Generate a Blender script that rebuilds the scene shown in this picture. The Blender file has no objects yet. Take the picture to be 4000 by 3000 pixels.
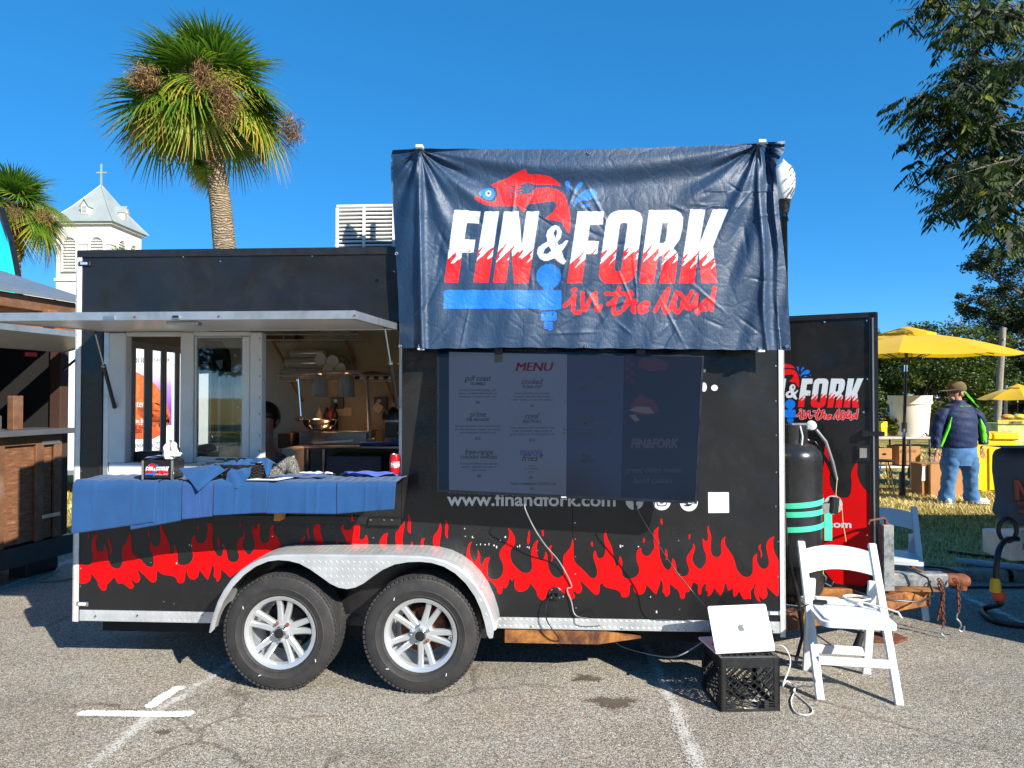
import bpy, bmesh, math, random
import numpy as np
from mathutils import Vector, Matrix, Euler

random.seed(7)
scene = bpy.context.scene
col = scene.collection
R = math.radians

# ------------------------------------------------------------------ camera, sky, sun, exposure
CAMH, FPX, PITCH = 1.70, 2667.0, math.atan(46.0 / 2667.0)
cd = bpy.data.cameras.new("camera")
cd.sensor_width = 36.0
cd.lens = 36.0 * FPX / 4000.0
cd.clip_start, cd.clip_end = 0.05, 2000.0
cam = bpy.data.objects.new("camera", cd)
cam.location = (0, 0, CAMH)
cam.rotation_euler = (R(90) + PITCH, 0, 0)
col.objects.link(cam)
scene.camera = cam

SUN_EL, SUN_AZ = R(31), R(138)          # azimuth clockwise from +Y
world = bpy.data.worlds.new("World")
scene.world = world
world.use_nodes = True
wn = world.node_tree
bg = wn.nodes["Background"]
sky = wn.nodes.new("ShaderNodeTexSky")
sky.sky_type = 'NISHITA'
sky.sun_disc = False
sky.sun_elevation, sky.sun_rotation = SUN_EL, SUN_AZ
sky.air_density, sky.dust_density, sky.ozone_density, sky.altitude = 0.6, 0.0, 6.0, 3000.0
hs = wn.nodes.new("ShaderNodeHueSaturation")
hs.inputs["Saturation"].default_value = 1.62
hs.inputs["Value"].default_value = 2.05
gm = wn.nodes.new("ShaderNodeGamma")
gm.inputs[1].default_value = 0.52
wn.links.new(sky.outputs[0], gm.inputs[0])
wn.links.new(gm.outputs[0], hs.inputs["Color"])
wn.links.new(hs.outputs[0], bg.inputs["Color"])
bg.inputs["Strength"].default_value = 0.122

sd = bpy.data.lights.new("sun", 'SUN')
sd.energy, sd.angle, sd.color = 5.0, R(0.53), (1.0, 0.94, 0.83)
sun = bpy.data.objects.new("sun", sd)
to_sun = Vector((math.sin(SUN_AZ) * math.cos(SUN_EL), math.cos(SUN_AZ) * math.cos(SUN_EL), math.sin(SUN_EL)))
sun.rotation_euler = to_sun.to_track_quat('Z', 'Y').to_euler()
sun.location = (8, -9, 12)
col.objects.link(sun)

scene.view_settings.view_transform = 'Standard'
scene.view_settings.look = 'None'
scene.view_settings.gamma = 1.0
scene.view_settings.use_curve_mapping = False
scene.view_settings.exposure = 0.98

# ------------------------------------------------------------------ pixel helpers (photo is 4000 x 3000)
def ray(u, v):
    x, z = (u - 2000.0) / FPX, -(v - 1500.0) / FPX
    return Vector((x, math.cos(PITCH) - z * math.sin(PITCH), math.sin(PITCH) + z * math.cos(PITCH)))
EYE = Vector((0, 0, CAMH))
def gp(u, v, z=0.0):
    d = ray(u, v); return EYE + d * ((z - CAMH) / d.z)
def at(u, v, Y):
    d = ray(u, v); return EYE + d * (Y / d.y)
# trailer frame: x along its near wall, y into depth, z up
TO = Vector((-2.7208, 4.2732, 0)); TH = R(3.029); TL = 4.327; TB = 0.30; TW = 1.86
EX = Vector((math.cos(TH), -math.sin(TH), 0)); EY = Vector((math.sin(TH), math.cos(TH), 0))
def w2t(p):
    q = p - TO; return Vector((q.dot(EX), q.dot(EY), q.z))
def t2w(x, y, z): return TO + EX * x + EY * y + Vector((0, 0, z))
def tp(u, v, off=0.0):
    d = ray(u, v); s = (TO - EYE).dot(EY) + off
    return w2t(EYE + d * (s / d.dot(EY)))
def tx(u, v=1600, off=0.0): return tp(u, v, off).x
def tz(u, v, off=0.0): return tp(u, v, off).z
def plane_map(p0, n, lift=0.0):
    n = n.normalized(); q = p0 + n * lift
    def f(u, v):
        d = ray(u, v); return EYE + d * ((q - EYE).dot(n) / d.dot(n))
    return f

# ------------------------------------------------------------------ object helpers
def link(o, parent=None):
    col.objects.link(o)
    if parent is not None: o.parent = parent
    return o
def tag(o, label=None, cat=None, group=None, kind=None):
    if label: o["label"] = label
    if cat: o["category"] = cat
    if group: o["group"] = group
    if kind: o["kind"] = kind
    return o
def empty(name, loc=(0, 0, 0), rz=0.0, parent=None, **k):
    o = bpy.data.objects.new(name, None); o.location = loc; o.rotation_euler = (0, 0, rz)
    o.empty_display_size = 0.1
    link(o, parent); return tag(o, **k)
def smooth(me, ang):
    if ang is None: return
    me.polygons.foreach_set("use_smooth", [True] * len(me.polygons))
    me.set_sharp_from_angle(angle=R(ang))
def inst(me, name, parent, mat=None, loc=None, rot=None, scale=None):
    o = bpy.data.objects.new(name, me); link(o, parent)
    if mat is not None: o.matrix_local = mat
    if loc is not None: o.location = loc
    if rot is not None: o.rotation_euler = rot
    if scale is not None: o.scale = scale if hasattr(scale, "__len__") else (scale,) * 3
    return o
def copy_tree(o, parent=None):
    c = o.copy(); col.objects.link(c); c.parent = parent
    for ch in list(o.children): copy_tree(ch, c)
    return c

class MB:
    def __init__(s): s.v, s.f = [], []
    def add(s, vs, fs, M=None):
        b = len(s.v)
        s.v += [(M @ Vector(p)) if M is not None else Vector(p) for p in vs]
        s.f += [tuple(i + b for i in f) for f in fs]; return s
    def box(s, c, sz, rot=None, ch=0.0):
        hx, hy, hz = sz[0] / 2, sz[1] / 2, sz[2] / 2
        M = Matrix.Translation(c)
        if rot is not None: M = M @ (Euler(rot).to_matrix().to_4x4() if not isinstance(rot, Matrix) else rot.to_4x4())
        if ch <= 0:
            vs = [(x, y, z) for x in (-hx, hx) for y in (-hy, hy) for z in (-hz, hz)]
            return s.add(vs, [(0, 1, 3, 2), (4, 6, 7, 5), (0, 4, 5, 1), (2, 3, 7, 6), (0, 2, 6, 4), (1, 5, 7, 3)], M)
        ch = min(ch, hx * .49, hy * .49, hz * .49)
        vs, idx = [], {}
        for sx in (-1, 1):
            for sy in (-1, 1):
                for sz_ in (-1, 1):
                    for a in range(3):
                        p = [sx * hx, sy * hy, sz_ * hz]
                        for b in range(3):
                            if b != a: p[b] -= (sx, sy, sz_)[b] * ch
                        idx[(sx, sy, sz_, a)] = len(vs); vs.append(p)
        fs = []
        for a in range(3):
            b, c2 = (a + 1) % 3, (a + 2) % 3
            for sg in (-1, 1):
                q = []
                for (p1, p2) in ((-1, -1), (1, -1), (1, 1), (-1, 1)):
                    k = [0, 0, 0]; k[a], k[b], k[c2] = sg, p1, p2; q.append(idx[(*k, a)])
                fs.append(tuple(q))
        for a in range(3):
            b, c2 = (a + 1) % 3, (a + 2) % 3
            for p1 in (-1, 1):
                for p2 in (-1, 1):
                    k1, k2 = [0] * 3, [0] * 3
                    k1[a], k1[b], k1[c2] = -1, p1, p2; k2[a], k2[b], k2[c2] = 1, p1, p2
                    fs.append((idx[(*k1, b)], idx[(*k2, b)], idx[(*k2, c2)], idx[(*k1, c2)]))
        for sx in (-1, 1):
            for sy in (-1, 1):
                for sz_ in (-1, 1): fs.append(tuple(idx[(sx, sy, sz_, a)] for a in range(3)))
        return s.add(vs, fs, M)
    def bx(s, x0, x1, y0, y1, z0, z1, ch=0.0):
        return s.box(((x0 + x1) / 2, (y0 + y1) / 2, (z0 + z1) / 2), (abs(x1 - x0), abs(y1 - y0), abs(z1 - z0)), None, ch)
    def bar(s, p0, p1, w, h, up=(0, 0, 1), ch=0.0):
        p0, p1 = Vector(p0), Vector(p1); d = p1 - p0; L = d.length
        if L < 1e-6: return s
        z = d / L; x = Vector(up).cross(z)
        if x.length < 1e-4: x = Vector((1, 0, 0)).cross(z)
        x.normalize(); y = z.cross(x)
        return s.box((p0 + p1) / 2, (w, h, L), Matrix((x, y, z)).transposed(), ch)
    def tube(s, pts, r, n=8, cap=True, closed=False):
        P = [Vector(p) for p in pts]; N = len(P)
        rs = r if hasattr(r, "__len__") else [r] * N
        b = len(s.v); prev = None
        for i in range(N):
            if closed: t = P[(i + 1) % N] - P[i - 1]
            else: t = P[min(i + 1, N - 1)] - P[max(i - 1, 0)]
            t = t.normalized() if t.length > 1e-9 else Vector((0, 0, 1))
            if prev is None:
                a = Vector((0, 0, 1)) if abs(t.z) < .9 else Vector((1, 0, 0)); x = a.cross(t).normalized()
            else:
                x = prev - t * prev.dot(t); x = x.normalized() if x.length > 1e-6 else prev
            prev = x; y = t.cross(x)
            for k in range(n):
                a = 2 * math.pi * k / n; s.v.append(P[i] + (x * math.cos(a) + y * math.sin(a)) * rs[i])
        for i in range(N if closed else N - 1):
            j = (i + 1) % N
            for k in range(n):
                k2 = (k + 1) % n; s.f.append((b + i * n + k, b + i * n + k2, b + j * n + k2, b + j * n + k))
        if cap and not closed:
            s.f.append(tuple(b + k for k in range(n))[::-1]); s.f.append(tuple(b + (N - 1) * n + k for k in range(n)))
        return s
    def cyl(s, p0, p1, r0, r1=None, n=12): return s.tube([p0, p1], [r0, r0 if r1 is None else r1], n)
    def lathe(s, prof, n=24, M=None):
        vs, fs, m = [], [], len(prof)
        for k in range(n):
            a = 2 * math.pi * k / n
            vs += [(r * math.cos(a), r * math.sin(a), z) for r, z in prof]
        for k in range(n):
            k2 = (k + 1) % n
            for i in range(m - 1): fs.append((k * m + i, k2 * m + i, k2 * m + i + 1, k * m + i + 1))
        return s.add(vs, fs, M)
    def prism(s, poly, fn, d0, d1):
        """poly of (a,b); fn(a,b,d) -> point"""
        n = len(poly); b = len(s.v)
        s.v += [Vector(fn(p[0], p[1], d0)) for p in poly] + [Vector(fn(p[0], p[1], d1)) for p in poly]
        s.f.append(tuple(range(b, b + n))); s.f.append(tuple(range(b + 2 * n - 1, b + n - 1, -1)))
        for i in range(n):
            j = (i + 1) % n; s.f.append((b + i, b + n + i, b + n + j, b + j))
        return s
    def grid(s, nu, nv, fn):
        b = len(s.v)
        for i in range(nu + 1):
            for j in range(nv + 1): s.v.append(Vector(fn(i / nu, j / nv)))
        for i in range(nu):
            for j in range(nv):
                a = b + i * (nv + 1) + j; s.f.append((a, a + nv + 1, a + nv + 2, a + 1))
        return s
    def sphere(s, c, r, nu=16, nv=10, sc=(1, 1, 1)):
        pr = [(max(1e-4, r * math.sin(math.pi * i / nv)), -r * math.cos(math.pi * i / nv)) for i in range(nv + 1)]
        return s.lathe(pr, nu, Matrix.Translation(c) @ Matrix.Diagonal((*sc, 1)))
    def mesh(s, name, mat, ang=30, recalc=True):
        me = bpy.data.meshes.new(name); me.from_pydata(s.v, [], s.f)
        if recalc:
            bm = bmesh.new(); bm.from_mesh(me); bmesh.ops.recalc_face_normals(bm, faces=bm.faces[:]); bm.to_mesh(me); bm.free()
        me.materials.append(mat); smooth(me, ang); return me
    def build(s, name, mat, parent=None, ang=30, recalc=True, **k):
        o = bpy.data.objects.new(name, s.mesh(name, mat, ang, recalc)); link(o, parent); return tag(o, **k)

def numesh(name, V, Fq, mat, parent=None, attrs=None, ang=None, **k):
    """V (n,3) float, Fq (m,3|4) int; attrs {name: (n,) or (n,3)} on points"""
    me = bpy.data.meshes.new(name); V = np.asarray(V, np.float32); Fq = np.asarray(Fq, np.int32)
    n, m, w = len(V), len(Fq), Fq.shape[1]
    me.vertices.add(n); me.vertices.foreach_set("co", V.ravel())
    me.loops.add(m * w); me.loops.foreach_set("vertex_index", Fq.ravel())
    me.polygons.add(m); me.polygons.foreach_set("loop_start", np.arange(0, m * w, w, dtype=np.int32))
    me.update(calc_edges=True)
    for an, av in (attrs or {}).items():
        av = np.asarray(av, np.float32)
        if av.ndim == 1:
            at_ = me.attributes.new(an, 'FLOAT', 'POINT'); at_.data.foreach_set("value", av)
        else:
            at_ = me.attributes.new(an, 'FLOAT_COLOR', 'POINT')
            at_.data.foreach_set("color", np.concatenate([av, np.ones((n, 1), np.float32)], 1).ravel())
    me.materials.append(mat)
    if ang == 'flat': pass
    elif ang is not None: smooth(me, ang)
    o = bpy.data.objects.new(name, me); link(o, parent); return tag(o, **k)

def text2d(s, size=1.0, shear=0.0, bold=0.0, align='LEFT', res=3, spacing=1.0):
    """built-in font as flat triangles: (verts2d, faces)"""
    cu = bpy.data.curves.new("t", 'FONT'); cu.body = s; cu.size = size; cu.shear = shear; cu.offset = bold
    cu.align_x = align; cu.resolution_u = res; cu.space_character = spacing; cu.fill_mode = 'FRONT'
    o = bpy.data.objects.new("t", cu); col.objects.link(o)
    dg = bpy.context.evaluated_depsgraph_get(); ev = o.evaluated_get(dg); me = ev.to_mesh()
    V = [(v.co.x, v.co.y) for v in me.vertices]; Fs = [tuple(p.vertices) for p in me.polygons]
    ev.to_mesh_clear(); bpy.data.objects.remove(o); bpy.data.curves.remove(cu)
    return V, Fs
def text_px(mb, s, fn, u0, v0, u1=None, h=None, v1=None, shear=0.0, bold=0.0, center=False, stretch=1.0):
    """lay text so that cap height is h photo px, starting at (u0,v0) baseline; u1 fits the width; v1 = baseline v at u1"""
    V, Fs = text2d(s, 1.0, shear, bold)
    if not V: return
    xs = [p[0] for p in V]; mn, mx = min(xs), max(xs); cap = 0.729
    k = h / cap; kx = k * stretch
    if u1 is not None: kx = (u1 - u0) / (mx - mn)
    wd = (mx - mn) * kx
    if center: u0 = u0 - wd / 2
    sl = 0.0 if v1 is None else (v1 - v0) / max(1, (u1 - u0) if u1 else wd)
    vs = []
    for x, y in V:
        uu = u0 + (x - mn) * kx; vs.append(fn(uu, v0 + (uu - u0) * sl - y * k))
    mb.add(vs, Fs)

# ------------------------------------------------------------------ materials
def C(h):
    h = h.lstrip('#'); r = [int(h[i:i + 2], 16) / 255 for i in (0, 2, 4)]
    return tuple((c / 12.92 if c <= .04045 else ((c + .055) / 1.055) ** 2.4) for c in r)
class NT:
    def __init__(s, name):
        s.m = bpy.data.materials.new(name); s.m.use_nodes = True; s.t = s.m.node_tree
        s.b = s.t.nodes["Principled BSDF"]; s.out = s.t.nodes["Material Output"]
        s.co = None
    def n(s, t, **k):
        nd = s.t.nodes.new("ShaderNode" + t)
        for a, b in k.items():
            if hasattr(nd, a): setattr(nd, a, b)
            else: nd.inputs[a.replace('_', ' ')].default_value = b
        return nd
    def l(s, a, b): s.t.links.new(a, b)
    def coord(s, which="Object"):
        if s.co is None: s.co = s.n("TexCoord")
        return s.co.outputs[which]
    def noise(s, scale, detail=4, rough=.55, vec=None, dist=0.0, stretch=None):
        v = vec if vec is not None else s.coord()
        if stretch is not None:
            mp = s.n("Mapping"); mp.inputs["Scale"].default_value = stretch; s.l(v, mp.inputs[0]); v = mp.outputs[0]
        nd = s.n("TexNoise"); nd.inputs["Scale"].default_value = scale; nd.inputs["Detail"].default_value = detail
        nd.inputs["Roughness"].default_value = rough; nd.inputs["Distortion"].default_value = dist
        s.l(v, nd.inputs["Vector"]); return nd.outputs["Fac"]
    def ramp(s, fac, stops, interp='LINEAR'):
        r = s.n("ValToRGB"); r.color_ramp.interpolation = interp; e = r.color_ramp.elements
        while len(e) < len(stops): e.new(0.5)
        for i, (p, c) in enumerate(stops):
            e[i].position = p; e[i].color = (*c, 1) if hasattr(c, "__len__") else (c, c, c, 1)
        s.l(fac, r.inputs[0]); return r.outputs[0]
    def mix(s, fac, a, b, mode='MIX'):
        m = s.n("Mix", data_type='RGBA', blend_type=mode)
        for sock, val in ((m.inputs[0], fac), (m.inputs[6], a), (m.inputs[7], b)):
            if hasattr(val, "is_output") or isinstance(val, bpy.types.NodeSocket): s.l(val, sock)
            elif hasattr(val, "__len__"): sock.default_value = (*val, 1)
            else: sock.default_value = val
        return m.outputs[2]
    def math(s, op, a, b=None, clamp=False):
        m = s.n("Math", operation=op); m.use_clamp = clamp
        for i, val in enumerate((a, b)):
            if val is None: continue
            if isinstance(val, bpy.types.NodeSocket): s.l(val, m.inputs[i])
            else: m.inputs[i].default_value = val
        return m.outputs[0]
    def bump(s, h, strength=.3, dist=.01, normal=None):
        b = s.n("Bump"); b.inputs["Strength"].default_value = strength; b.inputs["Distance"].default_value = dist
        s.l(h, b.inputs["Height"])
        if normal is not None: s.l(normal, b.inputs["Normal"])
        s.l(b.outputs[0], s.b.inputs["Normal"]); return b.outputs[0]
    def set(s, **k):
        names = dict(color="Base Color", rough="Roughness", metal="Metallic", spec="Specular IOR Level", coat="Coat Weight",
                     coatr="Coat Roughness", trans="Transmission Weight", ior="IOR", alpha="Alpha", emit="Emission Color", estr="Emission Strength",
                     sheen="Sheen Weight", sss="Subsurface Weight")
        for a, v in k.items():
            i = s.b.inputs[names[a]]
            if isinstance(v, bpy.types.NodeSocket): s.l(v, i)
            elif hasattr(v, "__len__"): i.default_value = (*v, 1)
            else: i.default_value = v
        return s
MATS = {}
def mk(name, colr, rough=.5, metal=0.0, var=.12, scale=6.0, bump=0.0, bscale=60.0, dirt=0.0, dirtcol=(.12, .09, .06), rvar=.12, **k):
    """plain procedural paint/plastic/wood-like material with uneven tone, gloss and relief"""
    if name in MATS: return MATS[name]
    t = NT(name)
    n1 = t.noise(scale, 5, .6)
    a = tuple(c * (1 - var) for c in colr); b = tuple(min(1, c * (1 + var)) for c in colr)
    c = t.ramp(n1, [(.3, a), (.7, b)])
    if dirt > 0:
        d = t.noise(scale * .35, 6, .65, dist=.4)
        f = t.math('MULTIPLY', t.ramp(d, [(.52, 0.0), (.72, 1.0)]), dirt)
        c = t.mix(f, c, dirtcol)
    t.set(color=c, metal=metal, rough=t.math('ADD', t.math('MULTIPLY', t.math('SUBTRACT', t.noise(scale * 2.3, 4), .5), rvar * 2), rough, True))
    if bump > 0: t.bump(t.noise(bscale, 5, .6), bump, .004)
    t.set(**k)
    MATS[name] = t.m
    return t.m
# ------------------------------------------------------------------ ground
def asphalt_nodes(t):
    vec = t.coord()
    vo = t.n("TexVoronoi"); vo.inputs["Scale"].default_value = 185; vo.inputs["Randomness"].default_value = 1.0; t.l(vec, vo.inputs["Vector"])
    sep = t.n("SeparateColor"); t.l(vo.outputs["Color"], sep.inputs[0])
    stone = t.ramp(sep.outputs[0], [(.0, C('5a5953')), (.3, C('94918a')), (.6, C('b0aca3')), (.85, C('c9c5bb')), (1, C('e1ddd3'))])
    warm = t.ramp(sep.outputs[1], [(.82, 0.0), (.9, 1.0)])
    stone = t.mix(t.math('MULTIPLY', warm, .5), stone, C('a8825a'))
    vo2 = t.n("TexVoronoi"); vo2.inputs["Scale"].default_value = 75; t.l(vec, vo2.inputs["Vector"])
    sep2 = t.n("SeparateColor"); t.l(vo2.outputs["Color"], sep2.inputs[0])
    big = t.ramp(sep2.outputs[0], [(0, .7), (.4, .96), (.75, 1.08), (1, 1.3)])
    stone = t.mix(.55, stone, big, 'MULTIPLY')
    gap = t.ramp(vo.outputs["Distance"], [(.30, 1.0), (.8, .35)])
    stone = t.mix(.85, stone, gap, 'MULTIPLY')
    patch = t.mix(1, t.ramp(t.noise(.7, 6, .6), [(.3, .76), (.5, 1.0), (.75, 1.12)]), t.ramp(t.noise(.55, 5, .6, stretch=(1, 3.5, 1)), [(.36, .84), (.5, 1.0), (.7, 1.06)]), 'MULTIPLY')
    stone = t.mix(1, stone, patch, 'MULTIPLY')
    tint = t.ramp(t.noise(2.3, 5, .6), [(.35, C('fff6e6')), (.65, C('f6f6f2'))])
    stone = t.mix(.6, stone, tint, 'MULTIPLY')
    # oil drips
    oil = t.ramp(t.noise(1.35, 6, .7, dist=.5), [(.62, 0.0), (.78, .42)])
    stone = t.mix(oil, stone, C('3a332b'))
    # thin wandering cracks
    cv = t.n("TexVoronoi", feature='DISTANCE_TO_EDGE'); cv.inputs["Scale"].default_value = .42
    wob = t.n("Mapping"); nz = t.n("TexNoise"); nz.inputs["Scale"].default_value = 3.2; nz.inputs["Detail"].default_value = 6; t.l(vec, nz.inputs["Vector"])
    vm = t.n("VectorMath", operation='MULTIPLY_ADD'); t.l(nz.outputs["Color"], vm.inputs[0]); vm.inputs[1].default_value = (.34,) * 3; t.l(vec, vm.inputs[2])
    t.l(vm.outputs[0], cv.inputs["Vector"])
    crack = t.ramp(cv.outputs["Distance"], [(.0015, 1.0), (.008, 0.0)])
    gate = t.ramp(t.noise(.9, 3), [(.44, 0.0), (.54, 1.0)])
    crack = t.math('MULTIPLY', t.math("MULTIPLY", crack, gate), .5)
    stone = t.mix(crack, stone, C('3c3026'))
    h = t.math('SUBTRACT', t.math('MULTIPLY', vo.outputs["Distance"], -1.0), t.math('MULTIPLY', crack, 1.5))
    return stone, h
t = NT("asphalt"); c_, h_ = asphalt_nodes(t); t.set(color=c_, rough=.85, spec=.25); t.bump(h_, .55, .006); M_ASPH = t.m

# paint worn into the asphalt; edge fade comes from the sheet's own 'edge' attribute
def paint_mat(name, colr, cover, soft):
    t = NT(name); t.set(color=colr, rough=.75)
    a = t.n("Attribute"); a.attribute_name = "edge"
    n = t.math('ADD', t.math('MULTIPLY', t.noise(95, 3, .7), .75), t.math('MULTIPLY', t.noise(9, 4, .6), .35))
    f = t.math('ADD', t.math('MULTIPLY', a.outputs["Fac"], soft), n)
    k = t.ramp(f, [(cover, 0.0), (cover + .09, 1.0)])
    tr = t.n("BsdfTransparent"); mx = t.n("MixShader"); t.l(k, mx.inputs[0]); t.l(tr.outputs[0], mx.inputs[1]); t.l(t.b.outputs[0], mx.inputs[2])
    t.l(mx.outputs[0], t.out.inputs[0]); return t.m
M_LINE = paint_mat("worn_parking_paint", C('bfbcb4'), .615, .17)
M_SPRAY = paint_mat("fresh_spray_paint", C('e2e2e0'), .96, .72)
M_STAIN = paint_mat("oil_stain", C('5a5044'), .86, .50)

t = NT("lawn_soil")
c_ = t.ramp(t.noise(5.5, 6, .65), [(.3, C('5e5a2c')), (.45, C('8a7a44')), (.58, C('ab9658')), (.75, C('6b6e34'))])
c_ = t.mix(.5, c_, t.ramp(t.noise(60, 4, .7), [(.3, .55), (.7, 1.3)]), 'MULTIPLY')
t.set(color=c_, rough=.9, spec=.1); t.bump(t.noise(90, 4, .7), .6, .02); M_LAWN = t.m
M_KERB = mk("kerb_concrete", C('8f8a80'), .85, var=.25, scale=9, bump=.5, bscale=45, dirt=.6, dirtcol=C('3f3b34'))

KA, KB = Vector((-4.96, 7.59)), Vector((4.07, 6.31)); KD = (KB - KA).normalized(); KN = Vector((-KD.y, KD.x))
def kp(s, d, z): p = KA + KD * s + KN * d; return (p.x, p.y, z)
m = MB(); m.add([(-420, -420, -.06), (420, -420, -.06), (420, 420, -.06), (-420, 420, -.06)], [(0, 1, 2, 3)])
m.build("ground", M_LAWN, kind="structure", ang=None)
m = MB(); m.add([kp(-40, 0.01, 0), kp(45, 0.01, 0), kp(45, -24, 0), kp(-40, -24, 0)], [(3, 2, 1, 0)])
asph = m.build("asphalt_car_park", M_ASPH, kind="structure", ang=None)
m = MB(); m.add([kp(-60, .15, .085), kp(70, .15, .085), kp(70, 95, .085), kp(-60, 95, .085)], [(0, 1, 2, 3)])
lawn = m.build("lawn", M_LAWN, kind="structure", ang=None)
kerb = empty("kerb", kind="structure")
for i in range(-4, 6):
    m = MB(); n = 14
    def kf(a, b, i=i):
        s = i * 2.4 + .02 + a * 2.36
        pr = [(0, -.02), (.0, .07), (.015, .092), (.06, .1), (.155, .098), (.16, .02)]
        d, z = pr[round(b * 5)]
        return kp(s, d + .006 * math.sin(s * 9 + z * 40), z + .004 * math.sin(s * 7.3))
    m.grid(n, 5, kf); m.build("kerb_stone", M_KERB, kerb, ang=40)

def paint_strip(name, pts, w, mat, z=.004, n=24):
    """ribbon of paint along ground points with 'edge' attribute 1 in the middle, 0 at the rim"""
    P = [Vector((p[0], p[1], 0)) for p in pts]; V, E, Fs = [], [], []
    L = [0]
    for a, b in zip(P, P[1:]): L.append(L[-1] + (b - a).length)
    K = 5
    def pt_(s):
        j = max(k for k in range(len(P) - 1) if L[k] <= max(0, s) + 1e-9); return P[j].lerp(P[j + 1], (s - L[j]) / max(1e-6, L[j + 1] - L[j]))
    for i in range(n + 1):
        s = L[-1] * i / n; j = max(k for k in range(len(P) - 1) if L[k] <= s + 1e-9)
        f = (s - L[j]) / max(1e-6, L[j + 1] - L[j]); p = P[j].lerp(P[j + 1], f); d = pt_(s + w) - pt_(s - w); d.normalize(); nn = Vector((-d.y, d.x, 0))
        for k in range(K):
            q = k / (K - 1) * 2 - 1; V.append(p + nn * q * w / 2 + Vector((0, 0, z)))
            en = min(1, min(s, L[-1] - s) / (w * .6)); E.append((1 - abs(q) ** 1.6) * en)
    for i in range(n):
        for k in range(K - 1):
            a = i * K + k; Fs.append((a, a + 1, a + K + 1, a + K))
    return numesh(name, [tuple(v) for v in V], Fs, mat, asph, {"edge": E})
G = lambda u, v: gp(u, v)
paint_strip("painted_line", [G(240, 3080), G(590, 2800), G(830, 2640), G(1010, 2520)], .115, M_LINE, .004)
paint_strip("painted_line", [G(2760, 3060), G(2690, 2900), G(2600, 2690), G(2480, 2420)], .115, M_LINE, .004)
paint_strip("painted_line", [G(0, 2300), G(160, 2235), G(300, 2180)], .12, M_LINE, .004)
paint_strip("painted_line", [G(180, 2200), G(320, 2198)], .08, M_LINE, .006)
paint_strip("painted_line", [G(3690, 2295), G(3830, 2360), G(4040, 2450)], .12, M_LINE, .004)
paint_strip("sprayed_mark", [G(270, 2790), G(480, 2793), G(640, 2795), G(790, 2792)], .12, M_SPRAY, .008)
paint_strip("sprayed_mark", [G(555, 2790), G(620, 2740), G(690, 2695), G(760, 2685)], .13, M_SPRAY, .010)
for (cu, cv, wu, wv) in ((2400, 2745, 330, 90), (2290, 2650, 200, 50), (640, 2860, 120, 40), (2870, 2700, 160, 110)):
    cpt = gp(cu, cv); rx = wu / FPX * cpt.y / 2; ry = (gp(cu, cv - wv / 2).y - gp(cu, cv + wv / 2).y) / 2
    V, E, Fs = [(cpt.x, cpt.y, .003)], [1.0], []
    for r in range(1, 5):
        for k in range(28):
            a = 2 * math.pi * k / 28; q = r / 4 * (1 + .22 * math.sin(3 * a + cu) + .12 * math.sin(7 * a))
            V.append((cpt.x + rx * q * math.cos(a), cpt.y + ry * q * math.sin(a), .003)); E.append(1 - (r / 4) ** 1.5)
    for k in range(28): Fs.append((0, 1 + k, 1 + (k + 1) % 28, 1 + (k + 1) % 28))
    Fq = []
    for r in range(3):
        for k in range(28):
            a, b = 1 + r * 28 + k, 1 + r * 28 + (k + 1) % 28; Fq.append((a, a + 28, b + 28, b))
    m = MB(); m.v = [Vector(v) for v in V]; m.f = [(0, 1 + k, 1 + (k + 1) % 28) for k in range(28)] + Fq
    o = m.build("oil_stain", M_STAIN, asph, ang=None, recalc=False)
    a_ = o.data.attributes.new("edge", 'FLOAT', 'POINT'); a_.data.foreach_set("value", np.array(E, np.float32))

# grass blades (nobody could count them)
t = NT("grass_blade"); a = t.n("Attribute"); a.attribute_name = "tone"
c_ = t.ramp(a.outputs["Fac"], [(0, C('3f5a1e')), (.35, C('7a8236')), (.6, C('c2aa66')), (1, C('e6d297'))])
t.set(color=c_, rough=.6, spec=.2); M_BLADE = t.m
rng = np.random.default_rng(3)
def blades(n, s0, s1, d0, d1, h):
    s = rng.uniform(s0, s1, n); d = d0 + (d1 - d0) * rng.uniform(0, 1, n) ** 1.3
    bx = KA.x + KD.x * s + KN.x * d; by = KA.y + KD.y * s + KN.y * d
    a = rng.uniform(0, 6.283, n); hh = h * rng.uniform(.4, 1.2, n); ln = rng.uniform(.3, 1.5, n) * hh; w = .004 + .0006 * d
    ox, oy = np.cos(a) * ln, np.sin(a) * ln; sx, sy = -np.sin(a) * w, np.cos(a) * w
    V = np.empty((n, 3, 3)); V[:, 0] = np.stack([bx - sx, by - sy, np.full(n, .08)], 1); V[:, 1] = np.stack([bx + sx, by + sy, np.full(n, .08)], 1)
    V[:, 2] = np.stack([bx + ox, by + oy, .085 + hh], 1)
    pt = (np.sin(bx * 1.7 + by * .9) + np.sin(bx * .6 - by * 2.1 + 1) + np.sin(bx * 4.1 + by * 3.3)) / 6
    tn = np.clip(.66 + pt * .6 + rng.normal(0, .2, n), 0, 1)
    return V.reshape(-1, 3), np.repeat(tn, 3)
parts = [blades(52000, 5.2, 14, .14, 5.5, .055), blades(26000, 9, 24, 5, 16, .075), blades(14000, -4, 1.5, .14, 5, .06)]
V = np.concatenate([p[0] for p in parts]); T = np.concatenate([p[1] for p in parts])
numesh("grass", V, np.arange(len(V)).reshape(-1, 3), M_BLADE, None, {"tone": T}, label="short straw coloured grass growing on the lawn behind the kerb", cat="grass", kind="stuff")
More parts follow.
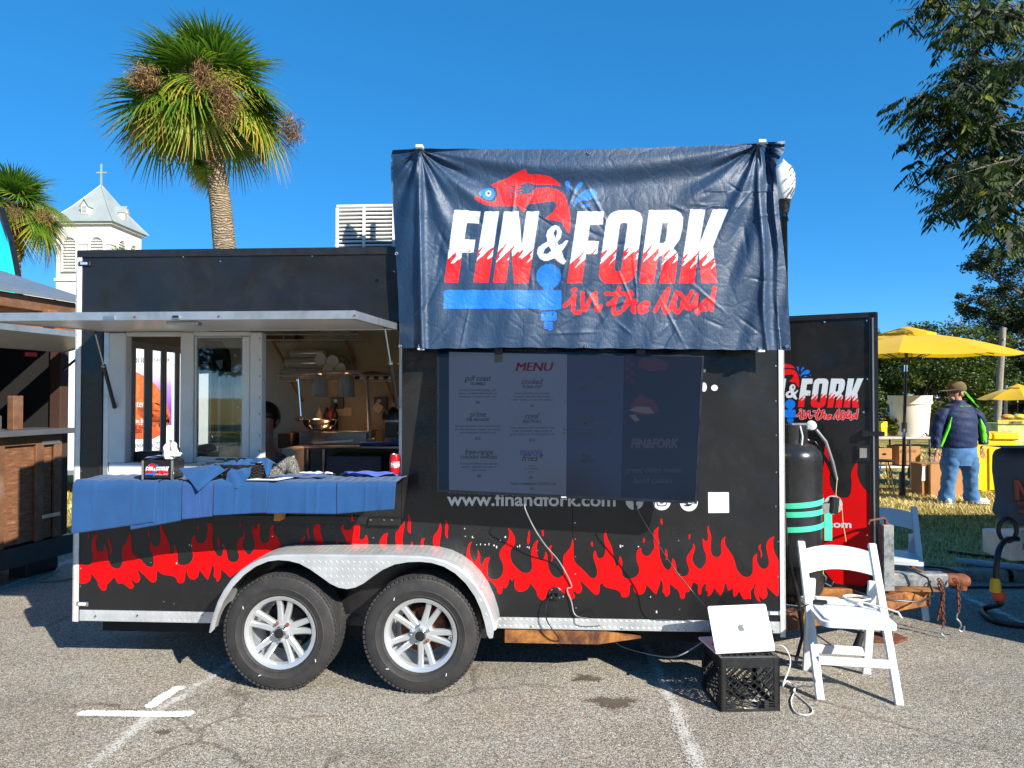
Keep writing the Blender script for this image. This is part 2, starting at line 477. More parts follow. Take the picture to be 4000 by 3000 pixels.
# ------------------------------------------------------------------ trailer materials
t = NT("trailer_black_skin")
c_ = t.ramp(t.noise(1.6, 6, .6), [(.3, (.0075, .0077, .0085)), (.7, (.014, .014, .015))])
dust = t.ramp(t.noise(2.2, 7, .7, dist=.6), [(.5, 0.0), (.8, .55)])
c_ = t.mix(t.math('MULTIPLY', dust, .3), c_, (.05, .048, .045))
scr = t.ramp(t.noise(130, 2, .5, stretch=(.35, 1, 2.2)), [(.74, 0.0), (.80, 1.0)])
c_ = t.mix(t.math('MULTIPLY', scr, .12), c_, (.18, .18, .18))
rg = t.math('ADD', t.math('MULTIPLY', dust, .26), t.math('ADD', t.math('MULTIPLY', t.noise(14, 5, .6), .16), .15))
t.set(color=c_, rough=rg, spec=.5)
wv = t.math('ADD', t.math('MULTIPLY', t.noise(1.9, 2, .4), 1.0), t.math('MULTIPLY', t.noise(9, 3, .5), .08))
t.bump(wv, .6, .07); M_BLACK = t.m
M_TRIM = mk("aluminium_trim", C('c9cbca'), .38, .85, var=.12, scale=14, dirt=.35, dirtcol=C('7a6a55'), bump=.1)
M_WTRIM = mk("white_corner_trim", C('cfd0cb'), .4, .2, var=.12, scale=11, dirt=.4, dirtcol=C('80705a'))
M_TREAD = mk("tread_plate", C('c9cccd'), .35, .55, var=.18, scale=7, dirt=.35, dirtcol=C('8b8984'), bump=.15, bscale=30)
M_FENDER = mk("fender_tread_plate", C('cbcecf'), .34, .55, var=.15, scale=5, dirt=.55, dirtcol=C('7d6d55'), bump=.12, bscale=25)
M_BLACKMETAL = mk("black_metal", (.012, .012, .013), .35, .0, var=.3, scale=20, bump=.1)
M_RUBBER = mk("tyre_rubber", (.022, .021, .021), .72, 0, var=.3, scale=18, bump=.25, bscale=90, dirt=.45, dirtcol=(.07, .06, .05))
M_ALLOY = mk("alloy_rim", C('c6c9cb'), .3, .6, var=.03, scale=6, rvar=.04)
M_CHROME = mk("chrome", C('dddddd'), .08, 1.0, var=.03)
M_DARK = mk("dark_underside", (.006, .006, .006), .8, var=.3)
t = NT("rusty_steel")
n_ = t.noise(7, 8, .7, dist=.3)
c_ = t.ramp(n_, [(.3, (.02, .02, .02)), (.43, C('5a3420')), (.55, C('8d5a2a')), (.68, C('b07a3a')), (.8, C('40322a'))])
t.set(color=c_, rough=.75, metal=.15); t.bump(t.noise(45, 5, .7), .5, .004); M_RUST = t.m
t = NT("chipped_grey_steel")
n_ = t.noise(11, 8, .72, dist=.3)
c_ = t.ramp(n_, [(.3, (.03, .03, .032)), (.45, C('6f7476')), (.57, C('8d9292')), (.66, C('a06a3a')), (.8, C('5a3420'))])
t.set(color=c_, rough=.6, metal=.2); t.bump(t.noise(45, 5, .7), .5, .004); M_JACK = t.m
t = NT("brown_rust"); c_ = t.ramp(t.noise(30, 6, .7), [(.3, C('3a2015')), (.6, C('7a452a')), (.8, C('9c6a48'))])
t.set(color=c_, rough=.85, metal=.1); t.bump(t.noise(120, 4), .4, .002); M_CHAIN = t.m
M_RED = mk("red_vinyl", C('d00408'), .42, var=.06, scale=5, bump=.03, spec=.22)
M_WHITEV = mk("white_vinyl", C('d0d4d8'), .4, var=.04)
M_VINYL = mk("white_upvc", C('c8cac8'), .42, var=.05, scale=5, dirt=.25, dirtcol=C('8f7f66'))
M_CREAM = mk("cream_wall_panel", C('b3ad96'), .6, var=.08, scale=3, dirt=.25, dirtcol=C('8a7450'))
M_UNDER = mk("white_frp_sheet", C('c4c3bd'), .34, 0, var=.05, scale=3, dirt=.2, dirtcol=C('9b9080'), bump=.12, bscale=130)
M_STEEL = mk("stainless_steel", C('b9bbbd'), .22, .95, var=.06, scale=9)
M_BRUSHED = mk("brushed_aluminium", C('b5b7b8'), .36, .9, var=.08, scale=18)
M_WOOD = mk("pale_wood", C('a8793f'), .7, var=.25, scale=12, bump=.2)
def glass_mat(name, tint=(1, 1, 1), gl=.045, rough=.02):
    t = NT(name); tr = t.n("BsdfTransparent"); tr.inputs[0].default_value = (*tint, 1)
    g = t.n("BsdfGlossy"); g.inputs["Roughness"].default_value = rough
    fr = t.n("Fresnel"); fr.inputs["IOR"].default_value = 1.52
    f = t.math('ADD', fr.outputs[0], t.math('MULTIPLY', t.noise(6, 5, .7), gl), True)
    mx = t.n("MixShader"); t.l(f, mx.inputs[0]); t.l(tr.outputs[0], mx.inputs[1]); t.l(g.outputs[0], mx.inputs[2]); t.l(mx.outputs[0], t.out.inputs[0]); return t.m
M_GLASS = glass_mat("window_glass", (.82, .86, .85), .16)

TR = empty("food_trailer", TO, -TH, label="black food trailer with red flame decals and raised serving hatch", cat="food trailer")
ZT = tp(300, 985).z
XZ = lambda a, b, d: (a, d, b)
xo0, xo1 = tx(398), tx(1557); zo0, zo1 = tz(411, 1864), tz(700, 1294)
xs1, xs2 = tx(1568, 2100), tx(2237, 2200)
ZS = tz(300, 2381)                              # top of the tread-plate skirt
g = .0012
# near wall: three skin panels with fine seams
A = [(0, TB), (xs1 - g, TB), (xs1 - g, zo0), (xo0, zo0), (xo0, zo1), (xs1 - g, zo1), (xs1 - g, ZT), (0, ZT)]
MB().prism(A, XZ, 0, .03).build("wall_panel", M_BLACK, TR, ang=None)
MB().bx(xs1 + g, xs2 - g, 0, .03, TB, ZT).build("wall_panel", M_BLACK, TR, ang=None)
MB().bx(xs2 + g, TL, 0, .03, TB, ZT).build("wall_panel", M_BLACK, TR, ang=None)
MB().bx(xo1 - .004, xo1 + .03, .031, .055, zo0, zo1).build("jamb", M_TRIM, TR)
# other walls
def te(u, v, X=0.02):
    d = ray(u, v); e = w2t(EYE); dd = Vector((d.dot(EX), d.dot(EY), d.z)); return e + dd * ((X - e.x) / dd.x)
ry0, ry1 = te(494, 1500).y, te(822, 1500).y
rz1 = te(538, 1334).z; rz0 = te(492, 1806).z
YZ = lambda a, b, d: (d, a, b)
for nm, poly in (("rear_wall", [(.03, TB), (TW, TB), (TW, rz0), (.03, rz0)]), ("rear_wall", [(.03, rz1), (TW, rz1), (TW, ZT - .001), (.03, ZT - .001)]),
                 ("rear_wall", [(.03, rz0), (ry0, rz0), (ry0, rz1), (.03, rz1)]), ("rear_wall", [(ry1, rz0), (TW, rz0), (TW, rz1), (ry1, rz1)])):
    MB().prism(poly, YZ, .002, .028).build(nm, M_CREAM, TR, ang=None)
MB().bx(TL - .03, TL - .001, .031, TW, TB, ZT - .001).build("front_wall", M_BLACK, TR, ang=None)
MB().bx(TL - .05, TL - .032, .032, TW - .03, TB + .04, ZT - .05).build("front_lining", M_CREAM, TR, ang=None)
MB().bx(.03, TL - .05, TW - .045, TW - .03, TB + .05, ZT - .045).build("far_wall_lining", M_CREAM, TR, ang=None)
MB().bx(.0, TL, TW - .028, TW, TB, ZT - .001).build("far_wall", M_BLACK, TR, ang=None)
MB().bx(.03, TL - .05, .032, .045, TB + .06, zo0 - .02).build("near_lining", M_CREAM, TR, ang=None)
MB().bx(xo1 + .03, TL - .05, .032, .045, zo0 - .02, ZT - .05).build("near_lining", M_CREAM, TR, ang=None)
MB().bx(.01, TL - .01, .01, TW - .01, TB + .01, TB + .04).build("floor", M_BLACKMETAL, TR, ang=None)
MB().bx(.03, TL - .05, .031, TW - .046, ZT - .04, ZT - .03).build("ceiling", M_CREAM, TR, ang=None)
MB().bx(-.004, TL + .004, -.004, TW + .004, ZT - .028, ZT + .004).build("roof", M_BLACKMETAL, TR, ang=None)
MB().bx(-.006, TL + .006, -.010, -.001, ZT - .035, ZT + .010, .003).build("top_rail", M_BLACKMETAL, TR)
# rear opening sashes seen through the hatch
for (a, b) in ((500, 535), (568, 600), (633, 655), (688, 706)):
    MB().bx(.004, .014, te(a, 1500).y, te(b, 1500).y, rz0 - .02, rz1 + .02, .004).build("rear_sash_stile", M_VINYL, TR)
MB().bx(.004, .016, ry0 - .03, ry1 + .03, rz1 - .05, rz1 - .001, .004).build("rear_sash_head", M_VINYL, TR)
MB().bx(.004, .06, ry0 - .03, ry1 + .03, rz0, rz0 + .05, .004).build("rear_sash_sill", M_VINYL, TR)
# corner trims
MB().bx(-.012, tx(312, 2000), -.008, -.001, TB - .003, ZT - .03, .002).build("corner_trim", M_WTRIM, TR)
MB().bx(-.012, -.001, -.008, .05, TB - .003, ZT - .03, .002).build("corner_trim", M_WTRIM, TR)
xr = tx(3043, 2000)
MB().bx(xr, TL + .010, -.008, -.001, TB - .02, ZT - .03, .002).build("corner_trim", M_WTRIM, TR)
MB().bx(TL + .001, TL + .010, -.008, .05, TB - .02, ZT - .03, .002).build("corner_trim", M_WTRIM, TR)
# tread-plate skirts left and right of the wheels, with raised lozenges
def lozenges(mb, x0, x1, z0, z1, fn, inside=lambda x, z: True, sp=.033):
    k = 0; nz = int((z1 - z0) / (sp * .62)) + 1; nx = int((x1 - x0) / sp) + 1
    for i in range(nx):
        for j in range(nz):
            x = x0 + (i + .5 * (j % 2) + .3) * sp; z = z0 + (j + .5) * sp * .62
            if not (x0 + .012 < x < x1 - .012 and z0 + .006 < z < z1 - .006 and inside(x, z)): continue
            a = R(48) if j % 2 else R(-48)
            c, s_ = math.cos(a), math.sin(a); L_, W_ = .0125, .0034
            P = [(x + c * L_, z + s_ * L_), (x - s_ * W_, z + c * W_), (x - c * L_, z - s_ * L_), (x + s_ * W_, z - c * W_)]
            b = len(mb.v); mb.v += [Vector(fn(p[0], p[1], 0)) for p in P] + [Vector(fn(x, z, .0016))]
            mb.f += [(b, b + 1, b + 4), (b + 1, b + 2, b + 4), (b + 2, b + 3, b + 4), (b + 3, b, b + 4)]
for (a, b) in ((tx(312, 2400), tx(838, 2400)), (tx(1925, 2440), xr)):
    o = MB().bx(a, b, -.004, -.001, TB + .002, ZS, .001).build("skirt_plate", M_TREAD, TR)
    m = MB(); lozenges(m, a, b, TB + .006, ZS - .004, lambda x, z, h: (x, -.0041 - h, z)); m.build("tread_pattern", M_TREAD, o, ang=None, recalc=False, kind="stuff")
MB().bx(tx(1300, 2440), tx(1420, 2440), .0, .03, TB + .002, ZS).build("skirt_plate", M_TREAD, TR)

# fender
FK = .5877
fo = [(192, 716), (204, 655), (222, 590), (250, 510), (290, 435), (340, 365), (400, 305), (470, 255), (540, 222), (610, 203), (690, 195), (900, 193), (1150, 196), (1400, 199), (1600, 204), (1690, 215), (1770, 236), (1845, 272), (1915, 325), (1975, 390), (2030, 470), (2070, 560), (2098, 650), (2108, 700), (2085, 752), (2062, 756)]
fi = [(2048, 735), (2030, 650), (2005, 565), (1965, 475), (1905, 390), (1835, 323), (1760, 278), (1680, 253), (1600, 245), (1520, 248), (1430, 264), (1350, 300), (1285, 345), (1225, 390), (1170, 417), (1115, 427), (1060, 418), (1005, 392), (940, 345), (870, 296), (800, 258), (730, 240), (660, 234), (590, 243), (510, 276), (430, 334), (355, 415), (295, 510), (255, 610), (235, 692)]
def fpx(p): q = tp(700 + p[0] * FK, 2050 + p[1] * FK, -.27); return (q.x, q.z)
FO, FI = [fpx(p) for p in fo], [fpx(p) for p in fi]
cx_ = sum(p[0] for p in FO) / len(FO)
def inset(P, d):
    out = []
    for i, p in enumerate(P):
        a, b = P[max(0, i - 1)], P[min(len(P) - 1, i + 1)]; dx, dz = b[0] - a[0], b[1] - a[1]; L_ = math.hypot(dx, dz)
        out.append((p[0] + dz / L_ * d, p[1] - dx / L_ * d))
    return out
FOi = inset(FO[:-2], .014)
m = MB()
rows = [[(p[0], -.003, p[1]) for p in FO[:-2]], [(p[0], -.254, p[1]) for p in FO[:-2]], [(p[0], -.266, p[1]) for p in inset(FO[:-2], .004)], [(p[0], -.27, p[1]) for p in FOi]]
for r_ in rows: m.v += [Vector(p) for p in r_]
n_ = len(FOi)
for k in range(3):
    for i in range(n_ - 1): m.f.append((k * n_ + i, k * n_ + i + 1, (k + 1) * n_ + i + 1, (k + 1) * n_ + i))
FEN = m.build("fender", M_FENDER, TR, ang=35)
skirt = FOi + [FO[-2], FO[-1]] + FI
MB().prism(skirt, XZ, -.27, -.267).build("fender_skirt", M_FENDER, FEN, ang=None)
def inpoly(x, z, P):
    c = False; j = len(P) - 1
    for i in range(len(P)):
        if (P[i][1] > z) != (P[j][1] > z) and x < (P[j][0] - P[i][0]) * (z - P[i][1]) / (P[j][1] - P[i][1]) + P[i][0]: c = not c
        j = i
    return c
def deep(x, z): return all(inpoly(x + a, z + b, skirt) for a in (-.012, .012) for b in (-.010, .010))
m = MB(); lozenges(m, min(p[0] for p in skirt), max(p[0] for p in skirt), min(p[1] for p in skirt), max(p[1] for p in skirt), lambda x, z, h: (x, -.2702 - h, z), deep)
# and over the top sheet
acc = 0; L_ = [0]
for a, b in zip(FO[:-3], FO[1:-2]): L_.append(L_[-1] + math.hypot(b[0] - a[0], b[1] - a[1]))
def topfn(s, y, h):
    j = max(k for k in range(len(L_) - 1) if L_[k] <= s + 1e-9); f = (s - L_[j]) / (L_[j + 1] - L_[j]); a, b = FO[j], FO[j + 1]
    nx, nz = -(b[1] - a[1]), b[0] - a[0]; q = math.hypot(nx, nz)
    return (a[0] + (b[0] - a[0]) * f + nx / q * (h + .0002), y, a[1] + (b[1] - a[1]) * f + nz / q * (h + .0002))
lozenges(m, 0, L_[-1] - .001, -.25, -.01, topfn)
m.build("tread_pattern", M_FENDER, FEN, ang=None, recalc=False, kind="stuff")
# inner back plate of the wheel well
MB().bx(tx(860, 2400), tx(1900, 2400), .002, .029, TB - .06, TB - .001).build("well_plate", M_DARK, TR, ang=None)

# ------------------------------------------------------------------ wheels
WR = .336
def make_wheel(cu, cv, k):
    c = tp(cu, cv, -.25); hub = Vector((c.x, -.145, WR - .004))
    Mx = Matrix.Rotation(R(90), 4, 'X')                     # lathe axis z -> -y (outwards)
    m = MB()
    m.lathe([(.150, -.085), (.187, -.095), (.187, .03), (.178, .06), (.186, .082), (.202, .092), (.2095, .094), (.2105, .088), (.200, .07), (.196, -.1), (.15, -.1)], 48, Mx)
    m.lathe([(.0001, .062), (.05, .062), (.068, .058), (.072, .045), (.06, .0), (.0001, .0)], 24, Mx)
    wh = m.build("wheel", M_ALLOY, TR, ang=35); wh.location = hub; wh.rotation_euler = (0, R(6 + 20 * k), 0)
    m = MB(); prof = [(.203, -.07), (.215, -.094), (.25, -.103), (.285, -.1), (.312, -.093), (.328, -.082), (.3335, -.07), (.3335, -.05), (.326, -.048), (.326, -.042), (.334, -.04), (.335, -.016), (.327, -.014), (.327, -.007), (.335, -.005), (.335, .016),
                      (.327, .018), (.327, .025), (.334, .027), (.3335, .046), (.326, .048), (.326, .054), (.3335, .056), (.331, .076), (.322, .088), (.312, .0945), (.308, .0945), (.306, .0965), (.285, .1025), (.262, .104), (.258, .1065), (.254, .104), (.232, .101), (.226, .099), (.223, .101), (.219, .097), (.208, .086)]
    m.lathe(prof, 96, Mx)
    rot = Matrix.Rotation(-R(6 + 20 * k), 4, 'Y')
    def squash(vs):
        for i, v in enumerate(vs):
            w = rot.inverted() @ v; zz = w.z + hub.z
            if zz < .0: w.z = -hub.z + .0
            vs[i] = rot @ w
    squash(m.v)
    ty = m.build("tyre", M_RUBBER, wh, ang=28)
    m = MB(); N = 74
    for i in range(N):
        a = 2 * math.pi * i / N
        for (ax, da) in ((.077, 0), (-.077, .5)):
            b = a + da * 2 * math.pi / N
            Mr = Matrix.Rotation(b, 4, 'Y') @ Matrix.Translation((WR - .0072, -ax, 0))
            m.box((0, 0, 0), (.014, .026, .0215), None, .003); 
            for q in range(len(m.v) - 24, len(m.v)): m.v[q] = Mr @ m.v[q]
    squash(m.v)
    m.build("tread", M_RUBBER, wh, ang=30, kind="stuff")
    for i in range(5):
        for s_ in (-1, 1):
            m = MB(); a = R(90 + 72 * i); rr = [.046, .075, .105, .140, .172, .192]; of = [.012, .016, .022, .028, .034, .037]; wd = [.040, .038, .035, .033, .035, .042]; dz = [.058, .060, .060, .063, .069, .076]
            for q in range(6):
                c0, s0 = math.cos(a), math.sin(a); px, pz = c0 * rr[q] - s0 * s_ * of[q], s0 * rr[q] + c0 * s_ * of[q]; tx_, tz_ = -s0 * wd[q] / 2, c0 * wd[q] / 2
                y = -dz[q]
                m.v += [Vector((px - tx_, y + .003, pz - tz_)), Vector((px - tx_ * .6, y - .004, pz - tz_ * .6)), Vector((px + tx_ * .6, y - .004, pz + tz_ * .6)), Vector((px + tx_, y + .003, pz + tz_)), Vector((px + tx_, y + .025, pz + tz_)), Vector((px - tx_, y + .025, pz - tz_))]
            for q in range(5):
                for e in range(6): m.f.append((q * 6 + e, q * 6 + (e + 1) % 6, q * 6 + 6 + (e + 1) % 6, q * 6 + 6 + e))
            m.build("spoke", M_ALLOY, wh, ang=30)
        m = MB(); a = R(90 + 36 + 72 * i); p = Vector((math.cos(a) * .052, 0, math.sin(a) * .052))
        m.cyl(p + Vector((0, -.05, 0)), p + Vector((0, -.078, 0)), .011, .010, 6); m.sphere(p + Vector((0, -.078, 0)), .0095, 8, 6); m.build("lug_nut", M_CHROME if (i + k) % 4 else M_CHAIN, wh)
    MB().lathe([(.0345, .055), (.0345, .098), (.031, .103), (.0001, .104)], 24, Mx).build("hub_cap", M_CHROME, wh, ang=40)
    MB().lathe([(.028, .1035), (.0275, .1075), (.0001, .109)], 20, Mx).build("cap_centre", M_BLACKMETAL, wh, ang=40)
    m = MB(); m.lathe([(.0001, -.01), (.13, -.01), (.135, -.02), (.135, -.06), (.0001, -.06)], 24, Mx); m.build("brake_drum", M_CHAIN if k else M_DARK, wh)
    a = R(230); MB().tube([(math.cos(a) * .17, -.055, math.sin(a) * .17), (math.cos(a) * .165, -.085, math.sin(a) * .165)], .004, 6).build("valve", M_BLACKMETAL, wh)
    # chalk marks left on the sidewall
    for q, (aa, rr_) in enumerate(((R(250), .27), (R(150), .262), (R(330), .268))):
        m = MB(); b = aa + .05; m.bar((math.cos(aa) * rr_, -.1055, math.sin(aa) * rr_), (math.cos(b) * (rr_ - .012), -.1055, math.sin(b) * (rr_ - .012)), .004, .002, (0, 1, 0)); m.build("chalk_mark", M_WHITEV, wh)
make_wheel(1089, 2465, 0); make_wheel(1640, 2488, 1)
# axles and chassis below
m = MB(); m.bx(.1, TL - .1, .12, .2, TB - .1, TB); m.bx(.1, TL - .1, TW - .2, TW - .12, TB - .1, TB); m.build("chassis_rail", M_DARK, TR)
for cu in (1089, 1640): x = tx(cu, 2470, -.25); MB().cyl((x, -.05, .3), (x, TW, .3), .035).build("axle", M_DARK, TR)
P = [tp(u, v, .012) for u, v in ((1972, 2449), (2342, 2455), (2506, 2492), (2336, 2517), (1972, 2510))]
MB().prism([(p.x, min(p.z, TB - .001)) for p in P], XZ, .01, .09).build("chassis_beam", M_RUST, TR, ang=None)

# ------------------------------------------------------------------ serving hatch (awning door), struts, windows
axr = tx(1556); axl = tx(404); aw = tp(1385, 1247, -.95)
zh = tz(900, 1293); zf = tz(900, 1247, -.955)
def awp(x, s, h): return (x, -.955 * s, zh + (zf - zh) * s + h)
AW = MB().prism([(axl, 0), (axr, 0), (axr, 1), (axl, 1)], lambda x, s, d: awp(x, max(.012, s * .985), d), .004, .032).build("hatch_panel", M_UNDER, TR, ang=None)
def awbar(s0, s1, x0, x1): return MB().prism([(x0, s0), (x1, s0), (x1, s1), (x0, s1)], lambda x, s, d: awp(x, s, d), -.001, .038).build("hatch_frame", M_TRIM, AW, ang=None)
awbar(.975, 1.0, axl - .004, axr + .004); awbar(.008, .03, axl, axr); awbar(.03, .975, axl - .004, axl + .02); awbar(.03, .975, axr - .02, axr + .004)
MB().bx(axl, axr, -.02, -.001, zh + .03, zh + .055, .003).build("hinge_rail", M_BLACKMETAL, TR)
p = awp(tx(690, 1240, -.93), .90, 0); MB().box((p[0], p[1], p[2] - .012), (.16, .05, .018), None, .005).build("hatch_latch", M_BRUSHED, AW)
p = awp(tx(690, 1230, -.955), 1.0, .012); MB().box((p[0], p[1] - .006, p[2]), (.035, .01, .014), None, .003).build("latch_keeper", M_CHROME, AW)
p = awp(tx(427, 1230, -.955), 1.0, .012); MB().box((p[0], p[1] - .003, p[2]), (.055, .004, .014)).build("maker_plate", M_BRUSHED, AW)
for u in (527, 855, 1385): p = awp(tx(u, 1230, -.955), 1.0, .014); MB().cyl((p[0], p[1] - .005, p[2]), (p[0], p[1], p[2]), .005, .005, 8).build("rivet", M_CHAIN, AW)
def strut(u0, v0, o0, u1, v1, o1):
    a, b = tp(u0, v0, o0), tp(u1, v1, o1); mid = a.lerp(b, .42)
    s_ = MB().tube([mid, b], .0115, 10).build("gas_strut", M_BLACKMETAL, TR)
    MB().tube([a, mid], .005, 8).build("strut_rod", M_BRUSHED, s_); MB().tube([mid, mid.lerp(b, .03)], .0135, 10).build("strut_collar", M_BRUSHED, s_)
    MB().sphere(b, .014, 8, 6).build("ball_joint", M_BLACKMETAL, s_); MB().sphere(a, .010, 8, 6).build("ball_joint", M_BLACKMETAL, s_)
strut(372, 1300, -.32, 447, 1588, -.018); strut(1503, 1278, -.34, 1553, 1590, -.018)
WIN = empty("window_unit", (0, 0, 0), parent=TR)
def wbox(nm, u0, u1, v0, v1, y0, y1, mat, ch=.003, par=None):
    um = (u0 + u1) / 2; vm = (v0 + v1) / 2
    return MB().bx(tx(u0, vm), tx(u1, vm), y0, y1, tz(um, v1), tz(um, v0), ch).build(nm, mat, par or WIN)
wbox("outer_trim", 391, 402, 1296, 1870, -.012, .0, M_BLACKMETAL); wbox("outer_trim", 402, 1024, 1862, 1872, -.012, .0, M_BLACKMETAL)
wbox("frame_jamb", 405, 426, 1298, 1862, -.006, .05, M_TRIM); wbox("frame_jamb", 427, 492, 1300, 1808, -.010, .06, M_VINYL, .006)
wbox("frame_sill", 427, 1024, 1809, 1860, -.012, .075, M_VINYL, .006); wbox("frame_sill", 427, 700, 1843, 1856, -.022, -.0125, M_WTRIM, .003)
wbox("frame_head", 492, 978, 1296, 1312, .0, .06, M_VINYL)
wbox("mullion", 706, 756, 1298, 1808, -.012, .06, M_VINYL, .006); wbox("mullion", 978, 1024, 1298, 1808, -.012, .06, M_VINYL, .006)
for (a, b, c0, d0) in ((758, 763, 1314, 1806), (944, 974, 1314, 1806)): wbox("sash_stile", a, b, c0, d0, .004, .045, M_VINYL)
wbox("sash_rail", 763.5, 943.5, 1314, 1318, .004, .045, M_VINYL); wbox("sash_rail", 763.5, 943.5, 1786, 1806, .004, .045, M_VINYL)
wbox("sash_stile", 930, 943.5, 1318.5, 1785.5, .03, .045, M_TRIM)
wbox("pane", 763.5, 943.5, 1318.5, 1785.5, .018, .021, M_GLASS, 0)
for v in (1322, 1406, 1470, 1552, 1616, 1700, 1762): wbox("slot", 1016, 1019, v - 4, v + 4, -.0135, -.0125, M_BLACKMETAL, 0)
# rivets and bolts on the skin
rv = MB().lathe([(.0001, .0035), (.0035, .003), (.0055, .0)], 8, Matrix.Rotation(R(90), 4, 'X')).mesh("rivet", M_CHROME, 40)
for (u, v) in [(318, 1062), (318, 1131), (318, 1188), (318, 1312), (318, 1840), (316, 2220), (314, 2290), (860, 1020), (1220, 1000), (715, 1002), (1540, 1060), (1556, 1420), (1557, 1560), (1557, 1690), (1557, 1830), (2247, 2042), (2247, 2105), (2247, 2175), (2247, 2242), (2250, 2375), (2650, 2112), (2655, 2245), (2655, 2380),
               (3040, 2115), (3040, 2252), (3030, 1430), (3030, 1567), (3032, 1700), (3032, 1845), (3030, 1978), (1955, 2110), (2100, 2150), (1850, 2100), (640, 2350), (680, 2358), (590, 2197), (1458, 2100), (1065, 2095), (1360, 1560), (1630, 2420), (930, 1590)]:
    if 1030 < u < 1550 and 1300 < v < 1860: continue
    p = tp(u, v, -.0008); inst(rv, "rivet", TR, loc=p)
for (a, b) in ((372, 2408), (535, 2405), (788, 2405), (2075, 2448), (2430, 2455), (2675, 2460), (3020, 2465)):
    p = tp(a, b, -.005); inst(rv, "rivet", TR, loc=p, scale=1.5)
# marker lamps
for (u, v, cl) in ((325, 2357, C('d8d2c8')), (3020, 2393, C('e2e0da')), (333, 1031, C('8fa4c8'))):
    p = tp(u, v, -.002); lm = MB().box((p.x, p.y - .006, p.z), (.078, .012, .028), None, .006).build("marker_lamp", M_CHROME if v > 1100 else M_BLACKMETAL, TR)
    MB().box((p.x, p.y - .0145, p.z), (.045, .006, .016), None, .003).build("lens", mk("lamp_lens_%d" % u, cl, .15, var=.1), lm)
# roof air conditioner
a0, a1 = tp(1312, 975, .35), tp(1545, 800, .35); zt_ = tz(1312, 812, .35)
AC = MB().bx(a0.x + .006, a1.x + .35, .372, 1.0, ZT + .012, zt_, .03).build("air_conditioner", mk("ac_inner_dark", (.02, .02, .022), .6), TR)
acw = mk("ac_white_plastic", C('dcdcd8'), .45, var=.05, dirt=.2, dirtcol=C('a09a8c'))
MB().bx(a0.x, a1.x + .36, .345, 1.01, zt_ + .001, zt_ + .02, .008).build("cover_top", acw, AC)
for q in range(13):
    z = ZT + .015 + q * (zt_ - ZT - .02) / 12.6; MB().bx(a0.x - .012 + .012 * q / 12, a1.x + .36, .345, .371, z, z + .013, .003).build("louvre", acw, AC)
for xx in (a0.x + .0, (a0.x + a1.x) / 2 - .02, a1.x - .02): MB().bx(xx, xx + .02, .340, .3445, ZT + .016, zt_ - .002, .002).build("grille_bar", acw, AC)
# folded lower ledge under the counter
zl0, zl1 = tz(1100, 2046), tz(1100, 2012)
MB().bx(tx(690, 2030), tx(1440, 2030), -.012, -.001, zl0, zl1, .003).build("lower_ledge", M_BLACKMETAL, TR)
lg = MB().bx(tx(1438, 2035, -.02), tx(1565, 2035, -.02), -.03, -.001, tz(1500, 2050), tz(1500, 2020), .004).build("ledge_bracket", M_BLACKMETAL, TR)
for u in (1448, 1500, 1530): p = tp(u, 2030, -.031); inst(rv, "rivet", lg, loc=p, scale=1.4)
# counter shelf
CZ = 1.185
SH = MB().bx(tx(300, 1880, -.3), tx(1555, 1880), -.30, -.013, CZ, CZ + .022, .004).build("counter_shelf", M_BLACKMETAL, TR)
p = tp(1092, 2018, -.06); MB().bx(p.x - .02, p.x + .02, -.1, -.013, p.z - .02, CZ - .001, .003).build("shelf_prop", M_WOOD, TR)
# shore-power inlet
p = tp(2170, 2317, -.001)
iw = MB().lathe([(.0001, .002), (.040, .002), (.040, .012), (.037, .014), (.0001, .014)], 28, Matrix.Translation(p) @ Matrix.Rotation(R(90), 4, 'X')).build("power_inlet", M_BLACKMETAL, TR)
MB().lathe([(.020, .012), (.020, .035), (.013, .035), (.012, .014)], 20, Matrix.Translation(p) @ Matrix.Rotation(R(90), 4, 'X')).build("inlet_collar", M_BLACKMETAL, iw)
for a in (45, 135, 225, 315): inst(rv, "rivet", iw, loc=(p.x + .033 * math.cos(R(a)), p.y - .014, p.z + .033 * math.sin(R(a))))
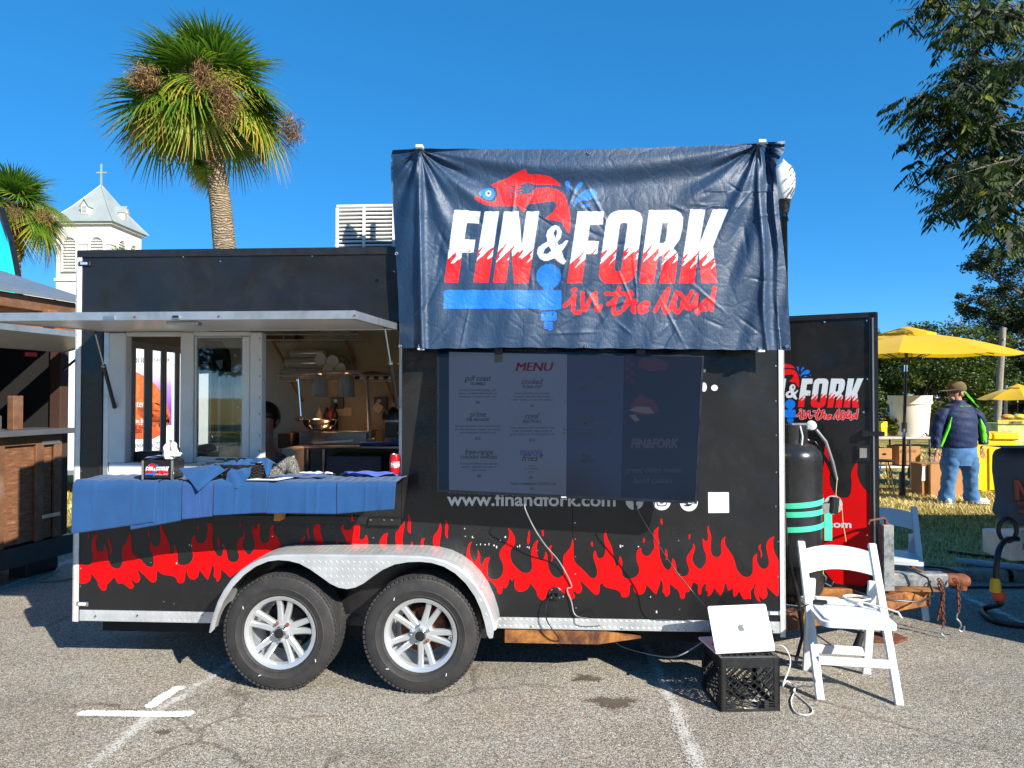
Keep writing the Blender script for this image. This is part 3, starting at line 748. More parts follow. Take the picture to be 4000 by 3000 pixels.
# ------------------------------------------------------------------ flame decals on the near wall
def cr(pts, x0, y0, k): return [(x0 + a * k, y0 + b * k) for a, b in pts]
K4, K6, K7 = 800 / 2212, 640 / 2212, 660 / 2212
f_left = cr([(42,500),(70,535),(110,565),(160,578),(200,570),(222,545),(230,460),(215,410),(215,340),(235,270),(265,240),(280,228),(268,270),(262,330),(268,385),(285,430),(300,442),(320,435),(345,425),(355,345),(375,385),(388,435),(392,490),(405,550),(430,590),(470,612),(510,612),(535,590),(548,555),(545,380),(575,345),(605,300),(620,250),(625,205),(640,250),(645,330),(650,420),(665,455),(700,485),(745,510),(780,550),(810,585),(850,595),(875,590),(888,560),(885,490),(862,430),(845,380),(850,340),(863,305),(870,345),(890,375),(930,378),(950,345),(965,290),(960,220),(950,150),(962,135),(975,150),(990,200),(1015,250),(1040,320),(1060,365),(1062,410),(1072,450),(1085,460),(1100,445),(1108,400),(1115,350),(1130,390),(1142,440),(1145,520),(1150,560),(1190,575),(1240,572),(1280,550),(1305,510),(1312,460),(1300,410),(1290,340),(1300,285),(1320,258),(1338,250),(1335,290),(1350,325),(1385,340),(1420,332),(1450,305),(1465,250),(1475,190),(1468,130),(1475,100),(1505,100),(1512,140),(1522,180),(1520,290),(1525,350),(1535,405),(1560,455),(1590,482),(1620,480),(1635,440),(1640,350),(1665,390),(1672,430),(1685,500),(1700,530),(1735,542),(1780,538),(1805,510),(1810,470),(1795,420),(1783,370),(1790,320),(1825,280),(1850,270),(1860,240),(1850,205),(1870,220),(1872,260),(1855,310),(1842,360),(1865,410),(1890,450),(1915,463),(1940,450),(1970,400),(1982,350),(1975,290),(1950,220),(1955,150),(1970,180),(1995,185),(2008,160),(2010,110),(2035,110),(2035,160),(2030,240),(2035,300),(2060,335),(2100,340),(2130,315),(2140,260),(2138,210),(2155,160),(2185,125),(2175,180),(2185,230),(2221,270),(2246,320),(2261,380),
 (2101,450),(1990,520),(1900,575),(1800,640),(1712,705),(1700,700),(1670,665),(1640,640),(1615,610),(1612,680),(1608,720),(1570,760),(1560,720),(1530,690),(1540,640),(1535,590),(1515,575),(1510,620),(1490,680),(1470,740),(1440,700),(1400,650),(1380,625),(1375,660),(1365,700),(1330,728),(1290,730),(1260,700),(1245,660),(1245,620),(1228,650),(1222,735),(1200,768),(1145,768),(1135,720),(1095,690),(1000,680),(950,660),(940,630),(920,640),(918,690),(915,740),(890,762),(860,758),(820,720),(770,670),(735,640),(718,618),(715,650),(738,690),(738,730),(720,760),(690,768),(660,735),(648,738),(655,770),(675,795),(665,815),(642,832),(620,820),(580,790),(545,765),(510,778),(485,755),(475,720),(455,700),(440,725),(400,765),(380,785),(375,830),(360,850),(330,850),(290,800),(280,745),(250,710),(215,670),(205,665),(210,720),(190,750),(150,772),(100,778),(65,755),(52,710),(60,660),(47,635)], 280, 2000, K4)
small4 = [[(175,230),(195,232),(190,275),(178,296)], [(418,280),(392,300),(392,335),(418,385),(412,440),(420,462),(438,420),(436,375),(412,330)], [(822,230),(838,212),(846,245),(838,270),(826,255)], [(1368,150),(1378,175),(1366,207),(1358,180)], [(1583,262),(1600,300),(1597,385),(1580,370),(1576,310)], [(1815,115),(1832,115),(1826,165),(1814,160)]]
small5 = [[(365,352),(372,305),(395,275),(420,260),(408,300),(405,354)], [(465,168),(440,185),(435,215),(455,250),(450,305),(462,305),(467,250),(450,210)], [(530,357),(520,270),(508,200),(512,170),(540,125),(585,112),(580,180),(590,240),(620,310),(635,360)], [(755,357),(760,320),(767,305),(775,330),(775,359)],
 [(875,362),(865,310),(840,255),(815,210),(810,170),(840,125),(835,165),(850,190),(880,198),(910,190),(935,165),(955,112),(1010,112),(1012,200),(1000,300),(1040,300),(1065,280),(1078,240),(1100,290),(1100,362)], [(1220,367),(1225,315),(1260,245),(1320,220),(1300,280),(1302,370)],
 [(1405,370),(1395,290),(1400,220),(1440,180),(1460,140),(1478,130),(1495,90),(1492,160),(1475,240),(1470,310),(1478,372)], [(1530,30),(1540,20),(1565,90),(1560,160),(1560,240),(1530,210),(1525,160),(1535,90)], [(1563,374),(1565,320),(1585,330),(1580,374)], [(1670,374),(1670,310),(1685,285),(1720,282),(1700,310),(1698,377)],
 [(1815,387),(1798,320),(1810,250),(1850,210),(1870,160),(1878,105),(1892,150),(1890,230),(1870,330),(1872,397)], [(1930,70),(1955,110),(1968,170),(1955,230),(1965,295),(1935,260),(1930,200),(1938,130)]]
f6t = cr([(85,690),(78,620),(80,540),(95,460),(120,410),(155,398),(130,440),(120,500),(125,570),(145,630),(175,668),(200,665),(225,630),(230,580),(228,505),(245,530),(262,580),(258,650),(262,710),(280,740),(295,710),(310,660),(340,615),(398,608),(375,660),(360,740),(358,810),(365,870),(395,905),(450,912),(500,905),(545,870),(570,820),(578,760),(570,700),(545,650),(522,595),(525,540),(560,480),(610,430),(645,370),(655,300),(640,205),(670,240),(705,290),(730,350),(735,420),(715,460),(670,510),(665,560),(672,620),(690,680),(730,730),(780,780),(830,820),(880,825),(925,815),(955,790),(965,730),(955,640),(950,560),(960,490),(990,420),(1050,365),(1030,430),(1022,500),(1030,580),(1055,640),(1085,655),(1120,635),(1138,580),(1140,530),(1165,560),(1172,640),(1180,740),(1200,800),(1240,860),(1290,890),(1340,888),(1385,845),(1390,800),(1383,700),(1383,590),(1430,540),(1480,480),(1500,400),(1508,350),(1520,400),(1522,640),(1560,700),(1640,770),(1700,830),(1740,880),(1790,898),(1825,880),(1842,840),(1838,760),(1810,680),(1788,600),(1795,545),(1820,515),(1830,570),(1850,620),(1885,635),(1925,610),(1950,550),(1952,480),(1940,400),(1930,330),(1940,270),(1962,225),(1965,300),(1985,370),(2025,440),(2055,540),(2070,640),(2085,700),(2105,738),(2128,720)], 1800, 2000, K6)
f7 = cr([(0,570),(20,600),(38,650),(30,740),(35,830),(70,865),(120,878),(180,865),(230,835),(255,790),(260,740),(240,680),(222,620),(220,540),(240,490),(285,465),(285,520),(305,560),(345,580),(380,575),(415,540),(450,480),(460,445),(445,380),(445,270),(465,230),(520,185),(500,250),(505,330),(522,390),(520,500),(530,600),(560,680),(595,740),(640,765),(665,740),(680,690),(690,595),(725,640),(740,700),(750,790),(780,840),(850,845),(890,825),(912,780),(905,720),(880,650),(875,600),(895,560),(940,500),(965,450),(955,408),(988,440),(988,490),(960,560),(950,630),(975,680),(1020,735),(1055,750),(1090,725),(1125,670),(1138,600),(1130,550),(1100,480),(1088,400),(1090,335),(1105,365),(1130,390),(1155,370),(1160,310),(1148,230),(1162,160),(1170,220),(1190,280),(1200,340),(1192,430),(1195,530),(1220,575),(1265,595),(1305,585),(1330,550),(1335,500),(1328,420),(1340,360),(1388,315),(1375,370),(1385,440),(1430,500),(1480,570),(1510,650),(1530,740),(1570,800),(1620,845),(1680,855),(1720,835),(1745,780),(1745,680),(1745,600),(1770,560),(1805,540),(1795,610),(1805,670),(1840,725),(1890,748),(1930,735),(1955,690),(1955,620),(1930,530),(1918,450),(1930,390),(1970,340),(2035,315),(2010,370),(2012,470),(2035,550),(2080,620),(2092,700),(2088,810),(2082,880),(2086,960),(2086,1120),
 (2010,1060),(1960,1010),(1920,975),(1930,1030),(1940,1080),(1920,1125),(1880,1145),(1850,1125),(1835,1095),(1820,1110),(1835,1150),(1852,1185),(1810,1165),(1780,1110),(1760,1060),(1770,1000),(1785,940),(1765,945),(1755,990),(1715,1030),(1722,1150),(1690,1130),(1630,1150),(1600,1110),(1575,1050),(1550,1045),(1540,1090),(1490,1115),(1488,1050),(1475,970),(1465,1010),(1430,1035),(1410,1000),(1405,940),(1375,940),(1370,1000),(1345,1060),(1320,1100),(1290,1060),(1235,985),(1225,1030),(1190,1090),(1145,1105),(1160,1070),(1150,1030),(1125,1030),(1130,980),(1140,940),(1115,935),(1075,990),(1068,1070),(1045,1090),(1020,1040),(1030,990),(1025,940),(1000,945),(990,915),(955,930),(940,990),(915,1045),(860,1050),(855,1115),(840,1138),(800,1138),(785,1060),(760,1020),(700,975),(660,935),(655,980),(662,1070),(610,1118),(590,1070),(558,1045),(570,990),(560,910),(530,880),(530,940),(500,1020),(478,1085),(440,1045),(390,990),(345,950),(345,1000),(320,1060),(270,1085),(215,1070),(180,1010),(170,940),(135,960),(130,1080),(95,1120),(25,1115),(18,1060)], 2420, 2000, K7)
f6b = cr([(2155,1090),(2110,1050),(2020,1035),(1940,1010),(1910,955),(1880,970),(1872,1090),(1840,1122),(1800,1110),(1740,1050),(1660,970),(1610,915),(1620,980),(1640,1030),(1620,1085),(1580,1105),(1545,1080),(1520,1060),(1515,1090),(1550,1140),(1510,1185),(1470,1165),(1430,1120),(1380,1090),(1340,1050),(1270,1005),(1215,1040),(1160,1100),(1145,1170),(1110,1195),(1060,1170),(1030,1120),(1020,1060),(970,1000),(925,940),(928,1000),(890,1050),(820,1080),(760,1070),(725,1020),(722,960),(735,900),(710,905),(690,940),(680,905),(650,905),(640,980),(600,1035),(560,1010),(560,1090),(530,1110),(500,1100),(485,1020),(430,960),(370,910),(360,985),(280,870),(180,770)], 1800, 2000, K6)
small6 = [[(905,455),(895,380),(920,245),(935,270),(932,400)], [(1095,245),(1115,240),(1122,320),(1105,330),(1092,290)], [(1235,440),(1190,470),(1185,510),(1220,570),(1230,620),(1215,680),(1225,680),(1247,610),(1240,560),(1210,510)], [(1755,420),(1775,392),(1785,430),(1780,475),(1762,460)]]
small7 = [[(535,100),(550,80),(565,130),(555,180),(538,140)], [(305,380),(315,335),(332,350),(328,390),(310,410)], [(597,485),(615,490),(632,560),(622,640),(600,610)], [(905,290),(925,290),(928,330),(905,370)], [(1857,415),(1820,440),(1820,475),(1850,530),(1848,590),(1855,605),(1868,560),(1860,510),(1840,470)]]
def decal(name, P, fn, mat, parent):
    m = MB(); m.v = [fn(u, v) for u, v in P]; m.f = [tuple(range(len(P)))]
    o = m.build(name, mat, parent, ang=None, recalc=False); return o
def chaikin(P):
    out = []
    for i in range(len(P)):
        a, b = P[i], P[(i + 1) % len(P)]; out += [(a[0] * .78 + b[0] * .22, a[1] * .78 + b[1] * .22), (a[0] * .22 + b[0] * .78, a[1] * .22 + b[1] * .78)]
    return out
wallfn = lambda u, v: tp(u, v, -.0016)
for P in [f_left, f6t + f7 + f6b] + [cr(p, 280, 2000, K4) for p in small4] + [cr(p, 1040, 2000, K4) for p in small5] + [cr(p, 1800, 2000, K6) for p in small6] + [cr(p, 2420, 2000, K7) for p in small7]:
    decal("flame_decal", chaikin(P), wallfn, M_RED, TR)
decal("flame_decal", cr([(920,103),(918,60),(928,25),(940,70),(955,103)], 1040, 2000, K4), lambda u, v: tp(u, v, -.0135), M_RED, TR)
# web address, round icons, blank white sticker
m = MB(); text_px(m, "www.finandfork.com", wallfn, 1746, 1974, 2405, 52, 1977, bold=.022); m.build("web_address", M_WHITEV, TR, ang=None, recalc=False)
def disc(cu, cv, r, n=36): return [(cu + r * math.cos(2 * math.pi * i / n), cv + r * math.sin(2 * math.pi * i / n)) for i in range(n)]
def rrect(u0, u1, v0, v1, r, n=6):
    out = []
    for (cx, cy, a0) in ((u1 - r, v0 + r, -90), (u1 - r, v1 - r, 0), (u0 + r, v1 - r, 90), (u0 + r, v0 + r, 180)):
        out += [(cx + r * math.cos(R(a0 + 90 * i / n)), cy + r * math.sin(R(a0 + 90 * i / n))) for i in range(n + 1)]
    return out
wall2 = lambda u, v: tp(u, v, -.0026); wall3 = lambda u, v: tp(u, v, -.0036)
i1 = decal("icon_badge", disc(2479, 1957, 35), wallfn, M_WHITEV, TR)
m = MB(); text_px(m, "f", wall2, 2472, 1988, 2492, 62, bold=.05); m.build("icon_mark", M_BLACKMETAL, i1, ang=None, recalc=False)
i2 = decal("icon_badge", disc(2585, 1958, 35), wallfn, M_WHITEV, TR)
decal("icon_mark", rrect(2565, 2605, 1938, 1978, 11), wall2, M_BLACKMETAL, i2); decal("icon_mark", rrect(2569, 2601, 1942, 1974, 8), wall3, M_WHITEV, i2)
decal("icon_mark", disc(2585, 1958, 10), lambda u, v: tp(u, v, -.0044), M_BLACKMETAL, i2)
bird = [(-.62, .30), (-.35, .42), (-.02, .43), (.25, .33), (.44, .10), (.50, -.16), (.62, -.30), (.48, -.29), (.58, -.44), (.40, -.38), (.24, -.46), (.06, -.38), (.0, -.20), (-.24, -.26), (-.50, -.46), (-.55, -.24), (-.44, -.10), (-.56, -.12), (-.46, .06), (-.30, .12), (-.40, .14), (-.24, .26)]
i3 = decal("icon_badge", disc(2691, 1962, 35), wallfn, M_WHITEV, TR); decal("icon_mark", [(2691 + a * 38, 1962 + b * 38) for a, b in bird], wall2, M_BLACKMETAL, i3)
decal("blank_sticker", [(2766, 1923), (2847, 1923), (2848, 2003), (2767, 2004)], wallfn, M_WHITEV, TR)
for (a, b, rx, ry) in ((2750, 1512, 11, 18), (2791, 1515, 13, 12), (2752, 1447, 6, 6)):
    decal("lettering_fragment", [(a + rx * math.cos(i * .4), b + ry * math.sin(i * .4)) for i in range(16)], wallfn, M_WHITEV, TR)

# ------------------------------------------------------------------ the logo as print on a fine grid
KL, KR, KBn = 600 / 2212, 700 / 2212, 1700 / 2212
LL = lambda p: cr(p, 1700, 640, KL)
LR = lambda p: cr(p, 2200, 780, KR)
LB = lambda p: cr(p, 1450, 500, KBn)
letters = [LL([(278,662),(655,682),(628,858),(455,850),(418,1090),(578,1097),(550,1278),(385,1278),(332,1712),(130,1712)]), LL([(712,684),(920,686),(768,1712),(548,1708)]), LL([(992,686),(1202,686),(1244,1180),(1318,684),(1496,686),(1345,1718),(1135,1718),(1090,1165),(1020,1712),(830,1710)]),
 LR([(180,142),(503,142),(488,305),(330,308),(303,508),(440,512),(420,668),(280,672),(232,1032),(47,1030)]), LR([(690,130),(880,130),(950,165),(980,240),(900,880),(860,980),(800,1020),(740,1037),(520,1037),(460,990),(440,910),(530,270),(570,190),(620,150)]),
 LR([(1060,128),(1390,128),(1450,160),(1480,220),(1475,330),(1440,490),(1360,600),(1415,660),(1418,700),(1375,1035),(1185,1035),(1232,710),(1210,690),(1175,700),(1115,1038),(935,1038)]), LR([(1570,120),(1755,120),(1685,540),(1850,118),(2038,118),(1850,570),(1900,1028),(1705,1028),(1672,610),(1620,1032),(1430,1032)])]
holes = [LR([(720,290),(780,288),(795,310),(715,870),(690,885),(640,880),(627,860),(700,310)]), LR([(1225,290),(1285,290),(1290,310),(1265,510),(1240,535),(1190,535),(1188,515)])]
fish = LL([(558,488),(612,462),(700,525),(780,548),(850,540),(893,480),(900,410),(870,345),(805,305),(900,258),(1040,205),(1150,135),(1290,75),(1312,95),(1325,150),(1500,150),(1640,180),(1740,235),(1800,290),(1812,322),(1700,345),(1750,365),(1850,430),(1900,540),(1940,700),(1952,800),(1945,960),(1925,1010),(1880,940),(1820,835),(1575,790),(1690,700),(1755,600),(1740,555),(1690,535),(1500,560),(1310,585),(1285,695),(1240,670),(1190,605),(1000,610),(850,610),(720,590),(620,540)])
fork = LL([(1240,300),(1330,268),(1430,298),(1580,297),(1720,303),(1812,322),(1840,400),(1780,372),(1620,342),(1450,350),(1390,420),(1260,440),(1010,502),(1010,490),(1240,425),(1250,410),(1000,455),(1000,444),(1245,385),(1245,370),(1000,408),(1000,398),(1240,340),(1235,318),(990,356),(1000,342),(1120,315)])
eye = LL([(618,425),(700,360),(780,345),(840,370),(862,425),(845,485),(790,522),(730,515),(680,475)])
amp = LL([(1725,880),(1780,905),(1820,970),(1810,1060),(1750,1130),(1782,1178),(1830,1150),(1880,1100),(1920,1100),(1880,1180),(1820,1260),(1850,1350),(1885,1410),(1845,1452),(1790,1420),(1750,1390),(1715,1358),(1640,1390),(1580,1400),(1510,1370),(1470,1290),(1480,1210),(1540,1160),(1618,1120),(1600,1030),(1620,960),(1670,905)])
ampH = [LL([(1735,932),(1765,965),(1760,1010),(1730,1065),(1705,1000)]), LL([(1635,1185),(1675,1250),(1610,1300),(1555,1290),(1575,1230)])]
blues = [LL([(120,1817),(1560,1820),(1562,1740),(1700,1740),(1697,1820),(1818,1820),(1818,2087),(1780,2090),(1750,2105),(1520,2105),(1490,2087),(120,2085)]), LL([(1545,2128),(1725,2128),(1750,2150),(1750,2240),(1725,2262),(1545,2262),(1522,2240),(1522,2150)]), LL([(1575,2275),(1690,2275),(1697,2310),(1690,2395),(1640,2395),(1570,2370),(1568,2310)]),
 LL([(1865,270),(1890,245),(1930,250),(1938,290),(1930,350),(1935,425),(1890,350)]), LL([(2010,440),(2015,360),(2050,290),(2090,262),(2128,270),(2120,310),(2070,360)]), LB([(1025,415),(1035,370),(1060,335),(1095,312),(1130,310),(1150,330),(1140,355),(1100,368),(1060,370),(1035,395)]), LB([(1065,403),(1080,388),(1110,385),(1112,400),(1095,405)]), LB([(1140,380),(1155,372),(1163,379),(1153,386)]), LB([(1012,385),(1012,368),(1020,362),(1022,372)])]
bluecut = [LL([(1560,2140),(1580,2195),(1565,2252),(1580,2200),(1600,2180),(1590,2150)]), LL([(1710,2140),(1690,2195),(1708,2252),(1690,2200),(1675,2180),(1685,2150)])] + [LL([(1560, y + 22), (1700, y), (1700, y + 9), (1560, y + 31)]) for y in (2298, 2330, 2358)]
strokes = [[(20,1310),(90,1250),(140,1180),(125,1290),(122,1365),(150,1395),(205,1390)], [(118,1120),(150,1110)], [(240,1150),(235,1260),(245,1350),(275,1365),(325,1240),(370,1170),(400,1155),(400,1260),(405,1350),(430,1370),(465,1310)], [(690,1090),(640,1250),(612,1370),(640,1410),(700,1390)], [(530,1160),(640,1165),(760,1165),(850,1170)], [(555,1290),(640,1230)],
 [(830,1135),(790,1250),(740,1360),(790,1300),(850,1245),(890,1250),(855,1360),(875,1385)], [(930,1330),(1020,1312),(1055,1280),(1010,1270),(950,1310),(930,1360),(960,1392),(1035,1365)], [(1135,1375),(1190,1270),(1275,1130),(1300,1105),(1270,1220),(1240,1340),(1262,1398),(1305,1370),(1360,1250),(1400,1145)], [(1400,1145),(1372,1260),(1372,1365),(1410,1395),(1465,1330),(1485,1205),(1440,1155)], [(1590,1135),(1540,1220),(1520,1330),(1560,1350),(1620,1250),(1650,1175),(1630,1320),(1660,1405)], [(1780,1230),(1710,1290),(1702,1358),(1760,1355),(1830,1250),(1870,1085),(1842,1240),(1830,1360)]]
strokes = [LR(s) for s in strokes]
def pip(U, V, P):
    P = np.array(P); out = np.zeros(U.shape, bool)
    mk_ = (U >= P[:, 0].min()) & (U <= P[:, 0].max()) & (V >= P[:, 1].min()) & (V <= P[:, 1].max())
    if not mk_.any(): return out
    u, v = U[mk_], V[mk_]; r = np.zeros(u.shape, bool); j = len(P) - 1
    for i in range(len(P)):
        y1, y2 = P[i, 1], P[j, 1]
        if y1 != y2:
            c = ((y1 > v) != (y2 > v)) & (u < (P[j, 0] - P[i, 0]) * (v - y1) / (y2 - y1) + P[i, 0]); r ^= c
        j = i
    out[mk_] = r; return out
def near(U, V, P, w):
    out = np.zeros(U.shape, bool)
    for a, b in zip(P, P[1:]):
        mk_ = (U > min(a[0], b[0]) - w) & (U < max(a[0], b[0]) + w) & (V > min(a[1], b[1]) - w) & (V < max(a[1], b[1]) + w)
        if not mk_.any(): continue
        u, v = U[mk_], V[mk_]; dx, dy = b[0] - a[0], b[1] - a[1]; q = max(1e-6, dx * dx + dy * dy)
        f = np.clip(((u - a[0]) * dx + (v - a[1]) * dy) / q, 0, 1)
        out[mk_] |= (u - a[0] - f * dx) ** 2 + (v - a[1] - f * dy) ** 2 < w * w
    return out
INK = dict(red=np.array(C('d80a14')), white=np.array(C('c9d0d6')), blue=np.array(C('0a6fd8')), dark=np.array(C('14283f')))
def logo(U, V, base, halo=None):
    """print colour for photo-pixel coordinates on the banner"""
    out = np.tile(np.array(base, float), (U.size, 1)); U = U.ravel(); V = V.ravel(); dark = np.array(base)
    def put(mask, c): out[mask] = c
    if halo is not None:
        for st in strokes: put(near(U, V, st, 11), halo)
    put(pip(U, V, fish), INK['red']); put(pip(U, V, fork), dark); put(pip(U, V, eye), INK['blue'])
    e = LL([(768, 425)])[0]; put((U - e[0]) ** 2 + (V - e[1]) ** 2 < 11 ** 2, INK['white']); put((U - e[0]) ** 2 + (V - e[1]) ** 2 < 5.5 ** 2, dark)
    q = U + V * .85; s1 = np.abs((q / 41.0) % 1 * 2 - 1); s2 = np.abs((q / 17.3 + .3 * np.sin(V / 23)) % 1 * 2 - 1); s3 = np.sin(q / 6.1 + U / 51)
    redm = V > 1042 - 58 * s1 - 22 * s2 + 5 * s3 + 14 * np.sin(U / 83)
    L_ = np.zeros(U.shape, bool)
    for P in letters: L_ |= pip(U, V, P)
    for P in holes: L_ &= ~pip(U, V, P)
    put(L_, INK['white']); put(L_ & redm, INK['red'])
    a = pip(U, V, amp)
    for P in ampH: a &= ~pip(U, V, P)
    put(a, INK['white'])
    b = np.zeros(U.shape, bool)
    for P in blues: b |= pip(U, V, P)
    c0 = LL([(1635, 1620)])[0]; b |= (U - c0[0]) ** 2 + (V - c0[1]) ** 2 < (178 * KL) ** 2
    for P in bluecut: b &= ~pip(U, V, P)
    put(b, INK['blue'])
    for st in strokes: put(near(U, V, st, 8.2), INK['red'])
    return out
t = NT("banner_vinyl"); a = t.n("Attribute"); a.attribute_name = "print"
fade = t.ramp(t.noise(3, 5, .6), [(.3, .82), (.7, 1.12)])
t.set(color=t.mix(1, a.outputs["Color"], fade, 'MULTIPLY'), rough=t.math('ADD', t.math('MULTIPLY', t.noise(20, 4), .2), .40), spec=.6)
h1 = t.noise(26, 5, .65, dist=1.2); vo = t.n("TexVoronoi", feature='DISTANCE_TO_EDGE'); vo.inputs["Scale"].default_value = 9; t.l(t.coord(), vo.inputs["Vector"])
h2 = t.noise(55, 2, .5, stretch=(6, 1, .12))
t.bump(t.math('ADD', t.math('ADD', t.math('MULTIPLY', h1, .8), t.math('MULTIPLY', t.math('MINIMUM', vo.outputs["Distance"], .12), 2.0)), t.math('MULTIPLY', h2, .25)), .42, .010); M_BANNER = t.m
NU, NV = 660, 360
S, Tt = np.meshgrid(np.linspace(0, 1, NU + 1), np.linspace(0, 1, NV + 1), indexing='ij')
def edge(Tt, pts): xs, ys = zip(*pts); return np.interp(Tt, xs, ys)
ul = edge(Tt, [(0, 1534), (.02, 1528), (.12, 1527), (.4, 1540), (.75, 1556), (1, 1562)]); ur = edge(Tt, [(0, 3066), (.05, 3063), (.075, 3048), (.126, 3030), (.22, 3037), (.36, 3045), (.5, 3060), (.74, 3079), (1, 3089)])
U = ul + (ur - ul) * S
vt = edge(S, [(0, 586), (.045, 582), (.065, 577), (.1, 580), (.3, 583), (.5, 584), (.75, 572), (.93, 560), (.955, 555), (1, 551)]) + 3 * np.sin(S * 60) * (S > .1) * (S < .9) * .4
vb = edge(S, [(0, 1358), (.08, 1362), (.3, 1357), (.5, 1360), (.75, 1364), (.93, 1368), (1, 1367)]) + 1.2 * np.sin(S * 90)
V = vt + (vb - vt) * Tt
D = np.zeros_like(U)
for (au, av, sgn) in ((1640, 585, 1), (2963, 562, -1)):
    r = np.hypot(U - au, V - av) + 1; ph = np.arctan2(V - av, (U - au) * sgn)
    D += .014 * np.exp(-r / 520) * np.sin(ph * 13 + r / 210) * (1 - np.exp(-r / 60)) * (ph > -.2)
    D += .007 * np.exp(-r / 330) * np.sin(ph * 23 + 1.3) * (1 - np.exp(-r / 40))
sag = 570 + 120 * (1 - ((U - 2300) / 690) ** 2)
D += .010 * np.exp(-np.clip(V - 560, 0, None) / 190) * np.sin((V - sag) / 21) + .02 * np.exp(-((V - sag - 40) / 60) ** 2)
D += .005 * np.sin(U / 41 + .7 * np.sin(V / 130)) * (Tt ** .7) + .003 * np.sin(U / 15.5 + V / 60) * Tt + .006 * np.sin(U / 120 + V / 170)
rid = 1634 + (V - 585) * .018; dl = U - rid
D += -.032 * np.exp(-(dl / 15) ** 2) + np.where(dl < 0, .075 * np.clip(-dl / 100, 0, 1) ** 1.2, 0)
rid2 = 2962 + (V - 560) * .04 + 5 * np.sin(V / 70); dr = U - rid2
D += -.018 * np.exp(-(dr / 13) ** 2) + .055 * np.exp(-((dr - 32) / 17) ** 2) * np.exp(-np.clip(V - 560, 0, None) / 500) + np.where(dr > 55, .010 * np.sin((dr - 55) / 19 + V / 160), 0)
D += .012 * np.sin((V - 600) / 55 + U / 30) * np.exp(-((U - 2890) / 90) ** 2) * (V > 750)
for _ in range(60):
    cu, cv, a_ = random.uniform(1600, 3040), random.uniform(700, 1340), random.uniform(0, math.pi); L_, w_ = random.uniform(25, 90), random.uniform(4, 9)
    p = (U - cu) * math.cos(a_) + (V - cv) * math.sin(a_); q = -(U - cu) * math.sin(a_) + (V - cv) * math.cos(a_)
    D += random.choice((-1, 1)) * .0045 * np.exp(-(p / L_) ** 2 - (q / w_) ** 2)
off = -.15 + D
x_, z_ = (U - 2000) / FPX, -(V - 1500) / FPX
dx, dy, dz = x_, math.cos(PITCH) - z_ * math.sin(PITCH), math.sin(PITCH) + z_ * math.cos(PITCH)
den = dx * EY.x + dy * EY.y; s_ = ((TO - EYE).dot(EY) + off) / den
WX, WY, WZ = s_ * dx, s_ * dy, CAMH + s_ * dz
qx, qy = WX - TO.x, WY - TO.y
VV = np.stack([qx * EX.x + qy * EX.y, off, WZ], -1).reshape(-1, 3)
ii = np.arange((NU + 1) * (NV + 1)).reshape(NU + 1, NV + 1)
FQ = np.stack([ii[:-1, :-1], ii[1:, :-1], ii[1:, 1:], ii[:-1, 1:]], -1).reshape(-1, 4)
PR = logo(U, V, C('183654'))
BN = empty("banner", TO, -TH, label="creased navy vinyl banner with red fish logo hung above the trailer's side", cat="banner")
bo = numesh("banner_sheet", VV, FQ[:, ::-1], M_BANNER, BN, {"print": PR}, ang=80)
for (u, v) in ((2300, 597), (1549, 990), (2290, 1352), (1640, 1352), (2968, 1360), (3073, 1352), (1563, 1352)):
    p = tp(u, v, -.155); MB().lathe([(.004, .004), (.007, .006), (.010, .004), (.011, .0)], 14, Matrix.Translation(p) @ Matrix.Rotation(R(90), 4, 'X')).build("grommet", M_CHROME, BN)
for u, v in ((1640, 577), (2972, 557)):
    p = tp(u, v, -.16); MB().box(p, (.045, .06, .02), None, .004).build("clamp", M_WHITEV, BN)
    q = tp(u, v, -.09); MB().tube([(q.x, -.05, q.z - .01), (q.x, -.05, tz(u, 1350, -.05))], .014, 10).build("support_pole", M_WTRIM, BN)
for u, v in ((1645, 1364), (2972, 1372)):
    p = tp(u, v, -.15); MB().box(p, (.04, .03, .012), None, .003).build("clamp", M_WHITEV, BN)

# ------------------------------------------------------------------ television with the menu
TVc = [tp(1707, 1365, -.09), tp(2750, 1388, -.11), tp(2722, 1968, -.28), tp(1707, 1922, -.25)]
TVw = [t2w(*p) for p in TVc]
n_ = (TVw[1] - TVw[0]).cross(TVw[3] - TVw[0]).normalized()
if n_.y > 0: n_ = -n_
tvp = plane_map(TVw[0], n_)
TV = empty("television", t2w(TVc[3].x, -.25, TVc[3].z), -TH, label="large dark flat screen television showing the menu on the trailer wall", cat="television")
bpy.context.view_layer.update(); tvI = TV.matrix_world.inverted()
def tvl(u, v, h=0.0): return tvI @ (tvp(u, v) + n_ * h)
quad = [(1707, 1365), (2750, 1388), (2722, 1968), (1707, 1922)]
q_in = [(1717, 1374), (2741, 1396), (2713, 1957), (1717, 1912)]
M_TVB = mk("tv_black_plastic", (.008, .008, .009), .25, var=.2)
m = MB(); m.v = [tvl(u, v, .0) for u, v in quad] + [tvl(u, v, -.045) for u, v in quad]; m.f = [(0, 1, 2, 3), (7, 6, 5, 4)] + [(i, i + 4, (i + 1) % 4 + 4, (i + 1) % 4) for i in range(4)]
m.build("cabinet", M_TVB, TV, ang=None)
m = MB(); m.v = [tvl(u, v, .004) for u, v in quad] + [tvl(u, v, .004) for u, v in q_in] + [tvl(u, v, .0005) for u, v in quad]
for i in range(4): j = (i + 1) % 4; m.f += [(i, j, 4 + j, 4 + i), (8 + i, 8 + j, j, i)]
m.build("bezel", M_TVB, TV, ang=None, recalc=False)
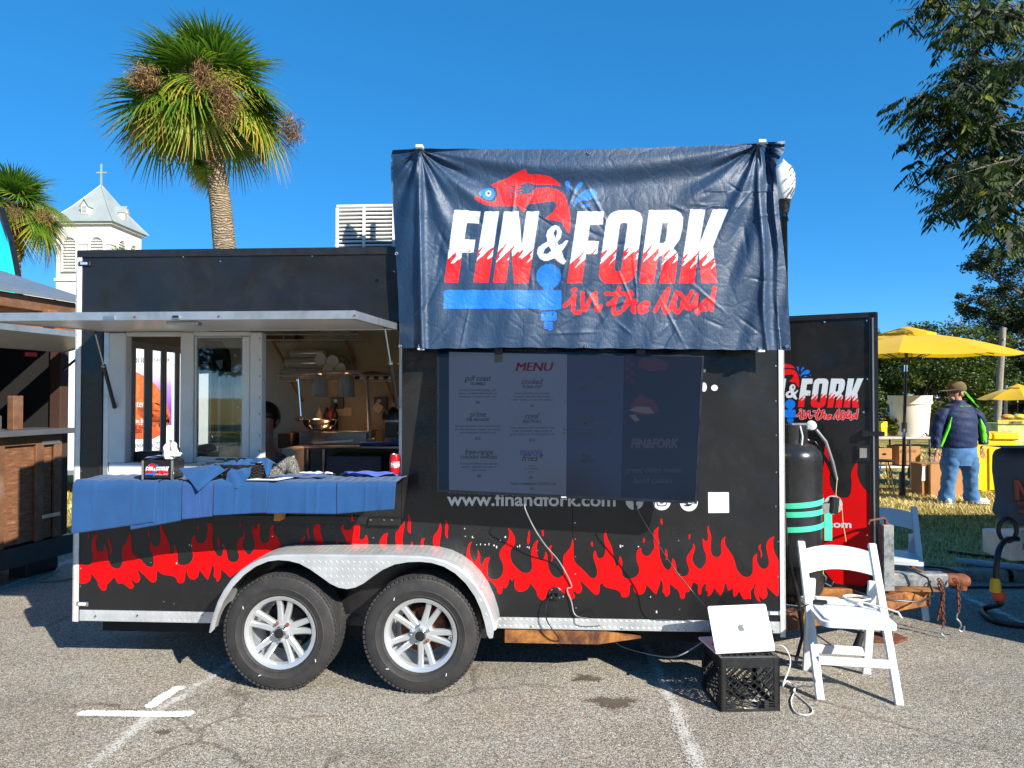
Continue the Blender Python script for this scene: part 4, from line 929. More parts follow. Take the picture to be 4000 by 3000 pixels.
def screen_mat(name, e, s):
    t = NT(name); cc = t.ramp(t.noise(1.1, 3, .5), [(.3, tuple(x * .8 for x in e)), (.7, e)])
    t.set(color=(.004, .004, .005), rough=.11, spec=.5, emit=cc, estr=s); return t.m
M_SCR = [screen_mat("screen_menu_pale", (.30, .38, .58), .085), screen_mat("screen_menu_shade", (.30, .34, .62), .025), screen_mat("screen_menu_dark", (.32, .20, .24), .012), screen_mat("screen_border", (.1, .1, .14), .01)]
def tvquad(nm, P, h, mat): m = MB(); m.v = [tvl(u, v, h) for u, v in P]; m.f = [tuple(range(len(P)))]; return m.build(nm, mat, TV, ang=None, recalc=False)
tvquad("screen", q_in, .001, M_SCR[3])
def tvv(u, t): return (1374 + (u - 1717) / 1024 * 22) * (1 - t) + (1912 + (u - 1717) / 996 * 45) * t
def strip(u0, u1, t0=0.0, t1=1.0): return [(u0, tvv(u0, t0)), (u1, tvv(u1, t0)), (u1 - (12 if u1 > 2400 else 4) * t1, tvv(u1, t1)), (u0 - (12 if u0 > 2400 else 4) * t1 * (u0 > 1800), tvv(u0, t1))]
tvquad("menu_panel", strip(1754, 2216), .0016, M_SCR[0]); tvquad("menu_panel", strip(2218, 2438), .0016, M_SCR[1]); tvquad("photo_panel", strip(2440, 2738), .0016, M_SCR[2])
M_MTXT = mk("screen_text", (.004, .004, .006), .3, var=.1); M_MRED = screen_mat("screen_red_text", (.42, .04, .06), .06); M_MPUR = screen_mat("screen_purple_text", (.16, .12, .5), .07); M_MPAL = screen_mat("screen_pale_text", (.3, .24, .3), .045)
mm = MB(); tf = lambda u, v: tvl(u, v, .0021)
KM = 1400 / 2212
def mt(mb, s, cx, y, h, shear=0.0, bold=0.0, sl=.022, stretch=1.0):
    u, v = 1550 + cx * KM, 1350 + y * KM
    text_px(mb, s, tf, u, v, None, h * KM, None, shear, bold, True, stretch)
red = MB()
for k in range(4): mt(red, "MENU", 847 + 2.2 * k, 157, 56, .22, .0, stretch=1.08); red.build("menu_heading", M_MRED, TV, ang=None, recalc=False)
for (cx, y, top, name, lines, price) in ((500, 218, "gulf coast", "GUMBO", ["Louisiana andouille sausage, gulf", "shrimp, southern farmed okra, &", "tomatoes, in a savory dark roux"], "$6"), (835, 238, "smoked", "TUNA DIP", ["Fresh yellowfin tuna (smoked", "in-house), blended with herbs &", "cream cheese, served with crackers"], "$8"), (1188, 248, "southern", "FRIED CHEESE", ["", "", "topped with a spicy creole mustard sauce"], "$8"),
        (500, 440, "prime", "RIB HOAGIE", ["Shaved, succulent, slow-roasted prime", "rib, with parmesan, arugula, red onions,", "and whole grain mustard sauce"], "$12"), (835, 450, "royal", "RED ROLL", ["Cajun steamed royal red shrimp, with", "a rich remoulade, celery, herbs, &", "green onions, on a buttery grilled roll"], "$12"), (1180, 462, "black", "SESAME TUNA", ["Pan seared ahi tuna coated in black sesame", "seeds & a sweet soy reduction, with mashed", "potatoes & a side of wasabi & ginger"], "$14"),
        (507, 672, "free-range", "CHICKEN TENDERS", ["Parmesaned white meat chicken", "tenders, with fries & a side of", "your choice"], "$8"), (1172, 695, "key", "LIME PIE", ["", "", ""], "")):
    mt(mm, top, cx, y, 36, .28, .015, stretch=.85); mt(mm, name, cx, y + 26, 19, .18, .03)
    for k, ln in enumerate(lines): mt(mm, ln, cx, y + 62 + k * 20, 13, 0, .012)
    if price: mt(mm, price, cx, y + 62 + 3 * 20 + 18, 17, 0, .025)
mt(mm, "fries*", 838, 712, 42, .28, .01); mt(mm, "Crispy", 832, 748, 12); mt(mm, "& irresistibly", 832, 765, 12); mt(mm, "golden", 832, 782, 12); mt(mm, "$4", 826, 822, 17, 0, .025); mt(mm, "*ADD PARMESAN TRUFFLE OIL", 845, 860, 15, 0, .02); mt(mm, "$2", 835, 890, 15, 0, .02)
mm.build("menu_text", M_MTXT, TV, ang=None, recalc=False, kind="stuff")
pu = MB(); mt(pu, "FIN&FORK", 833, 680, 36, .05, .02, stretch=.62); pu.build("menu_logo", M_MPUR, TV, ang=None, recalc=False)
pa = MB(); mt(pa, "FIN&FORK", 1592, 630, 56, .15, .05, stretch=.8); mt(pa, "great tides meet", 1580, 785, 40, .25, .0, stretch=.95); mt(pa, "bold tastes", 1580, 850, 40, .25, .0); pa.build("photo_caption", M_MPAL, TV, ang=None, recalc=False, kind="stuff")
M_PH = [screen_mat("photo_sandwich", (.5, .42, .4), .05), screen_mat("photo_checks", (.4, .1, .12), .03), screen_mat("photo_filling", (.45, .12, .1), .03)]
tvquad("photo_shape", cr([(1440,370),(1500,300),(1580,340),(1620,400),(1560,430),(1470,430)], 1550, 1350, KM), .0021, M_PH[2]); tvquad("photo_shape", cr([(1430,400),(1480,375),(1560,380),(1590,420),(1530,420)], 1550, 1350, KM), .0026, M_PH[0]); tvquad("photo_shape", cr([(1430,430),(1470,425),(1500,460),(1470,470)], 1550, 1350, KM), .0026, M_PH[0])
tvquad("photo_shape", cr([(1500,80),(1600,75),(1680,110),(1660,150),(1560,160),(1490,130)], 1550, 1350, KM), .0021, M_PH[2])
for q in range(6): a, b = 1412 + (q % 2) * 26, 80 + q * 26; tvquad("photo_check", cr([(a, b), (a + 24, b), (a + 24, b + 24), (a, b + 24)], 1550, 1350, KM), .0021, M_PH[1])
m = MB(); text_px(m, "onn.", lambda u, v: tvl(u, v, .0045), 2192, 1945, 2214, 9, bold=.03); text_px(m, "Roku TV", lambda u, v: tvl(u, v, .0045), 2688, 1969, 2712, 6, bold=.02); m.build("maker_mark", M_WHITEV, TV, ang=None, recalc=False)
c = tvl(2203, 1940, -.02); MB().box((c.x, c.y, c.z), (.05, .03, .02), None, .003).build("logo_tab", M_TVB, TV)
for u in (1950, 2500): a = t2w(*tp(u, 1480, -.06)); MB().box(tvI @ a, (.05, .1, .4)).build("wall_bracket", M_BLACKMETAL, TV)
# paint chips and scrapes on the skin
rgc = random.Random(9); M_CHIP = mk("bare_metal_chip", C('c4c6c6'), .5)
for (u, v) in [(1815, 2065), (1818, 2095), (1845, 2098), (1862, 2128), (1877, 2126), (1895, 2127), (1910, 2126), (1930, 2130), (1940, 2137), (1974, 2098), (2022, 2135), (2030, 2133), (2060, 2137), (2067, 2138), (2424, 2134), (2432, 2133), (2494, 2135), (740, 2128), (748, 2132), (870, 2130), (690, 2200), (2541, 2332), (2200, 2330), (2565, 2390)]:
    w, h = rgc.uniform(1.5, 4), rgc.uniform(2, 7); decal("paint_chip", [(u + w * math.cos(a * .9) * rgc.uniform(.6, 1.2), v + h * math.sin(a * .9) * rgc.uniform(.6, 1.2)) for a in range(7)], lambda a, b: tp(a, b, -.0024), M_CHIP, TR)
# ------------------------------------------------------------------ open front door, tongue, gas bottle
D1, D0 = Vector((2.60, 4.87, 0)), Vector((1.72, 5.32, 0)); zD1, zD0 = 2.287, .305
dn = (D1 - D0).normalized(); dnn = Vector((dn.y, -dn.x, 0))            # towards the camera
dpl = plane_map(D1, dnn)
def dl(u, v, h=0.0): return w2t(dpl(u, v) + dnn * h)
def dq(s, z, h): return w2t(D0.lerp(D1, s) + Vector((0, 0, z)) + dnn * h)
DOOR = MB().prism([(0, zD0), (1, zD0), (1, zD1), (0, zD1)], lambda s, z, h: dq(s, z, h), -.035, 0).build("front_door", M_BLACK, TR, ang=None)
for (s0, s1, z0, z1) in ((0, 1, zD1 - .025, zD1 + .012), (0, 1, zD0 - .012, zD0 + .025), (.955, 1.012, zD0 - .010, zD1 + .010)):
    MB().prism([(s0, z0), (s1, z0), (s1, z1), (s0, z1)], lambda s, z, h: dq(s, z, h), -.04, .012).build("door_frame", M_BLACKMETAL, DOOR, ang=None)
MB().prism([(.975, zD0 + .03), (.985, zD0 + .03), (.985, zD1 - .03), (.975, zD1 - .03)], lambda s, z, h: dq(s, z, h), .0121, .018).build("frame_bead", M_BRUSHED, DOOR)
ku, kv = .408, .396
U2, V2 = np.meshgrid(np.linspace(1700, 2880, 420), np.linspace(640, 1280, 260), indexing='ij')
PR2 = logo(U2, V2, (.006, .006, .007), halo=np.array(C('b9bcc0')))
pts = []
for a, b in zip(U2.ravel(), V2.ravel()): pts.append(0)
uu, vv = 3116 + (U2.ravel() - 2215) * ku, 1476 + (V2.ravel() - 818) * kv + (U2.ravel() - 2215) * .004
x_, z_ = (uu - 2000) / FPX, -(vv - 1500) / FPX
dx, dy, dz = x_, math.cos(PITCH) - z_ * math.sin(PITCH), math.sin(PITCH) + z_ * math.cos(PITCH)
q0 = D1 + dnn * .0015; s_ = (q0 - EYE).dot(dnn) / (dx * dnn.x + dy * dnn.y)
wx, wy, wz = s_ * dx - TO.x, s_ * dy - TO.y, CAMH + s_ * dz
VV = np.stack([wx * EX.x + wy * EX.y, wx * EY.x + wy * EY.y, wz], -1)
ii = np.arange(420 * 260).reshape(420, 260); FQ = np.stack([ii[:-1, :-1], ii[1:, :-1], ii[1:, 1:], ii[:-1, 1:]], -1).reshape(-1, 4)
keep = (np.abs(PR2 - np.array((.006, .006, .007))).sum(1) > 1e-4)[FQ].any(1)
t = NT("door_logo_print"); a = t.n("Attribute"); a.attribute_name = "print"; t.set(color=a.outputs["Color"], rough=t.math('ADD', t.math('MULTIPLY', t.noise(9), .1), .3)); M_PRINT = t.m
FQk = FQ[keep]; used = np.unique(FQk); rem = -np.ones(len(VV), int); rem[used] = np.arange(len(used))
numesh("logo_print", VV[used], rem[FQk], M_PRINT, DOOR, {"print": PR2[used]})
KD3 = 400 / 737
def d3(P): return cr(P, 3040, 1580, KD3)
decal("flame_decal", chaikin(d3([(283,440),(310,470),(330,440),(332,330),(342,245),(352,330),(375,430),(365,560),(400,640),(450,672),(500,672),(522,640),(530,560),(520,500),(545,440),(573,408),(565,500),(590,570),(640,630),(685,680),(690,1330),(330,1275),(320,900),(325,680),(290,560)])), lambda u, v: dl(u, v, .002), M_RED, DOOR)
bd = decal("icon_badge", d3(disc(395, 722, 68)), lambda u, v: dl(u, v, .003), M_WHITEV, DOOR); decal("icon_mark", d3([(395 + a * 72, 722 + b * 72) for a, b in bird]), lambda u, v: dl(u, v, .004), M_RED, bd)
m = MB(); text_px(m, "finandfork.com", lambda u, v: dl(u, v, .003), 2990, 2054, 3326, 27, 2061, bold=.03); m.build("web_address", M_WHITEV, DOOR, ang=None, recalc=False)
def dbox(nm, u0, u1, v0, v1, h0, h1, mat):
    P = [(u0, v0), (u1, v0), (u1, v1), (u0, v1)]; m = MB(); m.v = [dl(u, v, h0) for u, v in P] + [dl(u, v, h1) for u, v in P]
    m.f = [(0, 1, 2, 3), (7, 6, 5, 4)] + [(i, i + 4, (i + 1) % 4 + 4, (i + 1) % 4) for i in range(4)]; return m.build(nm, mat, DOOR, ang=None)
dbox("hasp", 3366, 3392, 1680, 1705, .0, .03, M_BLACKMETAL); dbox("hasp", 3392, 3456, 1685, 1702, .012, .022, M_BLACKMETAL)
dbox("latch_plate", 3346, 3402, 1738, 1800, .0, .012, M_BLACKMETAL); dbox("latch_handle", 3358, 3386, 1750, 1788, .012, .02, M_CHROME)
for (u, v) in ((3386, 1252), (3220, 1258), (3388, 1480), (3372, 1610), (3405, 1860), (3388, 2090), (3390, 2135)):
    p = dl(u, v, .001); inst(rv, "rivet", DOOR, loc=p, scale=1.8)
# front corner equipment: tongue
def tw(x, y, z): return w2t(Vector((x, y, z)))
apex = tw(2.98, 4.93, .262); nr = tw(1.66, 4.36, .262); fr = tw(1.75, 5.62, .262)
m = MB(); m.bar(nr, apex, .06, .125, (0, 0, 1), .006); m.build("tongue_rail", M_RUST, TR)
m = MB(); m.bar(fr, apex + Vector((-.05, .04, 0)), .06, .118, (0, 0, 1), .006); m.build("tongue_rail", M_RUST, TR)
m = MB(); m.bar(tw(1.95, 4.95, .262), tw(2.55, 4.95, .262), .055, .10, (0, 0, 1), .006); m.build("tongue_rail", M_RUST, TR)
MB().bx(apex.x - .42, apex.x + .02, apex.y - .13, apex.y + .13, .328, .336).build("tongue_plate", M_RUST, TR)
cp = MB().bar(apex + Vector((-.34, .02, .115)), apex + Vector((.14, .02, .115)), .10, .10, (0, 0, 1), .012).build("coupler", M_JACK, TR)
MB().tube([apex + Vector((.12, .02, .115)), apex + Vector((.18, .02, .113)), apex + Vector((.27, .02, .108)), apex + Vector((.30, .02, .105))], [.045, .047, .05, .034], 14).build("coupler_head", M_CHAIN, cp)
MB().tube([apex + Vector((.25, .02, .11)), apex + Vector((.25, .02, .045))], [.042, .036], 14).build("ball_socket", M_CHAIN, cp)
MB().bar(apex + Vector((-.02, .02, .17)), apex + Vector((-.11, .0, .21)), .025, .012).build("latch_lever", M_RUST, cp)
jx, jy = 2.62, 4.80; jk = tw(jx, jy, 0); 
JK = MB().bx(jk.x - .038, jk.x + .038, jk.y - .038, jk.y + .038, .34, .80, .006).build("tongue_jack", M_JACK, TR)
MB().bx(jk.x - .032, jk.x + .032, jk.y - .032, jk.y + .032, .02, .205, .004).build("jack_leg", M_JACK, JK)
MB().bx(jk.x - .026, jk.x + .026, jk.y - .036, jk.y - .033, .02, .12, .001).build("jack_lug", M_CHAIN, JK)
m = MB(); m.prism([(-.13, -.08), (.02, -.10), (.13, -.02), (.10, .07), (-.06, .10), (-.15, .04)], lambda a, b, d: (jk.x + a, jk.y + b, d), .004, .02); m.build("jack_foot", M_CHAIN, JK)
MB().cyl((jk.x, jk.y, .80), (jk.x, jk.y, .83), .012).build("jack_screw", M_CHAIN, JK)
MB().tube([(jk.x, jk.y, .83), (jk.x - .02, jk.y - .01, .845), (jk.x - .14, jk.y - .06, .835), (jk.x - .15, jk.y - .065, .81)], .008, 8).build("crank_handle", M_CHAIN, JK)
MB().cyl((jk.x, jk.y - .04, .155), (jk.x, jk.y - .05, .155), .012).build("jack_pin", M_CHAIN, JK)
# safety chains
def chain(name, pts, hook=True):
    P = [Vector(p) for p in pts]; L_ = [0]
    for a, b in zip(P, P[1:]): L_.append(L_[-1] + (b - a).length)
    step = .026; n = int(L_[-1] / step); ch = None
    def pos(s):
        j = max(k for k in range(len(P) - 1) if L_[k] <= s + 1e-9); return P[j].lerp(P[j + 1], (s - L_[j]) / (L_[j + 1] - L_[j]))
    grp = empty(name, pos(0), parent=TR); o0 = pos(0)
    for i in range(n):
        a, b = pos(i * step), pos(min(L_[-1], (i + 1) * step)); d = (b - a).normalized(); s1 = d.orthogonal().normalized()
        if i % 2: s1 = d.cross(s1)
        c_ = (a + b) / 2 - o0; ring = []
        for k in range(10):
            t_ = 2 * math.pi * k / 10; ring.append(c_ + d * (.0205 * math.cos(t_)) + s1 * (.0115 * math.sin(t_)))
        MB().tube(ring, .004, 5, closed=True).build("link", M_CHAIN, grp)
    if hook:
        e = pos(n * step) - o0
        MB().tube([e, e + Vector((-.012, 0, -.02)), e + Vector((-.016, 0, -.05)), e + Vector((.004, -.006, -.072)), e + Vector((.012, -.006, -.10)), e + Vector((-.004, 0, -.125)), e + Vector((.016, 0, -.14)), e + Vector((.034, 0, -.125)), e + Vector((.036, 0, -.10))], .0055, 7).build("hook", M_BRUSHED, grp)
a = tw(3.02, 4.86, .40)
chain("safety_chain", [a, a + Vector((.01, -.03, -.02)), a + Vector((.012, -.035, -.34))]); a = tw(3.13, 4.86, .40)
chain("safety_chain", [a, a + Vector((.01, -.03, -.02)), a + Vector((.012, -.035, -.22))])
chain("safety_chain", [a + Vector((-.12, -.02, 0)), a + Vector((-.1, -.05, -.10)), a + Vector((-.13, -.03, -.28))], False)
MB().tube([tw(2.35, 4.7, .36), tw(2.5, 4.62, .33), tw(2.75, 4.62, .31), tw(2.9, 4.72, .33), tw(2.92, 4.82, .42), tw(2.8, 4.9, .48), tw(2.7, 4.95, .44)], .007, 8).build("brake_cable", M_BLACKMETAL, TR)
MB().tube([tw(2.45, 4.70, .26), tw(2.33, 4.58, .14), tw(2.28, 4.52, .09)], [.006, .006, .006], 8).build("breakaway_cord", M_BLACKMETAL, TR)
MB().cyl(tw(2.30, 4.52, .14), tw(2.25, 4.50, .03), .022, .027, 12).build("light_plug", M_BLACKMETAL, TR)
# gas bottle (stands on the tongue)
gx, gy = 1.90, 4.66; GZ = .33
t = NT("scuffed_black_tank"); c_ = t.ramp(t.noise(5, 8, .7), [(.35, (.010, .010, .011)), (.62, (.022, .022, .024)), (.75, (.10, .10, .10))]); t.set(color=c_, rough=t.math('ADD', t.math('MULTIPLY', t.noise(12, 5), .35), .06)); M_TANK = t.m
GT = empty("gas_bottle", (gx, gy, GZ), label="tall scuffed black gas bottle strapped to the front of the food trailer", cat="gas bottle")
MB().lathe([(.0001, .01), (.15, .0), (.175, .0), (.175, .05), (.188, .06), (.199, .09), (.200, .50), (.2025, .51), (.200, .52), (.199, .94), (.201, .95), (.188, .995), (.15, 1.035), (.08, 1.06), (.0001, 1.065)], 40).build("tank_body", M_TANK, GT)
MB().lathe([(.10, 1.04), (.108, 1.045), (.108, 1.17), (.104, 1.175), (.100, 1.17), (.098, 1.05)], 28).build("collar", M_TANK, GT)
MB().tube([(0, 0, 1.05), (0, 0, 1.13)], .018, 10).build("valve", mk("brass", C('b08d3c'), .35, .9), GT)
rgx = MB().lathe([(.0001, -.022), (.030, -.022), (.034, -.015), (.034, .004), (.015, .014), (.0001, .016)], 20, Matrix.Translation((.13, -.03, 1.17)) @ Matrix.Rotation(R(70), 4, 'X')).build("regulator", mk("pale_grey_plastic", C('a9abab'), .4), GT)
MB().box((.05, -.02, 1.16), (.13, .05, .05), None, .01).build("regulator_body", M_BRUSHED, GT)
MB().tube([(.16, -.03, 1.14), (.22, -.04, 1.06), (.27, -.03, .92), (.31, .0, .80)], .011, 8).build("hose", mk("grey_hose", C('777a7c'), .4), GT)
MB().tube([(.09, .02, 1.08), (.17, .02, 1.05), (.25, .0, .92), (.32, .02, .78)], .013, 8).build("hose", M_BLACKMETAL, GT)
tw_ = mk("twine", C('c9a878'), .9); MB().tube([(.31, -.01, .82), (.29, -.03, .70), (.33, -.03, .60), (.27, -.04, .58), (.33, -.03, .62), (.34, -.02, .52), (.36, -.01, .42), (.37, 0, .38)], .0035, 5).build("twine", tw_, GT)
MB().tube([(.02, -.105, 1.17), (.03, -.12, 1.10), (.02, -.125, 1.02), (-.02, -.12, .99)], .005, 6).build("cord", M_WHITEV, GT)
t = NT("green_webbing"); wv_ = t.n("TexWave"); wv_.inputs["Scale"].default_value = 90; t.l(t.coord(), wv_.inputs["Vector"]); t.set(color=t.mix(t.math('MULTIPLY', wv_.outputs["Fac"], .4), C('2fc090'), C('63e8bd')), rough=.6); M_STRAP = t.m
ST = empty("ratchet_strap", (gx, gy, 0), label="green ratchet strap wound round the black gas bottle", cat="strap")
def strapring(z0, z1, tilt, a0, a1, n=28):
    m = MB()
    def f(s, w):
        a = a0 + (a1 - a0) * s; r = .2035; return (r * math.cos(a), r * math.sin(a), z0 + tilt * s + (w - .5) * .036)
    m.grid(n, 1, f); return m.build("strap_band", M_STRAP, ST, ang=60)
strapring(.955, 0, .05, R(-190), R(-30)); strapring(.905, 0, .035, R(-190), R(-30)); strapring(.80, 0, .05, R(-190), R(-25))
a_ = R(-28); bx_, by_ = .219 * math.cos(a_), .219 * math.sin(a_)
MB().box((bx_, by_, .955), (.10, .035, .075), (0, 0, R(20)), .006).build("ratchet_body", M_CHROME, ST); MB().box((bx_ + .05, by_ + .005, .97), (.06, .045, .11), (0, R(8), R(20)), .008).build("ratchet_handle", M_BLACKMETAL, ST)
MB().bx(bx_ - .02, bx_ + .03, by_ - .012, by_ - .008, .74, .93).build("strap_tail", M_STRAP, ST)
MB().tube([(bx_ - .03, by_, .93), (bx_ - .035, by_ - .01, .62), (bx_ - .03, by_ - .01, .52)], .003, 5).build("cord", mk("yellow_cord", C('b8d43a'), .6), ST)
MB().tube([(bx_ - .03, by_ - .01, .52), (bx_ - .01, by_ - .01, .50), (bx_ - .02, by_ - .01, .46), (bx_ + .02, by_ - .01, .44), (bx_ + .035, by_ - .01, .47)], .006, 6).build("hook", M_CHROME, ST)
MB().tube([tw(1.70, 4.28, 1.0), tw(1.73, 4.30, .7), tw(1.80, 4.32, .45), tw(1.82, 4.3, .2), tw(1.76, 4.26, .06)], .011, 8).build("drain_hose", M_BLACKMETAL, TR)
# ------------------------------------------------------------------ skinned figures
def skin(name, J, E, mat, parent=None, sub=2, root=0, deform=None):
    me = bpy.data.meshes.new("sk"); me.from_pydata([Vector(j[0]) for j in J], E, [])
    o = bpy.data.objects.new("sk", me); col.objects.link(o)
    md = o.modifiers.new("s", 'SKIN'); md.use_smooth_shade = True; md.branch_smoothing = .6
    for i, j in enumerate(J):
        r = j[1]; sv = me.skin_vertices[0].data[i]; sv.radius = (r, r) if not hasattr(r, "__len__") else r; sv.use_root = (i == root)
    ss = o.modifiers.new("u", 'SUBSURF'); ss.levels = ss.render_levels = sub
    dg = bpy.context.evaluated_depsgraph_get(); ev = o.evaluated_get(dg); nm = bpy.data.meshes.new_from_object(ev)
    bpy.data.objects.remove(o)
    nm.name = name; nm.materials.clear(); nm.materials.append(mat)
    if deform: 
        for v in nm.vertices: v.co = deform(v.co.copy())
    smooth(nm, 60)
    ob = bpy.data.objects.new(name, nm); link(ob, parent); return ob
def skin_chain(*chains):
    """list of joint chains; a chain starting with an int continues from that joint index"""
    J, E = [], []
    for ch in chains:
        prev = None
        for k in ch:
            if isinstance(k, int): prev = k; continue
            J.append(k)
            if prev is not None: E.append((prev, len(J) - 1))
            prev = len(J) - 1
    return J, E
def skinmat(name, c):
    t = NT(name); t.set(color=t.ramp(t.noise(30, 5), [(.3, tuple(x * .85 for x in c)), (.7, c)]), rough=.5, sss=.08); return t.m
M_SKIN = skinmat("skin", C('c58a6e'))
def cloth_mat(name, c, var=.18, sc=7, weave=260, bump=.35, rough=.85):
    t = NT(name); n = t.ramp(t.noise(sc, 6, .6), [(.3, tuple(x * (1 - var) for x in c)), (.7, tuple(min(1, x * (1 + var)) for x in c))])
    n = t.mix(.25, n, t.ramp(t.noise(weave, 2), [(.3, .6), (.7, 1.25)]), 'MULTIPLY'); t.set(color=n, rough=rough, sheen=.15, spec=.2)
    t.bump(t.math('ADD', t.math('MULTIPLY', t.noise(weave, 3), .25), t.noise(12, 4, .6, dist=.8)), bump, .012); return t.m

# ------------------------------------------------------------------ blue cloths over the counter
M_BLUE = cloth_mat("blue_cotton", C('1f4878'), .10, 5, 330, .22)
M_BLUE2 = cloth_mat("faded_blue_cotton", C('28497c'), .12, 5, 330, .25)
ZC = CZ + .0235
def drape(u0, u1, hl, hr, lay, label, yb=-.02, mat=None, ul=None, folds=6.0):
    xa, xb = tx(u0, 1900, -.31), tx(u1, 1900, -.31); yf = -.306 - .004 * lay
    zl_, zr_ = tz(u0, hl, yf), tz(u1, hr, yf); zt_ = ZC + .0035 * lay; xbl = tx(ul, 1870, -.02) if ul else xa
    def f(s, q):
        x = xa + (xb - xa) * s
        if q < .38:
            k = q / .38; y = yb + (yf + .012 - yb) * k; x = (xbl + (xb - xbl) * s) * (1 - k) + x * k
            return (x, y, zt_ + .0025 * math.sin(x * 21 + y * 30) + .002 * math.sin(s * 40))
        k = (q - .38) / .62; zh_ = zl_ + (zr_ - zl_) * s
        cr_ = 1 - min(abs(s - (.23 + .37 * ((lay * 7.3 + u0 * .013) % 1))), abs(s - (.55 + .38 * ((lay * 3.1 + u0 * .029) % 1))))
        w = .004 * k * math.sin(s * folds * .7 + lay * 1.7) + .0015 * k * math.sin(s * folds * 3.1) - .003 * math.exp(-((cr_ - 1) / .02) ** 2) + .005 * k * k * math.sin(s * 2.3 + u0)
        return (x + .006 * k * math.sin(s * 3 + lay), yf + .012 * math.exp(-k * 18) - .012 * (1 - math.exp(-k * 18)) - abs(w) - .01 * k, zt_ - (zt_ - zh_) * k - .006 * math.exp(-k * 20) * 0)
    m = MB(); m.grid(60, 40, f); o = m.build("counter_cloth", mat or M_BLUE, None, ang=80, label=label, cat="cloth", group="blue cloths over the serving counter")
    o.location = TO; o.rotation_euler = (0, 0, -TH)
    md = o.modifiers.new("t", 'SOLIDIFY'); md.thickness = .0009; md.offset = 0
    return o
drape(520, 735, 2066, 2026, 0, "blue cloth on the counter, tucked under the cloth at the trailer's rear end")
drape(289, 616, 2082, 2036, 1, "longest hanging blue cloth on the counter at the trailer's rear corner", ul=418)
drape(716, 862, 2026, 2012, 1, "narrow blue cloth on the counter hanging below the napkin dispenser", mat=M_BLUE2)
drape(840, 1052, 2010, 2000, 2, "blue cloth on the counter hanging below the wicker basket")
drape(1045, 1325, 2002, 2004, 1, "blue cloth on the counter hanging in front of the wooden shelf prop")
drape(1318, 1549, 2004, 1986, 2, "blue cloth on the counter hanging beside the black menu wall panel")
def on_counter(u, v, off): p = tp(u, v, off); return p
def place(o): o.location = TO; o.rotation_euler = (0, 0, -TH); return o
def flat_cloth(P, z, label, mat, cat="napkin", amp=.006, name="folded_napkin", th=.004):
    """soft four-cornered cloth on the counter, corners in photo px at given depth offsets"""
    Q = [tp(u, v, o) for u, v, o in P]
    def f(s, q):
        a = Q[0].lerp(Q[1], s).lerp(Q[3].lerp(Q[2], s), q); return (a.x, a.y, max(z, a.z * 0 + z) + amp * (1 + math.sin(s * 7 + q * 5)) * .5 + .003 * math.sin(s * 17))
    m = MB(); m.grid(18, 12, f); o = m.build(name, mat, None, ang=80, label=label, cat=cat); md = o.modifiers.new("t", 'SOLIDIFY'); md.thickness = th; return place(o)
flat_cloth([(1185, 1862, -.13), (1270, 1840, -.02), (1310, 1822, .0), (1240, 1836, -.06)], ZC + .016, "pale folded blue napkin on the counter beside the white paper slips", M_BLUE2)
flat_cloth([(1070, 1878, -.2), (1260, 1872, -.19), (1285, 1838, -.04), (1120, 1838, -.04)], ZC + .014, "wide flat blue napkin on the counter behind the white menu sheets", M_BLUE2)
flat_cloth([(1360, 1856, -.1), (1530, 1852, -.1), (1556, 1832, -.03), (1330, 1834, -.03)], ZC + .016, "rumpled violet blue napkin on the counter beside the soda can", cloth_mat("violet_blue_cotton", C('4a5fb0'), .1, 6), amp=.02)
M_PAPER = mk("white_paper", C('dcdcda'), .7, var=.03)
pp = empty("menu_sheets", TO, -TH, label="stack of white printed sheets on the counter beneath the wicker basket", cat="paper")
Q = [tp(u, v, o) for u, v, o in ((957, 1898, -.315), (1080, 1905, -.325), (1150, 1868, -.17), (1040, 1868, -.17))]
for k in range(3):
    m = MB(); m.prism([(p.x + .004 * k, p.y - .003 * k) for p in Q], lambda a, b, d: (a, b, d), ZC + .010 + k * .002, ZC + .0115 + k * .002); m.build("sheet", M_PAPER, pp, ang=None)
for k in range(6):
    a = Q[0].lerp(Q[3], .25 + k * .1); b = Q[1].lerp(Q[2], .25 + k * .1); a2, b2 = a.lerp(b, .3), a.lerp(b, .8 - .1 * (k % 2)); z = ZC + .0164
    m = MB(); m.bar((a2.x, a2.y, z), (b2.x, b2.y, z), .0006, .004, (0, 0, 1)); m.build("printed_line", M_BLACKMETAL, pp, ang=None)
o = flat_cloth([(1165, 1826, -.04), (1300, 1822, -.04), (1298, 1812, .02), (1200, 1814, .02)], ZC + .022, "white paper slips lying on the counter by the blue napkins", M_PAPER, "paper", .004, "paper_slips", .006)
